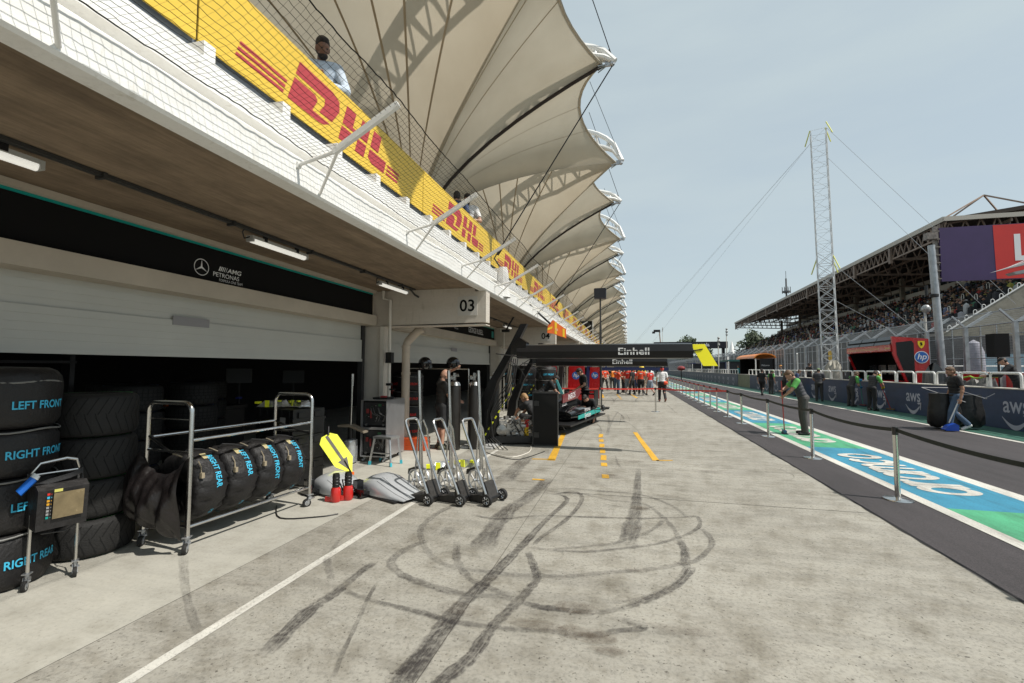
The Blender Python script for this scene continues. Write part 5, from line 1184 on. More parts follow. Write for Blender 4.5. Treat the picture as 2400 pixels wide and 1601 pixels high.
for sx_, sy_, nm in ((-7.9, 5.6, 'rear left'), (-8.0, 7.3, 'rear right'), (-6.3, 12.6, 'inner')):
    z = .008
    for i in range(4):
        bare_tyre('racing_tyre', '%s tyre of the %s dark stack deep in the garages' % (SP[i], nm), (sx_, sy_, z), .36, .37, 'block', random.random()*6, 'dark tyre stacks deep in the garages', BLU); z += .372
t = thing('hose_reel', 'red hose reel on the wall just inside the second garage', 'reel', (-6.0, 11.4, 1.2), R_(60)); b = MB(); b.lathe([(.05, -.06), (.26, -.07), (.27, -.05), (.16, -.04), (.16, .04), (.27, .05), (.26, .07), (.05, .06)], n=22, axis='y'); b.build('drum', M('reel_red', (.30, .03, .02), .4), t); b = MB(); b.rng(-.05, .05, -.03, .03, -1.19, -.1); b.build('stand', BLACK, t, 0)
# ================================================================ right side: pit wall, rails, fence, stand
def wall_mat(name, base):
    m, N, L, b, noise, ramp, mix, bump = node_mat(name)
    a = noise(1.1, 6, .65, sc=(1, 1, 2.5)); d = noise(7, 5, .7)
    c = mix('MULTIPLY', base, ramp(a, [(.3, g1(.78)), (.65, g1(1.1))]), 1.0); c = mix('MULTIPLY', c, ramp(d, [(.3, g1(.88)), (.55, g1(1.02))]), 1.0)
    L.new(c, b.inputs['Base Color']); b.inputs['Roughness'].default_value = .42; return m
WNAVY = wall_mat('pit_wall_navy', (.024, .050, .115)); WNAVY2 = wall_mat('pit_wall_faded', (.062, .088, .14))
LAV = M('logo_lavender', (.46, .47, .55), .5)
WX = 10.75
def smile(b, yc, s):                                                  # curved arrow under the wordmark; u grows towards -y
    fn = lambda u, v: V(WX-.006, yc-u*s*1.05, .10+v*s*1.08)
    top = [(-.48+.86*i/14, .30-.26*math.sin(math.pi*(.06+.86*i/14))) for i in range(15)]; bot = [(-.48+.86*i/14, .27-.36*math.sin(math.pi*(.04+.88*i/14))) for i in range(15)]
    for i in range(14): b.add([fn(*top[i]), fn(*top[i+1]), fn(*bot[i+1]), fn(*bot[i])], [(0, 1, 2, 3)])
    b.add([fn(.24, .33), fn(.50, .36), fn(.50, .30), fn(.30, .28)], [(0, 1, 2, 3)]); b.add([fn(.44, .34), fn(.50, .36), fn(.44, .08), fn(.40, .12)], [(0, 1, 2, 3)])
def wall_part(y0, y1, mat, label, logos, txt='aws'):
    t = thing('pit_wall', label, 'wall', (0, 0, 0))
    b = MB(); b.prism([(WX, 0), (WX+.26, 0), (WX+.22, 1.17), (WX+.015, 1.17)], lambda u, v: (u, y0, v), (0, y1-y0, 0)); f = b.build('wall_face', mat, t, 0)
    b = MB(); b.rng(WX+.0, WX+.26, y0, y1, 1.172, 1.205); b.build('coping', WHITE_W, t, 0)
    if logos:
        for y in logos:
            b = MB(); b.text('aws', lambda u, v, y=y: V(WX-.006+.0128*(v+.5), y+.47-u, .50+v), .68, .010, sx=.90); smile(b, y, 1.0)
            b.build('lettering', LAV, f, 0)
wall_part(2, 46.2, WNAVY, 'near blue pit wall with pale wordmarks and curved arrows', [16.40-2.45*k for k in range(4, 0, -1)]+[16.40+2.45*k for k in range(12)])
wall_part(46.4, 50.8, concrete('bare_wall', (.24, .26, .19), .5, .6), 'bare greenish concrete block in the pit wall below the orange roofed stand', None)
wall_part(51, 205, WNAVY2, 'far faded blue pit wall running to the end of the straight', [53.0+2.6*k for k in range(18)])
# hoop rails
t = thing('hoop_rail', 'white tubular hoop rail on top of the blue pit wall', 'rail', (0, 0, 0), 0, 'white hoop rails on the pit wall')
b = MB(); L = 1.16; r = .10; z0, z1 = 1.20, 1.64
pts = [(0, 0, z0), (0, 0, z1-r)]+[(0, r-r*math.cos(a), z1-r+r*math.sin(a)) for a in (.4, .8, 1.2, 1.57)]+[(0, L-r+r*math.sin(a), z1-r+r*math.cos(a)) for a in (0, .4, .8, 1.2, 1.57)]+[(0, L, z0)]
b.tube(pts, .034, 10); b.build('hoop', WHITE, t)
b = MB(); b.box((0, 0, z0+.008), (.11, .11, .014)); b.build('foot_plate', GALV, t, 0); b = MB(); b.box((0, L, z0+.008), (.11, .11, .014)); b.build('foot_plate', GALV, t, 0)
ys = [13.77+1.28*k for k in range(26)]+[51.3+1.28*k for k in range(42)]
for i, y in enumerate(ys):
    if i == 0: t.location = (WX+.13, y, 0)
    else: dup(t, (WX+.13, y, 0), None)
# stanchions and belts
def stanchion():
    t = thing('belt_stanchion', 'x', 'stanchion', (3.5, 7.38, .0), 0, 'steel stanchions along the lane')
    b = MB(); b.lathe([(.0, .035), (.03, .034), (.05, .022), (.165, .012), (.17, .0), (.0, .0)], n=28); b.build('base', STEEL, t, 50)
    b = MB(); b.lathe([(.032, .02), (.032, .90), (.034, .905)], n=16); b.build('post', STEEL, t)
    b = MB(); b.lathe([(.034, .86), (.036, .865), (.036, .965), (.033, .97), (.0, .97)], n=16); b.build('cassette', M('cassette_dark', (.05, .05, .05), .3, .5), t); return t
st = stanchion(); SY = [7.38, 10.33, 13.28, 16.16, 18.26, 20.37, 21.94, 23.58, 25.4, 26.95, 28.8, 30.7, 32.6, 34.6, 36.6, 38.7, 41, 43.5, 46, 49, 52, 55]
SL = ['nearest steel stanchion on the lane edge', 'second steel stanchion, in front of the sweeping man', 'third steel stanchion on the lane edge', 'fourth steel stanchion on the lane edge', 'steel stanchion where the red tape meets the black belt']
st['label'] = SL[0]
for i in range(1, len(SY)): dup(st, (3.5, SY[i], 0), None, SL[i] if i < 5 else '%s steel stanchion of the red taped row counted from its corner' % ORD[i-4])
TP = [(-1.10, 18.85), (1.06, 19.5)]
dup(st, (*TP[0], .006), None, 'steel stanchion at the left end of the red tape beside the dark car'); dup(st, (*TP[1], .006), None, 'steel stanchion in the middle of the red tape across the apron')
dup(st, (3.5, 4.3, 0), None, 'steel stanchion beyond the right edge of the picture')
def belt(a, c, sag, m, label, w=.05, z=.93):
    b = MB(); n = 14; a, c = V(*a, z), V(*c, z); vs = []; d = (c-a).normalized(); nn = V(-d.y, d.x, 0)*.0015
    for i in range(n+1): p = a+(c-a)*(i/n)-V(0, 0, sag*4*(i/n)*(1-i/n)); vs += [p+nn-V(0, 0, w/2), p+nn+V(0, 0, w/2), p-nn+V(0, 0, w/2), p-nn-V(0, 0, w/2)]
    b.add(vs, [(4*i+k, 4*i+(k+1) % 4, 4*i+4+(k+1) % 4, 4*i+4+k) for i in range(n) for k in range(4)]); tag(b.build('barrier_belt', m, smooth=0), label, 'belt')
BELT = M('belt_black', (.010, .018, .014), .6); RTAPE = M('tape_red', (.62, .045, .03), .5)
CNT = ['one', 'two', 'three', 'four', 'five', 'six', 'seven', 'eight', 'nine', 'ten', 'eleven', 'twelve', 'thirteen', 'fourteen', 'fifteen', 'sixteen', 'seventeen', 'eighteen', 'nineteen']
BLS = ['black belt from the nearest stanchion out of the picture', 'black sagging belt between the nearest and second stanchions', 'black belt between the second and third stanchions', 'black belt between the third and fourth stanchions', 'black belt between the fourth stanchion and the red tape corner']
for i, (ya, yb) in enumerate(((4.3, 7.38), (7.38, 10.33), (10.33, 13.28), (13.28, 16.16), (16.16, 18.26))): belt((3.5, ya), (3.5, yb), .06 if i < 2 else .035, BELT, BLS[i])
belt((3.5, 18.26), TP[1], .03, RTAPE, 'red tape across the apron, right span', .055); belt(TP[1], TP[0], .02, RTAPE, 'red tape across the apron, middle span', .055); belt(TP[0], (-2.6, 18.6), .02, RTAPE, 'red tape across the apron, left span behind the dark car', .055)
for i in range(4, len(SY)-1): belt((3.5, SY[i]), (3.5, SY[i+1]), .03, RTAPE, 'red tape along the lane between far stanchions %s and %s' % (CNT[i-4], CNT[i-3]), .045)

# catch fence
def wire_mat():
    m, N, L, b, noise, ramp, mix, bump = node_mat('wire_mesh')
    g = N.new('ShaderNodeNewGeometry'); s = N.new('ShaderNodeSeparateXYZ'); L.new(g.outputs['Position'], s.inputs[0])
    def line(sock, per, w):
        a = N.new('ShaderNodeMath'); a.operation = 'PINGPONG'; a.inputs[1].default_value = per/2; L.new(sock, a.inputs[0])
        c = N.new('ShaderNodeMath'); c.operation = 'LESS_THAN'; c.inputs[1].default_value = w; L.new(a.outputs[0], c.inputs[0]); return c.outputs[0]
    q = N.new('ShaderNodeMath'); q.operation = 'MAXIMUM'; L.new(line(s.outputs['Y'], .10, .0045), q.inputs[0]); L.new(line(s.outputs['Z'], .10, .0045), q.inputs[1])
    b.inputs['Base Color'].default_value = (.22, .23, .23, 1); b.inputs['Metallic'].default_value = .3; b.inputs['Roughness'].default_value = .5
    tr = N.new('ShaderNodeBsdfTransparent'); ms = N.new('ShaderNodeMixShader'); L.new(q.outputs[0], ms.inputs[0]); L.new(tr.outputs[0], ms.inputs[1]); L.new(b.outputs[0], ms.inputs[2])
    L.new(ms.outputs[0], N['Material Output'].inputs['Surface']); return m
WIRE = wire_mat()
t = thing('catch_fence', 'tall grey wire catch fence with bent tops along the main straight', 'fence', (0, 0, 0))
FXX = 14.0
b = MB(); Y0, Y1 = 6, 190
b.add([(FXX, Y0, .9), (FXX, Y1, .9), (FXX, Y1, 3.55), (FXX, Y0, 3.55)], [(0, 1, 2, 3)]); b.add([(FXX, Y0, 3.55), (FXX, Y1, 3.55), (FXX+.85, Y1, 4.15), (FXX+.85, Y0, 4.15)], [(0, 1, 2, 3)]); b.build('mesh_panel', WIRE, t, 0)
yy = [8.0+2.6*k for k in range(64)]
for i, y in enumerate(yy):
    b = MB(); b.rng(FXX-.17, FXX-.03, y-.055, y+.055, 0, 3.5); b.beam((FXX-.1, y, 3.48), (FXX+.85, y, 4.15), .07, .10)
    if i < 28: b.beam((FXX-.1, y, 3.5), (FXX-.55, y, 4.0), .05, .07)
    b.build('post', GALV, t, 0)
b = MB()
for z in (1.3, 2.2, 3.1, 3.52): b.bar((FXX-.01, Y0, z), (FXX-.01, Y1, z), .022, 6)
b.bar((FXX+.85, Y0, 4.15), (FXX+.85, Y1, 4.15), .022, 6); b.build('rail', GALV, t)
b = MB()
for k in range(96):
    y = 6+.85*k; b.bar((FXX+.05, y, .9), (FXX+.05, y, 3.5), .03, 5)
o = b.build('intermediate_post', GALV, t); o['kind'] = 'stuff'
b = MB(); b.rng(FXX-.05, FXX+.35, 4, 200, 0, .95); tag(b.build('track_wall', M('track_wall_grey', (.34, .34, .32), .7, n=(2, .1)), smooth=0), 'low grey concrete wall carrying the catch fence', 'wall')
b = MB(); b.rng(13.80, 13.84, 12, 34, 1.0, 1.55); t = tag(b.build('hoarding', RED, smooth=0), 'red hoarding strip hung along the foot of the catch fence', 'hoarding')
b = MB(); b.rng(12.30, 12.34, 17.1, 19.0, 1.1, 1.62); t = tag(b.build('notice_board', RED, smooth=0), 'small red board with white lettering behind the pit wall at the right edge', 'board')
b = MB(); b.text('Lenovo', lambda u, v: V(12.29, 18.75-u, 1.28+v), .34, .01); b.build('lettering', WPRINT, t, 0)
# red team stand on the pit wall
t = thing('pit_wall_stand', 'red team stand with dark side window, yellow shield and round blue emblem', 'stand', (0, 0, 0))
ya, yb = 24.3, 28.7
b = MB(); b.prism([(11.55, 3.22), (12.94, 3.10), (12.98, .02), (12.40, .02), (12.06, 1.1), (11.58, 2.42)], lambda u, v: (u, ya, v), (0, .10, 0)); ep = b.build('end_panel', REDC, t, 0)
b = MB(); b.prism([(11.70, 2.95), (12.30, 3.02), (12.38, 2.9), (12.38, 1.0), (12.18, 1.0), (11.72, 2.40)], lambda u, v: (u, ya-.006, v), (0, .004, 0)); b.build('side_window', M('window_black', (.006, .007, .008), .25), ep, 0)
b = MB(); sf = face((12.66, ya-.008, 2.86), (1, 0, 0), (0, 0, 1)); b.add([sf(u, v) for u, v in ((-.13, .14), (.13, .14), (.13, .0), (.07, -.13), (0, -.19), (-.07, -.13), (-.13, 0))], [tuple(range(7))]); sh = b.build('shield', M('shield_yellow', (.80, .60, .02), .4), ep, 0)
b = MB(); hp = [(-.045, -.10), (-.02, -.02), (-.06, .03), (-.03, .05), (-.035, .10), (.01, .08), (.05, .07), (.03, .03), (.06, -.02), (.03, -.03), (.045, -.10), (.015, -.05), (-.015, -.06)]; b.add([sf(u, v)-V(0, .003, 0) for u, v in hp], [tuple(range(len(hp)))]); b.build('emblem', BLACKM, sh, 0)
b = MB(); rf = face((12.65, ya-.008, 2.28), (1, 0, 0), (0, 0, 1)); b.add([rf(u, v) for u, v in circ(30, .27)], [tuple(range(30))], 0); b.add([rf(u, v)-V(0, .002, 0) for u, v in circ(30, .245)], [tuple(range(30))], 1); rd = b.build('roundel', [WPRINT, M('roundel_blue', (.02, .12, .42), .4)], ep, 0)
b = MB(); b.text('hp', face((12.47, ya-.014, 2.19), (1, 0, 0), (0, 0, 1)), .36, .008, .25); b.build('lettering', WPRINT, rd, 0)
b = MB(); b.prism([(11.53, 2.86), (11.62, 2.86), (11.62, 2.53), (11.53, 2.57)], lambda u, v: (u, ya+.1, v), (0, yb-ya-.1, 0)); fa = b.build('fascia', REDC, t, 0)
b = MB()
for z in (2.66, 2.72): b.add([(11.526, ya+1.1, z), (11.526, yb-.1, z), (11.526, yb-.1, z+.02), (11.526, ya+1.1, z+.02)], [(0, 1, 2, 3)])
b.add([(11.526, ya+.15, 2.67), (11.526, ya+.55, 2.67), (11.526, ya+.55, 2.72), (11.526, ya+.15, 2.72)], [(0, 1, 2, 3)]); b.build('stripe', M('gold_stripe', (.50, .32, .10), .4), fa, 0)
b = MB()
for k in range(3): y = ya+.2+1.45*k; b.prism([(11.54, 2.87), (11.74, 3.25), (11.79, 3.22), (11.60, 2.865)], lambda u, v: (u, y, v), (0, 1.38, 0))
b.build('roof_panel', M('solar_dark', (.03, .032, .036), .25), t, 0, split=True)
b = MB(); b.rng(11.6, 12.95, ya+.1, yb, 3.02, 3.08); b.rng(12.88, 12.95, ya+.1, yb, .02, 3.0); b.rng(11.63, 12.9, yb-.1, yb, 1.1, 3.0); b.build('shell', BLACKM, t, 0)
b = MB(); b.beam((12.06, yb-.1, 1.1), (11.58, yb-.1, 2.42), .10, .10); b.rng(11.9, 12.6, ya+.3, yb-.2, 1.15, 1.22); b.build('frame', REDC, t, 0)
b = MB()
for k in range(4): b.rng(12.35, 12.40, ya+.5+.9*k, ya+1.2+.9*k, 1.5, 1.95)
b.build('monitor', M('screen_dim2', (.02, .025, .03), .2), t, 0, split=True)
b = MB(); b.lathe([(.09, 0), (.09, .02), (.05, .02), (.015, .26), (0, .26)], (11.2, 24.9, 1.205), 14); tag(b.build('traffic_cone', ORANGE), 'small orange cone on the pit wall coping in front of the red stand', 'cone')
# orange roofed stand further on
t = thing('pit_wall_stand', 'far open stand under a rounded orange roof', 'stand', (0, 0, 0))
pr = [(11.6+.95*(1-math.cos(a)), 2.75+.45*math.sin(a)) for a in [math.pi*i/12 for i in range(13)]]; pr2 = [(11.7+.85*(1-math.cos(a)), 2.75+.36*math.sin(a)) for a in [math.pi*i/12 for i in range(12, -1, -1)]]
b = MB(); b.prism(pr+pr2, lambda u, v: (u, 48.0, v), (0, 7.5, 0)); b.build('roof', ORANGE, t, 40)
b = MB(); b.rng(13.3, 13.4, 48.2, 55.2, .02, 2.7); b.rng(11.9, 13.3, 55.0, 55.2, .02, 2.8); b.build('back_panel', BLACKM, t, 0)
b = MB(); b.rng(12.2, 13.28, 48.3, 48.4, .02, 2.7); q = b.build('end_panel', BLACK, t, 0); b = MB(); b.text('McLaren', face((12.3, 48.29, 2.0), (1, 0, 0), (0, 0, 1)), .2); b.build('lettering', WPRINT, q, 0)
b = MB(); b.bar((11.75, 48.1, 1.2), (11.75, 48.1, 2.7), .05, 8); b.build('post', WHITE, t)
for k, (y, c, lab) in enumerate(((60, (.02, .10, .09), 'far dark green stand behind the rails'), (70, (.02, .03, .09), 'far navy stand behind the rails'), (81, (.25, .25, .24), 'far pale grey stand behind the rails'), (92, (.04, .05, .12), 'farthest blue stand behind the rails'))):
    t = thing('pit_wall_stand', lab, 'stand', (0, y, 0)); b = MB(); b.rng(11.6, 13.3, 0, 6, 2.6, 2.8); b.rng(13.2, 13.3, 0, 6, 0, 2.6); b.build('shell', M('stand_%d' % k, c, .5), t, 0)
    b = MB(); b.rng(11.65, 13.2, .2, .3, .5, 2.55); b.build('end_panel', M('stand_dark', (.03, .03, .035), .5), t, 0); b = MB(); b.bar((11.7, 0, 1), (11.7, 0, 2.6), .05, 6); b.build('post', WHITE, t)
# lattice mast with guys
t = thing('lattice_mast', 'tall white square lattice mast with guy wires and yellow straps', 'mast', (13.0, 34.7, 0), R_(-17))
b = MB(); h = .44; H = 17.9; wob = lambda z: -.014*z
c4 = ((-h, -h), (h, -h), (h, h), (-h, h))
for x, y in c4: b.bar((x, y, .02), (x+wob(H), y, H), .032, 6)
MASTW = M('mast_white', (.60, .61, .61), .5)
b.build('chord', MASTW, t, split=True)
b = MB(); N = 23; dz = (H-.3)/N
for i in range(N+1):
    z = .3+dz*i; thin = .016 if z < 9 else .0085
    for k in range(4):
        p, q = c4[k], c4[(k+1) % 4]; b.bar((p[0]+wob(z), p[1], z), (q[0]+wob(z), q[1], z), thin, 5)
        if i < N:
            z2 = z+dz; b.bar((p[0]+wob(z), p[1], z), (q[0]+wob(z2), q[1], z2), thin, 5)
            if z < 10 or k % 2: b.bar((q[0]+wob(z), q[1], z), (p[0]+wob(z2), p[1], z2), thin, 5)
b.build('bracing', MASTW, t)
b = MB(); b.rng(-.8, .8, -.8, .8, .0, .25); b.build('footing', CONC2, t, 0)
b = MB()
for z in (18.3, 9.2):
    for x, y in ((h, -h), (-h, h), (h, h)): b.beam((x+wob(z), y, z), (x*1.7+wob(z), y*1.7, z-.95), .05, .05)
b.build('strap', M('strap_yellow', (.62, .62, .12), .6), t, 0, split=True)
b = MB()
for e in ((-26, 30, .5), (-27, 32, .5), (-22, 26, .5)): b.bar((-h+wob(17.5), h, 17.4), (e[0], e[1], e[2]), .009, 4)
for z, e in ((17.9, (7.4, -4.5, 5.0)), (15.8, (6.5, -4.4, 4.6)), (8.6, (4.3, -2.5, 3.6)), (6.2, (3.7, -2.3, 3.4))): b.bar((h+wob(z), -h, z), e, .010, 5)
b.build('guy_wire', M('wire_pale', (.36, .38, .40), .6), t, split=True)
# pole and billboard
t = thing('billboard', 'purple and red billboard with a white letter on a thick grey post', 'billboard', (0, 24.6, 0))
b = MB(); b.bar((13.62, 0, 0), (13.38, 0, 7.35), .15, 20, .135); b.build('post', M('post_grey', (.40, .42, .44), .5, .5, n=(5, .2)), t)
b = MB(); b.lathe([(.14, -.08), (.17, -.06), (.17, .06), (.14, .08)], (13.40, 0, 5.05), 20); b.bar((13.0, -.2, 5.05), (13.0, -.2, 5.5), .06, 8); b.build('clamp', BLACK, t)
b = MB(); b.rng(13.66, 24, -.10, -.02, 5.67, 8.10); pn = b.build('panel', M('panel_purple', (.048, .024, .095), .5, n=(1, .12)), t, 0)
b = MB(); b.add([(15.66, -.106, 5.70), (24, -.106, 5.70), (24, -.106, 8.08), (15.62, -.106, 8.08)], [(0, 1, 2, 3)]); rp = b.build('red_field', M('panel_red', (.58, .028, .02), .45, n=(1, .08)), pn, 0)
b = MB(); b.text('LOTERIA', face((16.26, -.112, 6.50), (1, 0, 0), (0, 0, 1)), 1.62, .02, sx=1.0); b.build('lettering', WPRINT, rp, 0)
b = MB(); b.rng(13.5, 13.64, -.02, .12, 5.5, 8.2); b.bar((13.4, 0, 7.9), (13.6, 0, 7.9), .04, 6); b.bar((13.35, 0, 6.0), (13.6, 0, 6.0), .04, 6)
for k in range(7): b.box((13.56, -.06, 5.8+.36*k), (.2, .1, .05))
b.box((13.35, -.05, 7.75), (.42, .3, .3)); b.build('bracket', M('bracket_mixed', (.20, .17, .15), .5, .4, n=(9, .4)), t, 0)
t = thing('camera_wing', 'grey folded wing of a camera crane in front of the red part of the billboard', 'wing', (14.15, 21.6, 6.1))
b = MB(); b.prism([(-.25, 0), (1.6, .42), (1.6, .50), (.9, .40)], lambda u, v: (u, 0, v-.55), (0, .5, 0)); b.prism([(.35, .02), (1.6, .20), (1.6, .42), (.3, .12), (.25, .10)], lambda u, v: (u, .1, v-.72), (0, .4, 0)); b.build('wing', M('wing_grey', (.42, .42, .41), .5), t, 0)
b = MB(); b.bar((1.55, .25, -.3), (1.75, .3, -6.1), .06, 8); b.bar((.2, .25, -.4), (1.6, .25, .25), .012, 5); b.build('support', GALV, t)
# tarps, speaker, gear behind the wall
t = thing('loudspeaker', 'black loudspeaker on a stand behind the pit wall at the right', 'loudspeaker', (12.0, 18.9, 0))
b = MB(); b.box((0, 0, 2.55), (.40, .40, .78)); b.build('cabinet', BLACKM, t, 0); b = MB(); b.bar((0, 0, 0), (0, 0, 2.2), .03, 8); b.build('pole', BLACK, t)
for k in range(3):
    a = k*2.1; b = MB(); b.bar((0, 0, .9), (.5*math.cos(a), .5*math.sin(a), .02), .018, 6); b.build('leg', BLACK, t)
def tarp(loc, w, h, label, m, seed):
    b = MB(); rnd = random.Random(seed); n = 12; vs = []
    for j in range(n+1):
        for i in range(n+1):
            u, v = i/n, j/n; e = 4*u*(1-u)*4*v*(1-v); vs.append((w*(u-.5), .8*w*(v-.5), h*min(1, e*1.6)**.6*(.75+.3*math.sin(5*u+seed)+.2*rnd.uniform(-1, 1))))
    b.add(vs, [(j*(n+1)+i, j*(n+1)+i+1, (j+1)*(n+1)+i+1, (j+1)*(n+1)+i) for j in range(n) for i in range(n)]); o = b.build('tarpaulin', m, smooth=60); o.location = loc; tag(o, label, 'tarpaulin')
tarp((12.5, 22.6, 0), 1.5, 2.3, 'dark crumpled tarpaulin over gear beside the grey billboard post', M('tarp_dark', (.07, .07, .068), .35, n=(4, .4)), 2)
tarp((12.6, 33.5, 0), 1.6, 1.9, 'pale khaki tarpaulin over gear at the foot of the lattice mast', M('tarp_khaki', (.34, .32, .27), .7, n=(4, .2)), 5)
tarp((12.5, 30.2, 0), 1.7, 1.9, 'black and silver tarpaulin left of the red stand', M('tarp_black', (.03, .03, .032), .3, n=(4, .5)), 8)
tarp((12.2, 20.2, 0), 1.3, 1.35, 'low dark cover over equipment behind the hoop rails at the right', M('tarp_grey', (.11, .105, .10), .6, n=(5, .5)), 11)
t = thing('work_lights', 'green and yellow cables and lamps hung behind the right hoop rails', 'lamp set', (12.0, 19.9, 0))
b = MB(); random.seed(31); b.tube([V(.0, .9-.18*i, 1.48+random.uniform(-.05, .05)) for i in range(11)], .03, 6); b.build('cable', M('cable_lime', (.35, .55, .05), .5), t)
b = MB(); b.rng(-.05, .05, -1.2, -1.1, 0, 1.55); b.rng(-.05, .05, .95, 1.05, 0, 1.5); b.build('post', GALV, t, 0)
t = thing('yellow_ladder', 'narrow yellow ladder standing at the foot of the lattice mast', 'ladder', (13.15, 35.2, 0)); b = MB(); b.bar((0, -.15, 0), (0, -.15, 3.0), .03, 6); b.bar((0, .15, 0), (0, .15, 3.0), .03, 6); b.build('stile', M('ladder_yellow', (.7, .45, .03), .5), t); b = MB()
for k in range(9): b.bar((0, -.15, .3+.3*k), (0, .15, .3+.3*k), .018, 5)
b.build('rung', M('ladder_yellow', (.7, .45, .03), .5), t)
t = thing('white_panel', 'white slanted cable cover left of the mast behind the marshals', 'cover', (12.4, 39, 0)); b = MB(); b.beam((0, 0, .6), (-.1, -.3, 2.9), .1, .3); b.build('cover', WHITE, t, 0)
# ---------------------------------------------------------------- grandstand
gs = thing('grandstand', 'long covered grandstand packed with spectators under a lattice roof', 'grandstand', (0, 0, 0))
XF = lambda y: 28.3+(y-50)*.033
GY0, GY1 = 50.0, 152.0
def gpoly(name, prof, y0, y1, mat, smooth=0):                         # section (x offset from the front line, z) swept along the stand
    b = MB(); n = len(prof); vs = [(XF(y0)+u, y0, v) for u, v in prof]+[(XF(y1)+u, y1, v) for u, v in prof]
    b.add(vs, [tuple(range(n)), tuple(range(2*n-1, n-1, -1))]+[(i, i+n, (i+1) % n+n, (i+1) % n) for i in range(n)]); return b.build(name, mat, gs, smooth)
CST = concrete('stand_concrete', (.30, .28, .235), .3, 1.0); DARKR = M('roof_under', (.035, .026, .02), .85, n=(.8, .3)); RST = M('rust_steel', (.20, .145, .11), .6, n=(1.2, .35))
steps = []
for k in range(14): steps += [(-1.5+.93*k, 5.0+.47*k), (-1.5+.93*(k+1), 5.0+.47*k)]
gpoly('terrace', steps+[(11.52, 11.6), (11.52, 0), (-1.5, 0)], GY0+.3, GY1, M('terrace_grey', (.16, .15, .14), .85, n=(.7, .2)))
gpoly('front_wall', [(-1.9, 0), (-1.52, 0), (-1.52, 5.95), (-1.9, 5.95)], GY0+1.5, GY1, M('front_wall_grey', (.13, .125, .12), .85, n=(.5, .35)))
gpoly('parapet', [(11.55, 0), (11.9, 0), (11.9, 12.9), (11.55, 12.9)], GY0+8, GY1, M('parapet_pale', (.48, .45, .40), .8))
gpoly('gallery_window', [(14.4, 12.0), (14.6, 12.0), (14.6, 14.5), (14.4, 14.5)], GY0+6, GY1, M('gallery_glass', (.05, .065, .075), .12))
gpoly('gallery_band', [(13.9, 14.3), (14.35, 14.3), (14.35, 14.9), (13.9, 14.9)], GY0+6, GY1, M('parapet_pale', (.48, .45, .40), .8))
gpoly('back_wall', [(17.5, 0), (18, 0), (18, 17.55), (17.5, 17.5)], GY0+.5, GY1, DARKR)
b = MB()
for k in range(40): y = GY0+8+2.35*k; b.rng(XF(y)+14.30, XF(y)+14.39, y, y+.12, 12.0, 14.3)
b.build('mullion', WHITE_W, gs, 0)
b = MB()                                                              # end wall with the stair flight
b.prism([(-1.2, 0), (12, 0), (12, 13.1), (11, 13.0), (.0, 5.25), (-1.2, 4.6)], lambda u, v: (28.3+u, GY0, v), (0, .28, 0)); b.build('end_wall', CST, gs, 0)
b = MB()
for k in range(17):
    x = 28.2+.66*k; z = 5.2+.70*.66*k; b.tube([(x, GY0+.1, z), (x, GY0+.1, z+.38)]+[(x+.13-.13*math.cos(a), GY0+.1, z+.38+.13*math.sin(a)) for a in (.5, 1.1, 1.57, 2.1, 2.6)]+[(x+.26, GY0+.1, z+.38), (x+.26, GY0+.1, z+.2)], .026, 6)
b.beam((28.0, GY0-.03, 5.15), (39.5, GY0-.03, 13.15), .05, .10); b.build('stair_rail', WHITE, gs)
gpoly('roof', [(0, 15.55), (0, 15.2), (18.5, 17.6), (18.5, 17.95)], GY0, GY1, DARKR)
gpoly('roof_edge', [(-.12, 15.3), (-.02, 15.3), (-.02, 15.75), (-.12, 15.75)], GY0, GY1, M('edge_pale', (.46, .42, .36), .6))
b = MB(); b.rng(28.2, 47, GY0-.16, GY0-.02, 15.3, 15.7); b.build('roof_edge', M('edge_pale', (.46, .42, .36), .6), gs, 0)
b = MB(); nb = 92; dy = (GY1-GY0)/nb                                  # zigzag edge girder and cross girders under the roof
P = lambda y, z, u=.1: V(XF(y)+u, y, z)
b.beam(P(GY0, 15.25), P(GY1, 15.25), .16, .16); b.beam(P(GY0, 13.95), P(GY1, 13.95), .16, .16)
for i in range(nb): y = GY0+dy*i; b.beam(P(y, 15.2), P(y+dy/2, 14.0), .09, .09); b.beam(P(y+dy/2, 14.0), P(y+dy, 15.2), .09, .09)
b.build('edge_girder', RST, gs, 0)
for k in range(12):
    y = GY0+.6+9.1*k; b = MB()
    if y > GY1: break
    b.beam(P(y, 14.0, .1), P(y, 13.6, 12), .22, .22); b.beam(P(y, 15.2, .1), P(y, 16.8, 12), .2, .2)
    for q in range(10): u = .1+1.2*q; b.beam(P(y, 14.0-.034*u, u), P(y, 15.2+.136*(u+.6), u+.6), .10, .10); b.beam(P(y, 15.2+.136*(u+.6), u+.6), P(y, 14.0-.034*(u+1.2), u+1.2), .10, .10)
    b.beam(P(y, 13.95, 0), P(y+1.8, 13.6, 1.0), .12, .12); b.rng(XF(y)-.15, XF(y)+.1, y-.2, y+.2, 13.5, 15.2); b.build('cross_girder', RST, gs, 0)
for u in (5, 10, 15):
    b = MB(); b.beam(P(GY0, 14.6+.1*u, u), P(GY1, 14.6+.1*u, u), .15, .25); b.build('purlin', RST, gs, 0)
b = MB(); A = V(32.3, 51.5, 17.95)
for q in ((28.5, 50.2, 15.7), (29.8, 54, 15.7), (36.5, 50.2, 15.9), (37, 56, 16.3)): b.beam(A, q, .11, .11)
b.build('roof_pylon', M('pylon_steel', (.34, .24, .18), .6, n=(1.2, .2)), gs, 0)
for k in range(6):
    y = GY0+16+16*k; b = MB(); b.rng(XF(y)+11.0, XF(y)+11.5, y-.25, y+.25, 5, 15.5); b.build('column', CST, gs, 0)
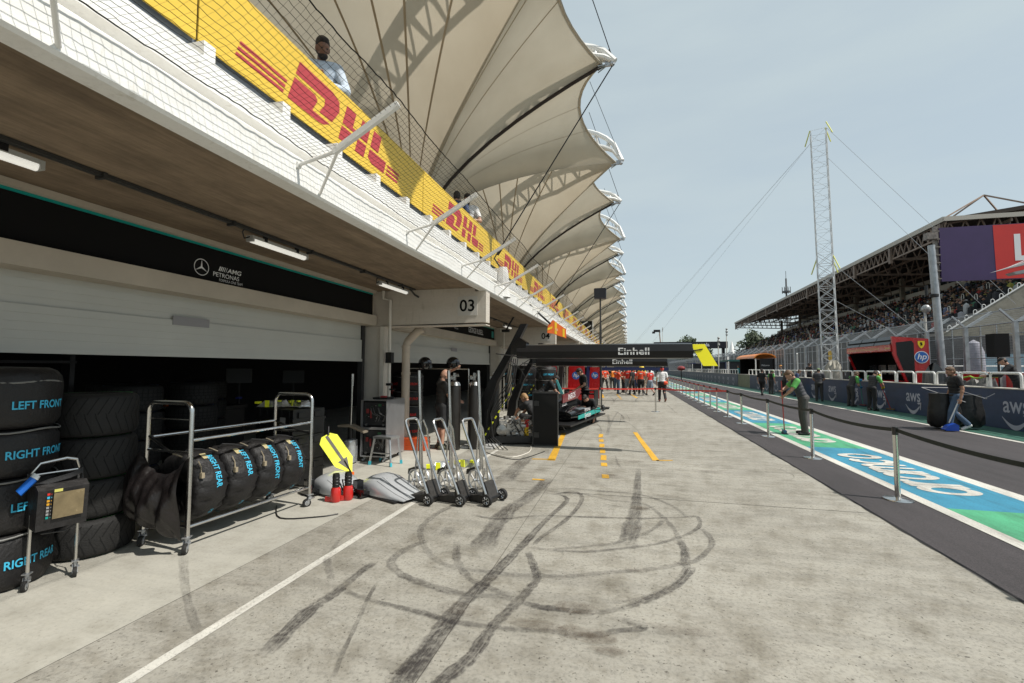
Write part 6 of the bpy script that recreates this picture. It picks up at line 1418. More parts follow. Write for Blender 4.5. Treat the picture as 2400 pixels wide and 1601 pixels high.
# spectators: one mass
random.seed(17); PAL = [(.008, .008, .010)]*13+[(.025, .025, .03)]*5+[(.42, .42, .42), (.30, .30, .32), (.30, .025, .02), (.05, .09, .25), (.25, .18, .10), (.30, .27, .05), (.05, .16, .09), (.18, .12, .10), (.10, .12, .2)]
cmats = [M('crowd_%d' % i, c, .8) for i, c in enumerate(sorted(set(PAL)))]; cidx = {c: i for i, c in enumerate(sorted(set(PAL)))}; skm = [SKIN, SKIND, M('crowd_hair', (.02, .015, .012), .7)]; allm = cmats+skm; ns = len(cmats)
b = MB()
def lump(c, rx, rz, mi): 
    x, y, z = c; b.add([(x, y, z+rz), (x-rx, y-rx, z), (x+rx, y-rx, z), (x+rx, y+rx, z), (x-rx, y+rx, z), (x, y, z-rz)], [(0, 1, 2), (0, 2, 3), (0, 3, 4), (0, 4, 1), (5, 2, 1), (5, 3, 2), (5, 4, 3), (5, 1, 4)], mi)
for k in range(14):
    y = GY0+1.0
    while y < GY1-1:
        y += random.uniform(.42, .75)*(1 if y < 90 else 1.25)
        if random.random() < .06: continue
        x = XF(y)-1.1+.93*k+random.uniform(-.12, .12); z = 5.0+.47*k; h = random.choice([.95, 1.0, 1.05, 1.1, 1.45])
        c = random.choice(PAL); b.add([(x-.16, y-.2, z), (x+.16, y-.2, z), (x+.16, y+.2, z), (x-.16, y+.2, z), (x-.13, y-.23, z+h*.62), (x+.13, y-.23, z+h*.62), (x+.13, y+.23, z+h*.62), (x-.13, y+.23, z+h*.62), (x, y, z+h*.78)], [(0, 1, 5, 4), (1, 2, 6, 5), (2, 3, 7, 6), (3, 0, 4, 7), (4, 5, 8), (5, 6, 8), (6, 7, 8), (7, 4, 8)], cidx[c])
        lump((x, y, z+h*.86), .10, .14, ns+random.choice([0, 1, 1, 2, 2])); 
        if random.random() < .4: lump((x, y, z+h*.93), .105, .08, cidx[random.choice(PAL)])
for k in range(160):
    y = GY0+8+random.uniform(0, GY1-GY0-9); x = XF(y)+12.6+random.uniform(0, 1.2); z = 12.0; c = random.choice(PAL); b.box((x, y, z+.8), (.3, .45, .9), 0, cidx[c]); lump((x, y, z+1.45), .10, .14, ns+1)
b.rng(0, 0, 0, 0, 0, 0) if False else None
tag(b.build('spectators', allm, smooth=0), 'mass of spectators filling the grandstand terraces', 'crowd', kind='stuff')
b = MB()
for k in range(26):
    y0 = GY0+3+3.9*k
    for q in range(4 if k % 2 else 3):
        u = -.5+2.2*q+1.1*(k % 2); z = 5.0+.47*(u+1.5)/.93; b.tube([(XF(y0)+u, y0, z), (XF(y0)+u, y0, z+1.1), (XF(y0)+u, y0+.1, z+1.2), (XF(y0)+u, y0+.25, z+1.2), (XF(y0)+u, y0+.35, z+1.1), (XF(y0)+u, y0+.35, z)], .03, 5)
o = b.build('crush_barrier', WHITE_W, gs); o['kind'] = 'stuff'
# lower stalls under the stand end, far right behind the fence
t = thing('service_block', 'pale low block with white railings below the near end of the grandstand', 'building', (0, 0, 0))
b = MB(); b.rng(25.0, 42, 46, 49.5, 0, 4.5); b.build('wall', M('block_dark', (.07, .07, .072), .8, n=(.6, .4)), t, 0); b = MB(); b.rng(27, 36, 45.9, 45.99, 1.2, 3.0); b.build('awning', M('awning_blue', (.20, .30, .36), .5), t, 0)
b = MB()
for z in (1.0, 1.5, 2.0): b.bar((22, 44, z), (40, 44, z), .05, 6)
for k in range(10): b.bar((22+2*k, 44, 0), (22+2*k, 44, 2.05), .05, 6)
b.build('railing', WHITE, t)
b = MB(); b.lathe([(.0, 0), (.42, .0), (.50, .6), (.46, 1.8), (.30, 2.35), (.0, 2.55)], (0, 0, 0), 16); o = b.build('wrapped_statue', M('cloth_lilac', (.30, .295, .34), .8, n=(3, .2))); o.location = (20.4, 34.0, 1.0); tag(o, 'pale wrapped upright figure behind the catch fence', 'cover')
# ---------------------------------------------------------------- far end
t = thing('start_gantry', 'black gantry across the far end of the straight with white lettering', 'gantry', (0, 0, 0))
b = MB(); b.rng(5.6, 20.6, 106, 108, 6.1, 7.5); g = b.build('beam', M('gantry_navy', (.012, .014, .024), .5), t, 0)
b = MB(); b.text('motorola', face((12.9, 105.97, 6.5), (1, 0, 0), (0, 0, 1)), 1.05, .03, sx=1.02); b.build('lettering', WPRINT, g, 0)
for x in (5.9, 19.6):
    b = MB(); b.rng(x, x+.5, 106.4, 107.4, 0, 6.19); b.build('leg', BLACK, t, 0)
def lamp_post(loc, h, label, arm=True):
    t = thing('lamp_post', label, 'lamp post', loc); b = MB(); b.bar((0, 0, 0), (0, 0, h), .09, 8, .05); b.build('pole', WHITE_W, t)
    b = MB()
    for z, r in (((h-.9, .16), (h-.45, .18), (h-.05, .15)) if arm else ((h, .24),)): b.ell((.05, 0, z), (r, r, r*1.1), 10, 7)
    b.box((0, 0, h-.3 if not arm else h-.5), (.10, .10, .5 if not arm else 1.1)); b.build('lamp_head', M('lamp_head', (.35, .35, .34), .4, .4, n=(8, .5)), t)
lamp_post((10.95, 62, 0), 5.6, 'slim white camera post standing at the far pit wall'); lamp_post((14.6, 76, 0), 7.8, 'taller lamp post left of the grandstand roof'); lamp_post((18.0, 34.0, 0), 5.5, 'lamp post with a round head before the grandstand crowd', False)
t = thing('floodlight_post', 'leaning floodlight post above the far booms', 'floodlight', (8.6, 122, 0)); b = MB(); b.bar((0, 0, 0), (-.8, 0, 11), .13, 8); b.build('pole', M('pole_rust', (.30, .20, .14), .6), t); b = MB(); b.box((-1.4, 0, 11.2), (1.6, .4, .6)); b.box((-2.2, 0, 10.8), (.7, .4, .5)); b.build('lamp_head', BLACK, t, 0)
t = thing('radio_mast', 'thin far radio mast with round platforms behind the grandstand roof', 'mast', (62.0, 205, 0)); b = MB(); b.bar((0, 0, 0), (0, 0, 38), .45, 6, .3)
for z in (27.5, 32.5): b.lathe([(.5, -.3), (1.5, -.2), (1.5, .4), (.5, .5)], (0, 0, z), 10)
b.build('mast', M('mast_dark', (.12, .12, .12), .6), t); b = MB(); b.bar((0, 0, 38), (0, 0, 41), .1, 5)
for k in range(8): a = k*.8; b.bar((1.5*math.cos(a), 1.5*math.sin(a), 32), (1.5*math.cos(a), 1.5*math.sin(a), 34.5), .12, 5)
b.build('antenna', M('mast_dark', (.12, .12, .12), .6), t)
lamp_post((9.8, 140, 0), 13.5, 'far thin lamp post above the nearest boom, left of the trees')
def tree(loc, h, w, label, seed, dens=900, leaf=.35):
    rnd = random.Random(seed); t = thing('broadleaf_tree', label, 'tree', loc)
    b = MB(); b.tube([(0, 0, 0), (.1*h*.1, 0, h*.3), (.0, .02*h, h*.7)], [.035*h, .025*h, .01*h], 8)
    cl = []
    for k in range(9):
        a = rnd.uniform(0, 6.3); rr = w*rnd.uniform(.15, .36); z = h*rnd.uniform(.45, .92); c = V(rr*math.cos(a), rr*math.sin(a), z); cl.append((c, w*rnd.uniform(.13, .24))); b.bar((0, 0, h*.38), c, .012*h, 5, .004*h)
    b.build('trunk', M('bark', (.07, .05, .035), .9, n=(4, .3)), t)
    b = MB()
    for q in range(dens):
        c, r = rnd.choice(cl); d = V(rnd.gauss(0, 1), rnd.gauss(0, 1), rnd.gauss(0, .8)).normalized()*r*rnd.uniform(.4, 1.1); p = c+d
        u = V(rnd.uniform(-1, 1), rnd.uniform(-1, 1), rnd.uniform(-1, 1)).normalized(); v = u.orthogonal(); s = leaf*rnd.uniform(.6, 1.3); b.add([p-u*s, p+v*s*.6, p+u*s, p-v*s*.6], [(0, 1, 2, 3)], rnd.choice([0, 0, 1]))
    b.build('crown', [M('leaf_dark', (.035, .055, .025), .7, n=(2, .4)), M('leaf_mid', (.065, .09, .04), .7, n=(2, .4))], t, 0)
tree((38.5, 158, 0), 13.5, 11, 'broad dark tree at the far end of the grandstand', 3, 1500, .42); tree((46, 170, 0), 13.0, 10, 'second tree behind the grandstand end', 4, 900, .42)
tree((24.5, 210, 0), 15.5, 9, 'rounded tree far beyond the black gantry', 5, 900, .5); tree((33.5, 225, 0), 14.0, 8, 'lower tree right of the rounded one beyond the gantry', 6, 700, .5)
def tent(loc, s, label):
    t = thing('peaked_tent', label, 'tent', loc); b = MB(); pr = [(2.6*s, 3.2*s), (1.5*s, 4.0*s), (.6*s, 5.6*s), (.12*s, 7.8*s), (0, 8.0*s)]; b.lathe(pr, n=8); b.build('canopy', WHITE, t, 20); b = MB()
    for k in range(4): a = .785+k*1.57; b.bar((2.4*s*math.cos(a), 2.4*s*math.sin(a), 0), (2.4*s*math.cos(a), 2.4*s*math.sin(a), 3.3*s), .1, 5)
    b.build('leg', WHITE, t)
tent((37.5, 186, 0), 1.5, 'white peaked tent left of the grandstand tree'); tent((53.5, 205, 0), 1.6, 'second white peaked tent half behind the tree')
# buildings closing the far end of the pit lane
t = thing('far_building', 'low far building closing the end of the pit lane', 'building', (0, 0, 0)); b = MB(); b.rng(-30, 34, 232, 240, 0, 6.0); b.build('wall', M('far_grey', (.16, .17, .18), .7, n=(.3, .4)), t, 0); b = MB(); b.rng(-30, 34, 231.7, 231.9, 2.2, 4.4); b.build('window_band', M('far_dark', (.03, .035, .04), .4), t, 0)
struct('hills', MB().add([(x, 900+60*math.sin(x*.01), (14+9*math.sin(x*.004+1)+4*math.sin(x*.017)) if k else -1) for x in range(-600, 900, 30) for k in (0, 1)], [(2*i, 2*i+2, 2*i+3, 2*i+1) for i in range(49)]), M('far_hill', (.10, .13, .12), .9), 0)
# round loudspeaker pole, terrace palm, terrace speaker
t = thing('loudspeaker_pole', 'black box loudspeaker on a tall thin pole beyond the boom', 'loudspeaker', (-1.15, 20.4, .006)); b = MB(); b.bar((0, 0, 0), (0, 0, 3.6), .05, 8); b.bar((0, 0, 3.6), (0, 0, 4.95), .035, 8); b.build('pole', M('pole_dark', (.05, .05, .05), .4, .5), t); b = MB(); b.prism([(-.25, 0), (.25, 0), (.26, .40), (.22, .44), (-.22, .44), (-.26, .40)], lambda u, v: (u, -.2, 4.78+v), (0, .4, 0)); b.build('cabinet', M('speaker_navy', (.012, .014, .022), .5), t, 0)
b = MB(); b.lathe([(.3, 0), (.5, 0), (.5, .04), (.06, .06)], n=12) if False else None
b.box((0, 0, .03), (.7, .7, .05)); b.build('base', BLACK, t, 0)
t = thing('palm_plant', 'dark palm plant with arching fronds on the terrace behind the banners', 'plant', (-4.0, 30.2, 4.05)); b = MB(); b.bar((0, 0, 0), (0, 0, .9), .10, 8, .07); b.build('trunk', M('bark', (.07, .05, .035), .9), t)
random.seed(9); b = MB()
for k in range(34):
    a = random.uniform(0, 6.3); L = random.uniform(1.0, 1.9); up = random.uniform(.3, 1.3); pts = []
    for i in range(7): s = i/6; pts.append(V(L*s*math.cos(a), L*s*math.sin(a), .9+up*s*1.6-1.3*s*s))
    for i in range(6):
        d = (pts[i+1]-pts[i]).normalized(); sd = d.cross(V(0, 0, 1)).normalized()
        for q in range(3):
            p = pts[i].lerp(pts[i+1], q/3)
            for s in (-1, 1): e = p+sd*s*(.26*(1-i/8))+d*.12-V(0, 0, .06); b.add([p, p+d*.035, e], [(0, 1, 2)])
b.build('fronds', M('frond', (.020, .035, .014), .6, n=(5, .4)), t, 0)
t = thing('terrace_screen', 'black upright screen on the terrace edge further along', 'screen', (-3.7, 44.5, 4.05)); b = MB(); b.rng(-.8, .4, 0, .25, .9, 2.2); b.build('panel', BLACKM, t, 0); b = MB(); b.rng(.42, .5, 0, .2, 0, 2.3); b.build('post', WHITE, t, 0)
for i, (y, c) in enumerate(((38, .03), (52, .06), (64, .03))):
    t = thing('terrace_planter', ['dark box on the terrace just past the palm plant', 'dark box on the terrace beyond the upright screen', 'farthest dark box on the terrace'][i], 'box', (-3.9, y, 4.05)); b = MB(); b.box((0, 0, .7), (.7, 1.2, 1.3)); b.build('box', M('box_%d' % i, (c, c*.9, c*1.1), .6), t, 0); b = MB(); b.box((0, 0, 1.37), (.8, 1.3, .05)); b.build('lid', BLACK, t, 0)
# ================================================================ people
def remesh(mb, name, mat, parent, vox, smooth=2):
    me = bpy.data.meshes.new('t'); me.from_pydata(mb.v, [], mb.f); me.update()
    o = bpy.data.objects.new('t', me); col.objects.link(o)
    m = o.modifiers.new('r', 'REMESH'); m.mode = 'VOXEL'; m.voxel_size = vox
    if smooth: s = o.modifiers.new('s', 'SMOOTH'); s.iterations = smooth; s.factor = .5
    dg = bpy.context.evaluated_depsgraph_get(); n = bpy.data.meshes.new_from_object(o.evaluated_get(dg)); bpy.data.objects.remove(o); bpy.data.meshes.remove(me)
    n.name = name; n.materials.clear(); n.materials.append(mat); n.polygons.foreach_set('use_smooth', [True]*len(n.polygons))
    n.polygons.foreach_set('material_index', [0]*len(n.polygons))
    r = bpy.data.objects.new(name, n); col.objects.link(r); r.parent = parent; return r
def cloth(name, c, r=.75): return M(name, c, r, n=(7, .16), bump=(11, .55))
def person(label, loc, face_deg, shirt, trousers, H=1.75, lean=0, head=0, turn=0, arms=None, legs='stand', hair=HAIRB, cap=None, skin=SKIN, shoes=None, shorts=False, sleeve='short', sleeve_mat=None, beard=False, vox=.014, gloves=None, group=None, name='person', badge=None):
    k = H/1.75; t = thing(name, label, 'person', loc, R_(face_deg), group); S = lambda *a: V(*a)*k
    hipc = S(0, 0, .93); crouch = 0
    if legs == 'crouch': hipc = S(0, -.12, .38)
    rot = Matrix.Rotation(-R_(lean), 3, 'X')
    U = lambda *a: hipc + rot @ (S(*a)-S(0, 0, .93))                    # a point of the upper body
    hp = [hipc+S(-.095, 0, -.02), hipc+S(.095, 0, -.02)]
    if legs == 'stand': kn = [S(-.11, .02, .50), S(.11, .02, .50)]; an = [S(-.12, -.02, .085), S(.12, -.02, .085)]; td = [V(-.2, 1, 0), V(.2, 1, 0)]
    elif legs == 'walk': kn = [S(-.10, .16, .52), S(.10, .02, .49)]; an = [S(-.10, .22, .10), S(.10, -.30, .16)]; td = [V(0, 1, .15), V(0, 1, -.55)]
    elif legs == 'wide': kn = [S(-.17, .05, .50), S(.17, .0, .50)]; an = [S(-.22, .06, .085), S(.22, -.06, .085)]; td = [V(-.3, 1, 0), V(.3, 1, 0)]
    else: kn = [S(-.20, .26, .46), S(.18, .24, .30)]; an = [S(-.16, .14, .085), S(.13, -.10, .10)]; td = [V(-.2, 1, 0), V(.2, 1, -.3)]
    sh = [U(-.185, -.01, 1.405), U(.185, -.01, 1.405)]
    D = [(S(-.07, -.03, -.29), S(-.07, .05, -.53)), (S(.07, -.03, -.29), S(.07, .05, -.53))]
    arms = arms or [None, None]; el, wr = [], []
    for i in (0, 1):
        if arms[i] is None: el.append(sh[i]+D[i][0]); wr.append(sh[i]+D[i][1])
        else: el.append(S(*arms[i][0])); wr.append(S(*arms[i][1]))
    nk = U(0, -.005, 1.47); hrot = rot @ Matrix.Rotation(R_(turn), 3, 'Z') @ Matrix.Rotation(-R_(head), 3, 'X')
    hb = U(0, .0, 1.50); hc = hb + hrot @ S(0, .025, .115); Hh = lambda *a: hc + hrot @ S(*a)
    b = MB()                                                           # one continuous skin
    def seg(i0, i1, pts, m=b, ex=0.0):
        for (p, r), (q, s) in zip(pts[:-1], pts[1:]): m.cap(p, q, (r+ex)*k, (s+ex)*k)
    def torso(m, ex, z0=.86):
        for (y, z, a, c, h) in ((-.01, .93, .160, .118, .13), (0, 1.03, .150, .105, .12), (.005, 1.13, .148, .103, .12), (.01, 1.22, .160, .112, .12), (.01, 1.31, .172, .115, .12), (0, 1.385, .165, .098, .085)):
            if z >= z0: m.ell(U(0, y, z), ((a+ex)*k, (c+ex)*k, (h+ex*.5)*k), 16, 10, 0, rot)
        m.cap(U(-.14, -.01, 1.405), U(.14, -.01, 1.405), (.065+ex)*k, (.065+ex)*k)
    torso(b, 0); b.cap(U(0, -.005, 1.42), Hh(0, -.02, -.08), .056*k, .052*k)
    b.ell(Hh(0, -.008, .02), (.076*k, .096*k, .108*k), 16, 12, 0, hrot); b.ell(Hh(0, .030, -.065), (.056*k, .062*k, .055*k), 12, 8, 0, hrot); b.ell(Hh(0, .060, -.01), (.055*k, .035*k, .075*k), 10, 8, 0, hrot)
    b.ell(Hh(0, .102, -.018), (.015*k, .021*k, .026*k), 8, 6, 0, hrot); b.ell(Hh(0, .088, .030), (.045*k, .014*k, .012*k), 8, 6, 0, hrot)
    for s in (-1, 1): b.ell(Hh(s*.078, -.005, -.012), (.010*k, .020*k, .032*k), 8, 6, 0, hrot)
    for i in (0, 1):
        s = -1 if i == 0 else 1
        seg(0, 0, [(sh[i], .058), (el[i], .042), (wr[i], .029)]); b.ell(el[i].lerp(wr[i], .28), (.046*k,)*3, 10, 7)
        d = (wr[i]-el[i]).normalized(); fw = V(0, 1, 0) if abs(d.y) < .8 else V(0, 0, -1); sd = d.cross(fw).normalized(); fw = sd.cross(d).normalized()
        pc = wr[i]+d*.055*k; mt = Matrix((fw, sd, d)).transposed(); b.ell(pc, (.042*k, .019*k, .055*k), 10, 8, 0, mt)
        for q, (o, L) in enumerate(((.030, .070), (.010, .080), (-.010, .075), (-.030, .058))):
            p0 = pc+fw*o*k+d*.035*k; p1 = p0+(d+sd*.35*(-s))*L*.5*k; p2 = p1+(d*.55+sd*.9*(-s))*L*.5*k; r = max(.0095*k, vox*.72); b.cap(p0, p1, r, r*.95, 8); b.cap(p1, p2, r*.95, r*.8, 8)
        p0 = pc+fw*.035*k-d*.02*k; p1 = p0+(fw*.8+d*.6)*.035*k; b.cap(p0, p1, max(.012*k, vox*.75), max(.010*k, vox*.7), 8); b.cap(p1, p1+d*.03*k, max(.010*k, vox*.7), max(.009*k, vox*.65), 8)
        if gloves and i in gloves[1]: g = MB(); g.cap(wr[i]-d*.05*k, pc+d*.02*k, .042*k, .055*k); g.ell(pc+d*.05*k, (.055*k,)*3); g.cap(pc, pc+fw*.06*k, .025*k, .02*k); remesh(g, 'glove', gloves[0], t, .012)
        seg(0, 0, [(hp[i], .088), (kn[i], .056), (an[i], .040)]); cv = kn[i].lerp(an[i], .3); b.ell(cv-V(0, .012*k, 0), (.056*k, .058*k, .10*k), 10, 8)
        td[i].normalize(); b.cap(an[i]-td[i]*.03*k-V(0, 0, .03*k), an[i]+td[i]*.13*k-V(0, 0, .045*k), .042*k, .034*k)
    remesh(b, 'body', skin, t, vox)
    b = MB(); torso(b, .019, .98); b.ell(U(0, -.005, .945), (.178*k, .138*k, .09*k), 16, 10, 0, rot)
    sm = sleeve_mat; c = MB()
    for i in (0, 1):
        tgt = c if sm else b
        if sleeve == 'long': tgt.cap(sh[i], el[i], .074*k, .056*k); tgt.cap(el[i], el[i].lerp(wr[i], .93), .055*k, .042*k)
        elif sleeve == 'short': e = sh[i].lerp(el[i], .72); tgt.cap(sh[i], sh[i].lerp(e, .5), .076*k, .070*k); tgt.bar(sh[i].lerp(e, .3), e, .072*k, 12, .066*k)
    b.cap(U(0, -.01, 1.44), U(0, -.012, 1.475), .070*k, .060*k, 12, 0, True, False)
    remesh(b, 'shirt', shirt, t, vox)
    if sm:
        for i in (0, 1): c = MB(); e = sh[i].lerp(el[i], .72); c.cap(sh[i], sh[i].lerp(e, .5), .078*k, .072*k); c.bar(sh[i].lerp(e, .3), e, .074*k, 12, .068*k); remesh(c, 'sleeve', sm, t, vox)
    b = MB()
    for i in (0, 1):
        b.cap(hp[i]+V(0, 0, .02), kn[i], .108*k, .080*k)
        if shorts: b.bar(hp[i].lerp(kn[i], .5), hp[i].lerp(kn[i], 1.02), .098*k, 12, .094*k)
        else: b.cap(kn[i], an[i]+V(0, 0, .02), .080*k, .064*k); b.bar(kn[i].lerp(an[i], .7), an[i]-V(0, 0, .01*k), .062*k, 12, .068*k)
    b.ell(hipc+V(0, -.01, .0), (.180*k, .140*k, .125*k), 16, 10, 0, rot); b.ell(U(0, 0, 1.0), (.165*k, .125*k, .06*k), 16, 10, 0, rot)
    remesh(b, 'trousers' if not shorts else 'shorts', trousers, t, vox)
    b = MB(); shoes = shoes or M('shoe_dark', (.02, .018, .018), .5)
    for i in (0, 1):
        b2 = MB(); f = td[i]; z = an[i]-V(0, 0, .045*k); b2.cap(z-f*.045*k, z+f*.15*k, .050*k, .042*k); b2.cap(an[i]+V(0, 0, .015), z, .050*k, .052*k)
        mn = min(p[2] for p in b2.v); 
        if legs in ('stand', 'wide'): b2.v = [(x, y, max(zq, .004)) for x, y, zq in b2.v]
        remesh(b2, 'shoe', shoes, t, vox, 1)
    if cap:
        b = MB(); n = 14; vs = []
        for j in range(7):
            a = j/6*math.pi/2
            for q in range(n): th = 2*math.pi*q/n; vs.append(Hh(.086*math.cos(a)*math.cos(th), -.010+.104*math.cos(a)*math.sin(th), .045+.080*math.sin(a)))
        b.add(vs, [(j*n+q, j*n+(q+1) % n, (j+1)*n+(q+1) % n, (j+1)*n+q) for j in range(6) for q in range(n)])
        b.prism([(-.07, .07), (-.055, .16), (0, .175), (.055, .16), (.07, .07)], lambda u, v: Hh(u, v, .050-.10*(v-.07)), hrot @ V(0, 0, .008)); b.build('cap', cap, t, 60)
    if hair:
        b = MB()
        if cap: b.ell(Hh(0, -.030, -.005), (.080*k, .080*k, .075*k), 14, 9, 0, hrot)
        else: b.ell(Hh(0, -.020, .045), (.083*k, .098*k, .092*k), 14, 10, 0, hrot); b.ell(Hh(0, -.045, -.01), (.078*k, .066*k, .085*k), 12, 8, 0, hrot); b.ell(Hh(0, .045, .095), (.058*k, .045*k, .035*k), 10, 7, 0, hrot)
        remesh(b, 'hair', hair, t, max(.010, vox*.8), 1)
    if beard: b = MB(); b.ell(Hh(0, .036, -.078), (.060*k, .064*k, .045*k), 12, 8, 0, hrot); b.ell(Hh(0, .085, -.062), (.032*k, .016*k, .014*k), 8, 6, 0, hrot); remesh(b, 'beard', hair or HAIRB, t, .010, 1)
    b = MB()
    for s in (-1, 1): b.ell(Hh(s*.031, .0875, .006), (.013*k, .007*k, .008*k), 8, 6, 0, hrot)
    b.build('eye', M('eye_dark', (.015, .012, .012), .3), t, split=True)
    if badge:
        b = MB()
        for y0, w, z0, z1 in ((.142, .05, 1.30, 1.34), (-.138, .085, 1.33, 1.375)): b.add([U(x, y0-(.012 if abs(x) > .04 else 0)*(1 if y0 > 0 else -1), z) for x, z in ((-w, z0), (w, z0), (w, z1), (-w, z1))], [(0, 1, 2, 3)])
        b.build('badge', badge, t, 0, split=True)
    b = MB(); b.ell(U(0, 0, .985), (.168*k, .128*k, .022*k), 18, 6, 0, rot); b.build('belt', M('belt_leather', (.02, .015, .012), .5), t)
    b = MB(); b.ell(Hh(0, .090, -.068), (.024*k, .008*k, .006*k), 8, 5, 0, hrot); b.build('mouth', M('lip', (.22, .08, .06), .5), t)
    return t, wr
CH = cloth('cloth_charcoal', (.050, .050, .058)); BLK = cloth('cloth_black', (.012, .012, .013)); DG = cloth('cloth_dark_grey', (.036, .035, .034)); GRS = cloth('cloth_green', (.11, .40, .09)); JEAN = cloth('denim', (.055, .095, .16)); JEANL = cloth('pale_denim', (.22, .27, .33))
REDS = cloth('cloth_red', (.56, .035, .022)); REDO = cloth('cloth_orange_red', (.68, .075, .025)); WHT = cloth('cloth_white', (.72, .72, .72)); KHK = cloth('cloth_khaki', (.36, .30, .22)); PBL = cloth('cloth_pale_blue', (.50, .58, .68)); NVY = cloth('cloth_navy', (.035, .06, .14)); TAN = cloth('cloth_cream', (.55, .49, .40)); TEALC = cloth('cloth_teal', (.03, .30, .32))
CAPR = M('cap_red', (.60, .05, .04), .6); CAPG = M('cap_camo', (.16, .26, .10), .7, n=(30, .6)); CAPB = M('cap_black', (.012, .012, .012), .7); WSHOE = M('shoe_white', (.60, .60, .60), .5)
GLY = M('glove_yellow', (.75, .50, .02), .5); GLB = M('glove_blue', (.04, .30, .55), .5)
def broom(loc, a, c, m, head_m, label, rz=0):
    t = thing('broom', label, 'broom', loc, rz); b = MB(); b.bar(a, c, .014, 8); b.build('handle', m, t); b = MB(); cx, cy, cz = c
    b.box((cx, cy, .075), (.34, .07, .05)); b.build('head', head_m, t, 0); b = MB(); b.prism([(-.04, .05), (.04, .05), (.055, .004), (-.055, .004)], lambda u, v: (cx-.17, cy+u, v), (.34, 0, 0)); b.build('bristles', M('bristle_dark', (.03, .05, .08), .9, bump=(80, .8)), t, 0)
# sweeping man on the painted strip, facing the garages
person('man in charcoal shirt with bright green sleeves sweeping the painted strip', (4.52, 13.88, .004), 82, CH, cloth('cloth_grey_trousers', (.055, .052, .050)), H=1.80, lean=20, head=26, turn=4, arms=[((-.26, .30, 1.14), (-.06, .44, .98)), ((.24, .36, 1.18), (.05, .46, 1.12))], sleeve_mat=GRS, hair=HAIRL, vox=.010)
broom((4.52, 13.88, .004), (-.02, .50, 1.42), (-.02, .46, .08), M('broom_red', (.45, .06, .05), .4), M('broom_blue', (.03, .10, .22), .5), 'red handled broom with a blue head held by the sweeping man', R_(82))
# man with long handled dustpan and black litter cart
person('bearded man in black polo and jeans carrying a long handled blue dustpan by the wall', (9.10, 15.98, .002), 88, BLK, JEAN, H=1.84, lean=3, head=16, arms=[((-.27, -.02, 1.14), (-.30, .05, .88)), None], legs='walk', hair=HAIRL, beard=True, shoes=WSHOE, vox=.010, skin=M('tanned_skin', (.36, .19, .12), .55))
t = thing('dustpan', 'long handled blue dustpan held beside the bearded man', 'dustpan', (9.10, 15.98, .002), R_(88)); b = MB(); b.bar((-.30, .07, .92), (-.22, .30, .24), .016, 8); b.build('handle', M('handle_white', (.7, .7, .7), .4), t)
b = MB(); b.prism([(-.0, .02), (.30, .02), (.33, .05), (.24, .16), (.08, .23), (.0, .17)], lambda u, v: (-.32, u+.12, v), (.20, 0, 0)); b.build('pan', M('pan_blue', (.01, .06, .38), .4), t, 20)
def litter_cart():
    t = thing('litter_cart', 'black wheeled litter cart with two sagging black sacks behind the bearded man', 'cart', (9.55, 16.3, .002), 0)
    for x, y, w, h in ((-.58, .0, .37, 1.04), (.12, .20, .35, 1.0)):
        b = MB(); n = 20; pr = [(.0, .05), (w*.8, .06), (w*1.1, .16), (w*1.08, h*.5), (w*.92, h*.8), (w*.9, h), (w*.7, h*.97)]; vs = []
        for j, (r, z) in enumerate(pr):
            for q in range(n): a = 2*math.pi*q/n; rr = r*(1+.06*math.sin(5*a+j)+.04*math.sin(9*a)); vs.append((x+rr*math.cos(a), y+rr*.7*math.sin(a), z))
        b.add(vs, [(j*n+q, j*n+(q+1) % n, (j+1)*n+(q+1) % n, (j+1)*n+q) for j in range(len(pr)-1) for q in range(n)]); b.build('sack', M('sack_black', (.010, .010, .010), .5, bump=(7, .8)), t, 60)
    b = MB(); b.bar((-1.05, .1, 1.20), (-.1, -.1, .80), .014, 6); b.bar((-1.05, .1, 1.20), (-.35, .1, 1.20), .014, 6); b.bar((-.1, .1, 1.12), (.42, -.1, .90), .012, 6); b.bar((.34, -.1, .90), (.58, -.15, 1.06), .010, 6); b.bar((-.6, .05, .12), (.3, .15, .12), .02, 6); b.build('frame', M('frame_grey', (.22, .22, .23), .5, .4), t)
    for x, y in ((-.6, .3), (.2, .48)):
        b = MB(); b.lathe([(.0, -.025), (.10, -.025), (.10, .025), (0, .025)], (x, y, .10), 18, 'y'); b.build('wheel', RUB, t)
litter_cart()
# two stooping workers with gloves by the wall
person('stooping worker with one blue glove and green collar by the blue wall', (10.10, 24.9, .002), -72, DG, DG, H=1.72, lean=24, head=22, arms=[((-.24, .34, 1.22), (-.12, .52, 1.24)), ((.22, .22, 1.0), (.06, .46, .93))], sleeve_mat=GRS, hair=HAIRL, gloves=(GLB, (0, 1)), vox=.013)
broom((10.10, 24.9, .002), (-.14, .58, 1.36), (.08, .52, .08), M('broom_green', (.03, .22, .16), .4), M('broom_dark_red', (.16, .03, .03), .5), 'green handled broom held by the worker with blue gloves', R_(-72))
person('stooping worker with yellow gloves and a red broom by the blue wall', (9.95, 22.62, .002), -62, DG, BLK, H=1.76, lean=16, head=24, arms=[((-.28, .22, 1.28), (-.05, .36, 1.42)), ((.26, .28, 1.08), (.10, .48, .98))], sleeve_mat=GRS, gloves=(GLY, (0, 1)), cap=CAPB, vox=.013)
broom((9.95, 22.62, .002), (-.10, .36, 1.62), (.22, .70, .08), M('broom_red2', (.42, .03, .03), .4), M('broom_brown', (.16, .10, .03), .5), 'red handled broom held by the worker with yellow gloves', R_(-62))
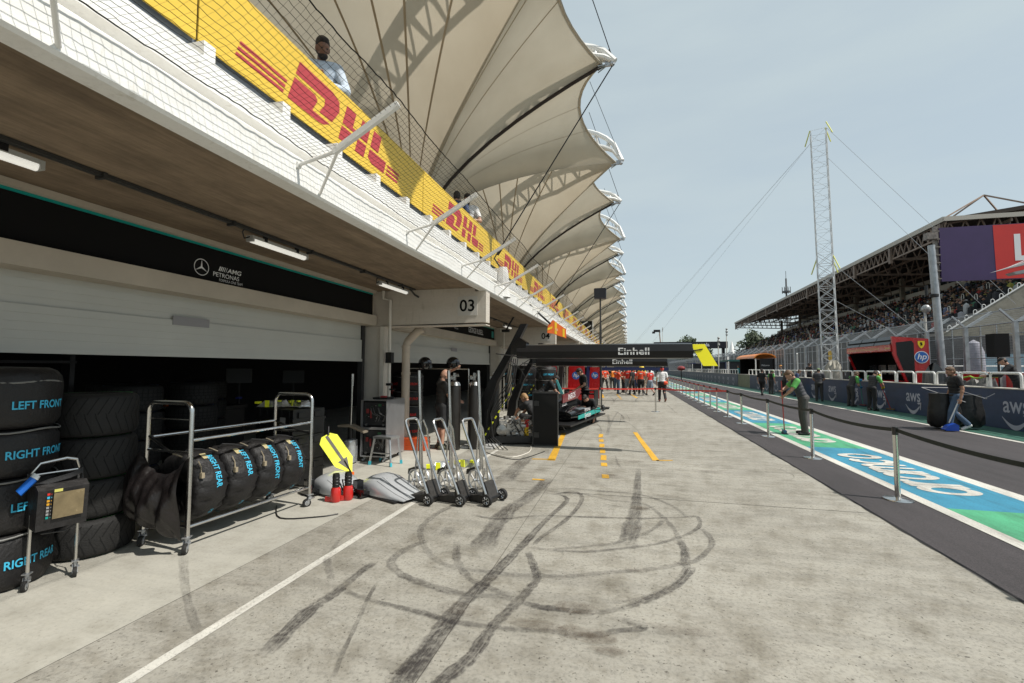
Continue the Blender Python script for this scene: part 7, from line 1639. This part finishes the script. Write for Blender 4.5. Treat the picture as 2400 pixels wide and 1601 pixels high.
# marshals farther along the lane
person('man in black shirt and black trousers walking beside the white lane line', (8.48, 33.3, .002), -35, BLK, BLK, H=1.74, legs='walk', vox=.015)
person('worker in black vest with green sleeves and grey trousers facing the wall', (9.58, 35.4, .002), -60, BLK, DG, H=1.68, lean=8, head=20, sleeve_mat=GRS, hair=HAIRB, cap=CAPG, vox=.015)
person('worker in dark clothes with green sleeves and yellow gloves at the wall', (10.10, 34.4, .002), -80, DG, BLK, H=1.72, lean=14, head=18, sleeve_mat=GRS, gloves=(GLY, (0, 1)), vox=.015, arms=[((-.24, .2, 1.05), (-.1, .4, .95)), ((.24, .2, 1.05), (.1, .4, .95))])
person('worker in dark shirt stooping at the wall beside the one with yellow gloves', (10.30, 33.0, .002), -100, NVY, NVY, H=1.74, lean=18, head=14, hair=HAIRL, vox=.015)
person('worker in grey shirt and camouflage cap standing right behind the sweeping man', (10.0, 28.3, .002), -20, CH, DG, H=1.80, lean=4, head=14, cap=CAPG, arms=[((-.25, .05, 1.14), (-.12, .22, 1.0)), ((.25, .05, 1.14), (.1, .24, 1.02))], vox=.015)
person('man in black with a black cap behind the pit wall rail', (11.6, 34.3, .4), -70, BLK, BLK, H=1.76, cap=CAPB, vox=.015)
person('cameraman in black leaning on the hoop rail at the right edge', (11.55, 17.45, .40), 65, BLK, BLK, H=1.82, lean=22, head=14, arms=[((-.30, .42, 1.12), (-.16, .66, 1.10)), ((.28, .34, 1.10), (.10, .60, 1.18))], cap=CAPB, sleeve='long', vox=.013)
person('person in turquoise overalls standing behind the far rails', (11.5, 54.0, .35), 90, TEALC, TEALC, H=1.72, sleeve='long', hair=HAIRL, vox=.02)
person('worker in yellow and dark clothes seated behind the rails left of the mast', (11.7, 40.5, .35), 70, DG, BLK, H=1.7, cap=M('cap_orange', (.6, .25, .03), .6), vox=.02)
# crew round the dark car
person('mechanic in black team shirt standing over the dark car, looking down', (-1.42, 15.9, .008), 110, BLK, BLK, H=1.80, lean=10, head=32, badge=WPRINT, arms=[((-.26, .10, 1.14), (-.16, .34, 1.0)), ((.26, .04, 1.12), (.20, .26, .98))], hair=HAIRB, vox=.012)
person('mechanic with dark hair bending over the far side of the dark car', (-2.75, 14.8, .008), -75, BLK, BLK, H=1.72, lean=42, head=12, arms=[((-.22, .48, 1.0), (-.12, .72, .84)), ((.22, .48, 1.0), (.12, .72, .84))], hair=HAIRB, vox=.013)
person('fair haired mechanic crouching in shorts behind the engine trolley', (-2.45, 12.15, .008), 70, BLK, BLK, H=1.76, lean=34, head=10, legs='crouch', shorts=True, hair=M('fair_hair', (.34, .20, .09), .7, bump=(60, .6)), arms=[((-.24, .36, .62), (-.10, .54, .42)), ((.24, .36, .60), (.12, .54, .40))], vox=.012, skin=M('tanned_skin', (.36, .19, .12), .55))
person('mechanic in black crouching low at the rear of the dark car', (-1.12, 15.2, .008), 150, BLK, BLK, H=1.74, lean=50, head=10, legs='crouch', vox=.015)
person('bald mechanic in black shirt and shorts with one arm raised by the tyres', (-3.92, 9.35, .008), -50, cloth('cloth_black_brown', (.022, .019, .017)), BLK, H=1.72, lean=2, head=14, shorts=True, hair=None, beard=True, arms=[((-.30, .12, 1.62), (.02, .30, 1.74)), ((.24, .10, 1.14), (.12, .34, 1.05))], vox=.011, skin=M('lighter_skin', (.46, .25, .17), .5), shoes=M('shoe_mix', (.08, .08, .05), .6))  # skin tone a little lighter than the default
# terrace
TF = 4.05
person('man with dark hair and beard in a pale blue shirt leaning on the terrace rail', (-3.70, 4.86, TF), -150, PBL, NVY, H=1.77, lean=14, head=20, turn=20, arms=[((-.30, .20, 1.08), (-.05, .34, 1.06)), ((.30, .20, 1.08), (.06, .36, 1.10))], sleeve='long', beard=True, vox=.010, skin=SKIND)
person('man in a blue shirt on the terrace, left of two', (-3.72, 9.62, TF), 20, NVY, JEAN, H=1.74, lean=4, head=12, vox=.013)
person('man in a white shirt on the terrace, right of two', (-3.62, 10.05, TF), -160, WHT, JEAN, H=1.76, lean=10, head=22, beard=True, vox=.013, arms=[((-.30, .16, 1.08), (-.05, .32, 1.06)), None])
# man in white shirt walking away on the apron
person('man in white shirt and red cap walking away with a red waist bag', (1.72, 25.4, .006), 6, WHT, BLK, H=1.84, legs='walk', cap=None, hair=HAIRB, vox=.012, shoes=M('shoe_red_brown', (.16, .05, .03), .6))
t = [o for o in col.objects if o.get('label', '').startswith('man in white shirt and red cap')][0]
b = MB(); b.ell((0, -.02, 1.70), (.10, .125, .085), 16, 9); b.build('cap', CAPR, t); b = MB(); b.ell((.15, -.08, .98), (.13, .09, .10), 14, 9); b.build('waist_bag', REDO, t)
# group in team red beyond the tape
CR = [  # x, y, facing, shirt, trousers, shorts, cap, legs, label
 (-2.30, 33.6, 60, REDS, JEAN, 0, 1, 'stand', 'person in red shirt and jeans at the far left of the red group, facing right'),
 (-1.98, 33.0, 4, REDO, DG, 0, 0, 'wide', 'person in orange red shirt standing with hands behind the back'),
 (-1.25, 38.5, 20, ORANGE, DG, 0, 0, 'stand', 'person in an orange shirt further back by the blue boom leg'),
 (-.66, 32.4, -80, REDO, JEAN, 0, 0, 'stand', 'person in red shirt and dark jeans pointing forward, first of the red group'),
 (-.34, 34.0, -60, REDO, BLK, 0, 0, 'stand', 'person in red shirt and black trousers, second of the red group'),
 (-.02, 31.9, -10, REDS, JEANL, 1, 1, 'stand', 'person in red shirt, red cap and pale shorts among the red group'),
 (.26, 31.6, 60, BLK, BLK, 0, 1, 'wide', 'person in black with an orange red cap in the middle of the red group'),
 (.48, 35.2, 170, WHT, DG, 0, 0, 'stand', 'person in white half hidden within the red group'),
 (.60, 33.4, 20, REDS, NVY, 1, 0, 'walk', 'person in dark red shirt and navy shorts behind the middle of the group'),
 (.80, 31.0, 5, REDO, BLK, 0, 0, 'walk', 'person in bright orange red shirt walking away in the middle of the group'),
 (1.05, 33.2, -20, TAN, TAN, 1, 1, 'walk', 'person in cream clothes and red cap behind the orange red shirt'),
 (1.36, 31.1, 40, REDS, JEANL, 1, 1, 'walk', 'rightmost of the red group, in dark red shirt, pale shorts and red cap'),
 (1.55, 46.0, 30, WHT, DG, 0, 0, 'stand', 'far person in white shirt beyond the rightmost red cap'),
 (2.05, 48.0, 170, WHT, BLK, 0, 1, 'stand', 'far person in white shirt and red cap left of the walking man'),
 (1.9, 42.0, 10, WHT, JEAN, 0, 1, 'walk', 'person in white with a red cap just past the walking man'),
 (.9, 52.0, 0, REDS, BLK, 0, 0, 'stand', 'far small person in red at the middle of the apron'),
 (-.6, 55.0, 0, WHT, DG, 0, 0, 'stand', 'far small person in white left of the middle'),
 (.2, 58.0, 0, NVY, BLK, 0, 0, 'stand', 'far small person in navy at the middle of the apron')]
for i, (x, y, f, s, tr, so, cp, lg, lab) in enumerate(CR):
    arms = None
    if 'behind the back' in lab: arms = [((-.30, -.10, 1.14), (-.04, -.20, .93)), ((.30, -.10, 1.14), (.04, -.20, .92))]
    if 'pointing' in lab: arms = [((-.22, .2, 1.16), (-.1, .46, 1.2)), ((.22, .2, 1.16), (.1, .46, 1.18))]
    person(lab, (x, y, .006), f, s, tr, H=1.66+.05*((i*7) % 4), shorts=bool(so), cap=CAPR if cp else None, legs=lg, hair=HAIRB if i % 3 else HAIRL, arms=arms, vox=.018 if y < 45 else .024, group='people beyond the red tape', badge=WPRINT if s in (REDS, REDO) else None, shoes=WSHOE if i % 4 == 1 else None)
t = thing('parasol', 'bright yellow folded parasol above the heads of the red group', 'parasol', (1.1, 40, -.42)); b = MB(); b.bar((0, 0, .43), (0, 0, 2.3), .025, 6); b.build('pole', GALV, t); b = MB(); b.lathe([(.05, 2.45), (.18, 2.3), (.34, 1.9), (.30, 1.55), (.12, 1.5)], n=12); b.build('canopy', M('parasol_yellow', (.78, .55, .02), .6, bump=(4, .9)), t)
t = thing('camera_tripod', 'tripod with a camera standing by the blue boom leg', 'tripod', (-1.35, 36.5, .006)); b = MB()
for k in range(3): a = k*2.1+.3; b.bar((0, 0, 1.3), (.45*math.cos(a), .45*math.sin(a), 0), .02, 6)
b.build('leg', BLACK, t); b = MB(); b.box((0, 0, 1.42), (.2, .35, .2)); b.build('camera', BLACK, t, 0)
t = thing('red_car_cover', 'dark red rounded car cover far along the pit wall', 'cover', (7.9, 75, 0)); b = MB(); b.ell((0, 0, 1.75), (.6, 1.2, .38), 14, 9); b.build('cover', M('cover_dark_red', (.20, .02, .02), .5), t); b = MB(); b.bar((0, 0, 0), (0, 0, 1.6), .08, 6); b.build('leg', BLACK, t)

XT = [(-1.75, 36.2, 20, 1, 'person in orange red shirt near the camera tripod, turned away'), (-.9, 36.8, -30, 3, 'person in red shirt in the second row behind the man pointing'), (.12, 36.5, 10, 5, 'person in red with pale shorts in the second row of the red group'), (.42, 38.2, 150, 9, 'person in orange red shirt facing back in the third row'),
 (.95, 36.0, -15, 4, 'person in red shirt and black trousers behind the bright orange red shirt'), (1.25, 38.6, 30, 8, 'person in dark red shirt and navy shorts in the third row at the right'), (-.35, 41, 0, 3, 'person in red shirt far behind the left end of the group'), (.7, 43.5, 15, 12, 'person in white shirt far behind the middle of the group'),
 (1.45, 50.5, 0, 14, 'small far person in white with a red cap near the lane'), (-1.1, 47, 40, 1, 'small far person in orange red near the navy boom'), (1.15, 56, 0, 9, 'small far person in orange red by the lane'), (-.1, 49.5, -20, 6, 'small far person in black between the far reds')]
src = [o for o in col.objects if o.get('group') == 'people beyond the red tape' and o.parent is None]
for x, y, f, i, lab in XT: dup(src[i], (x, y, .006), R_(f), lab)
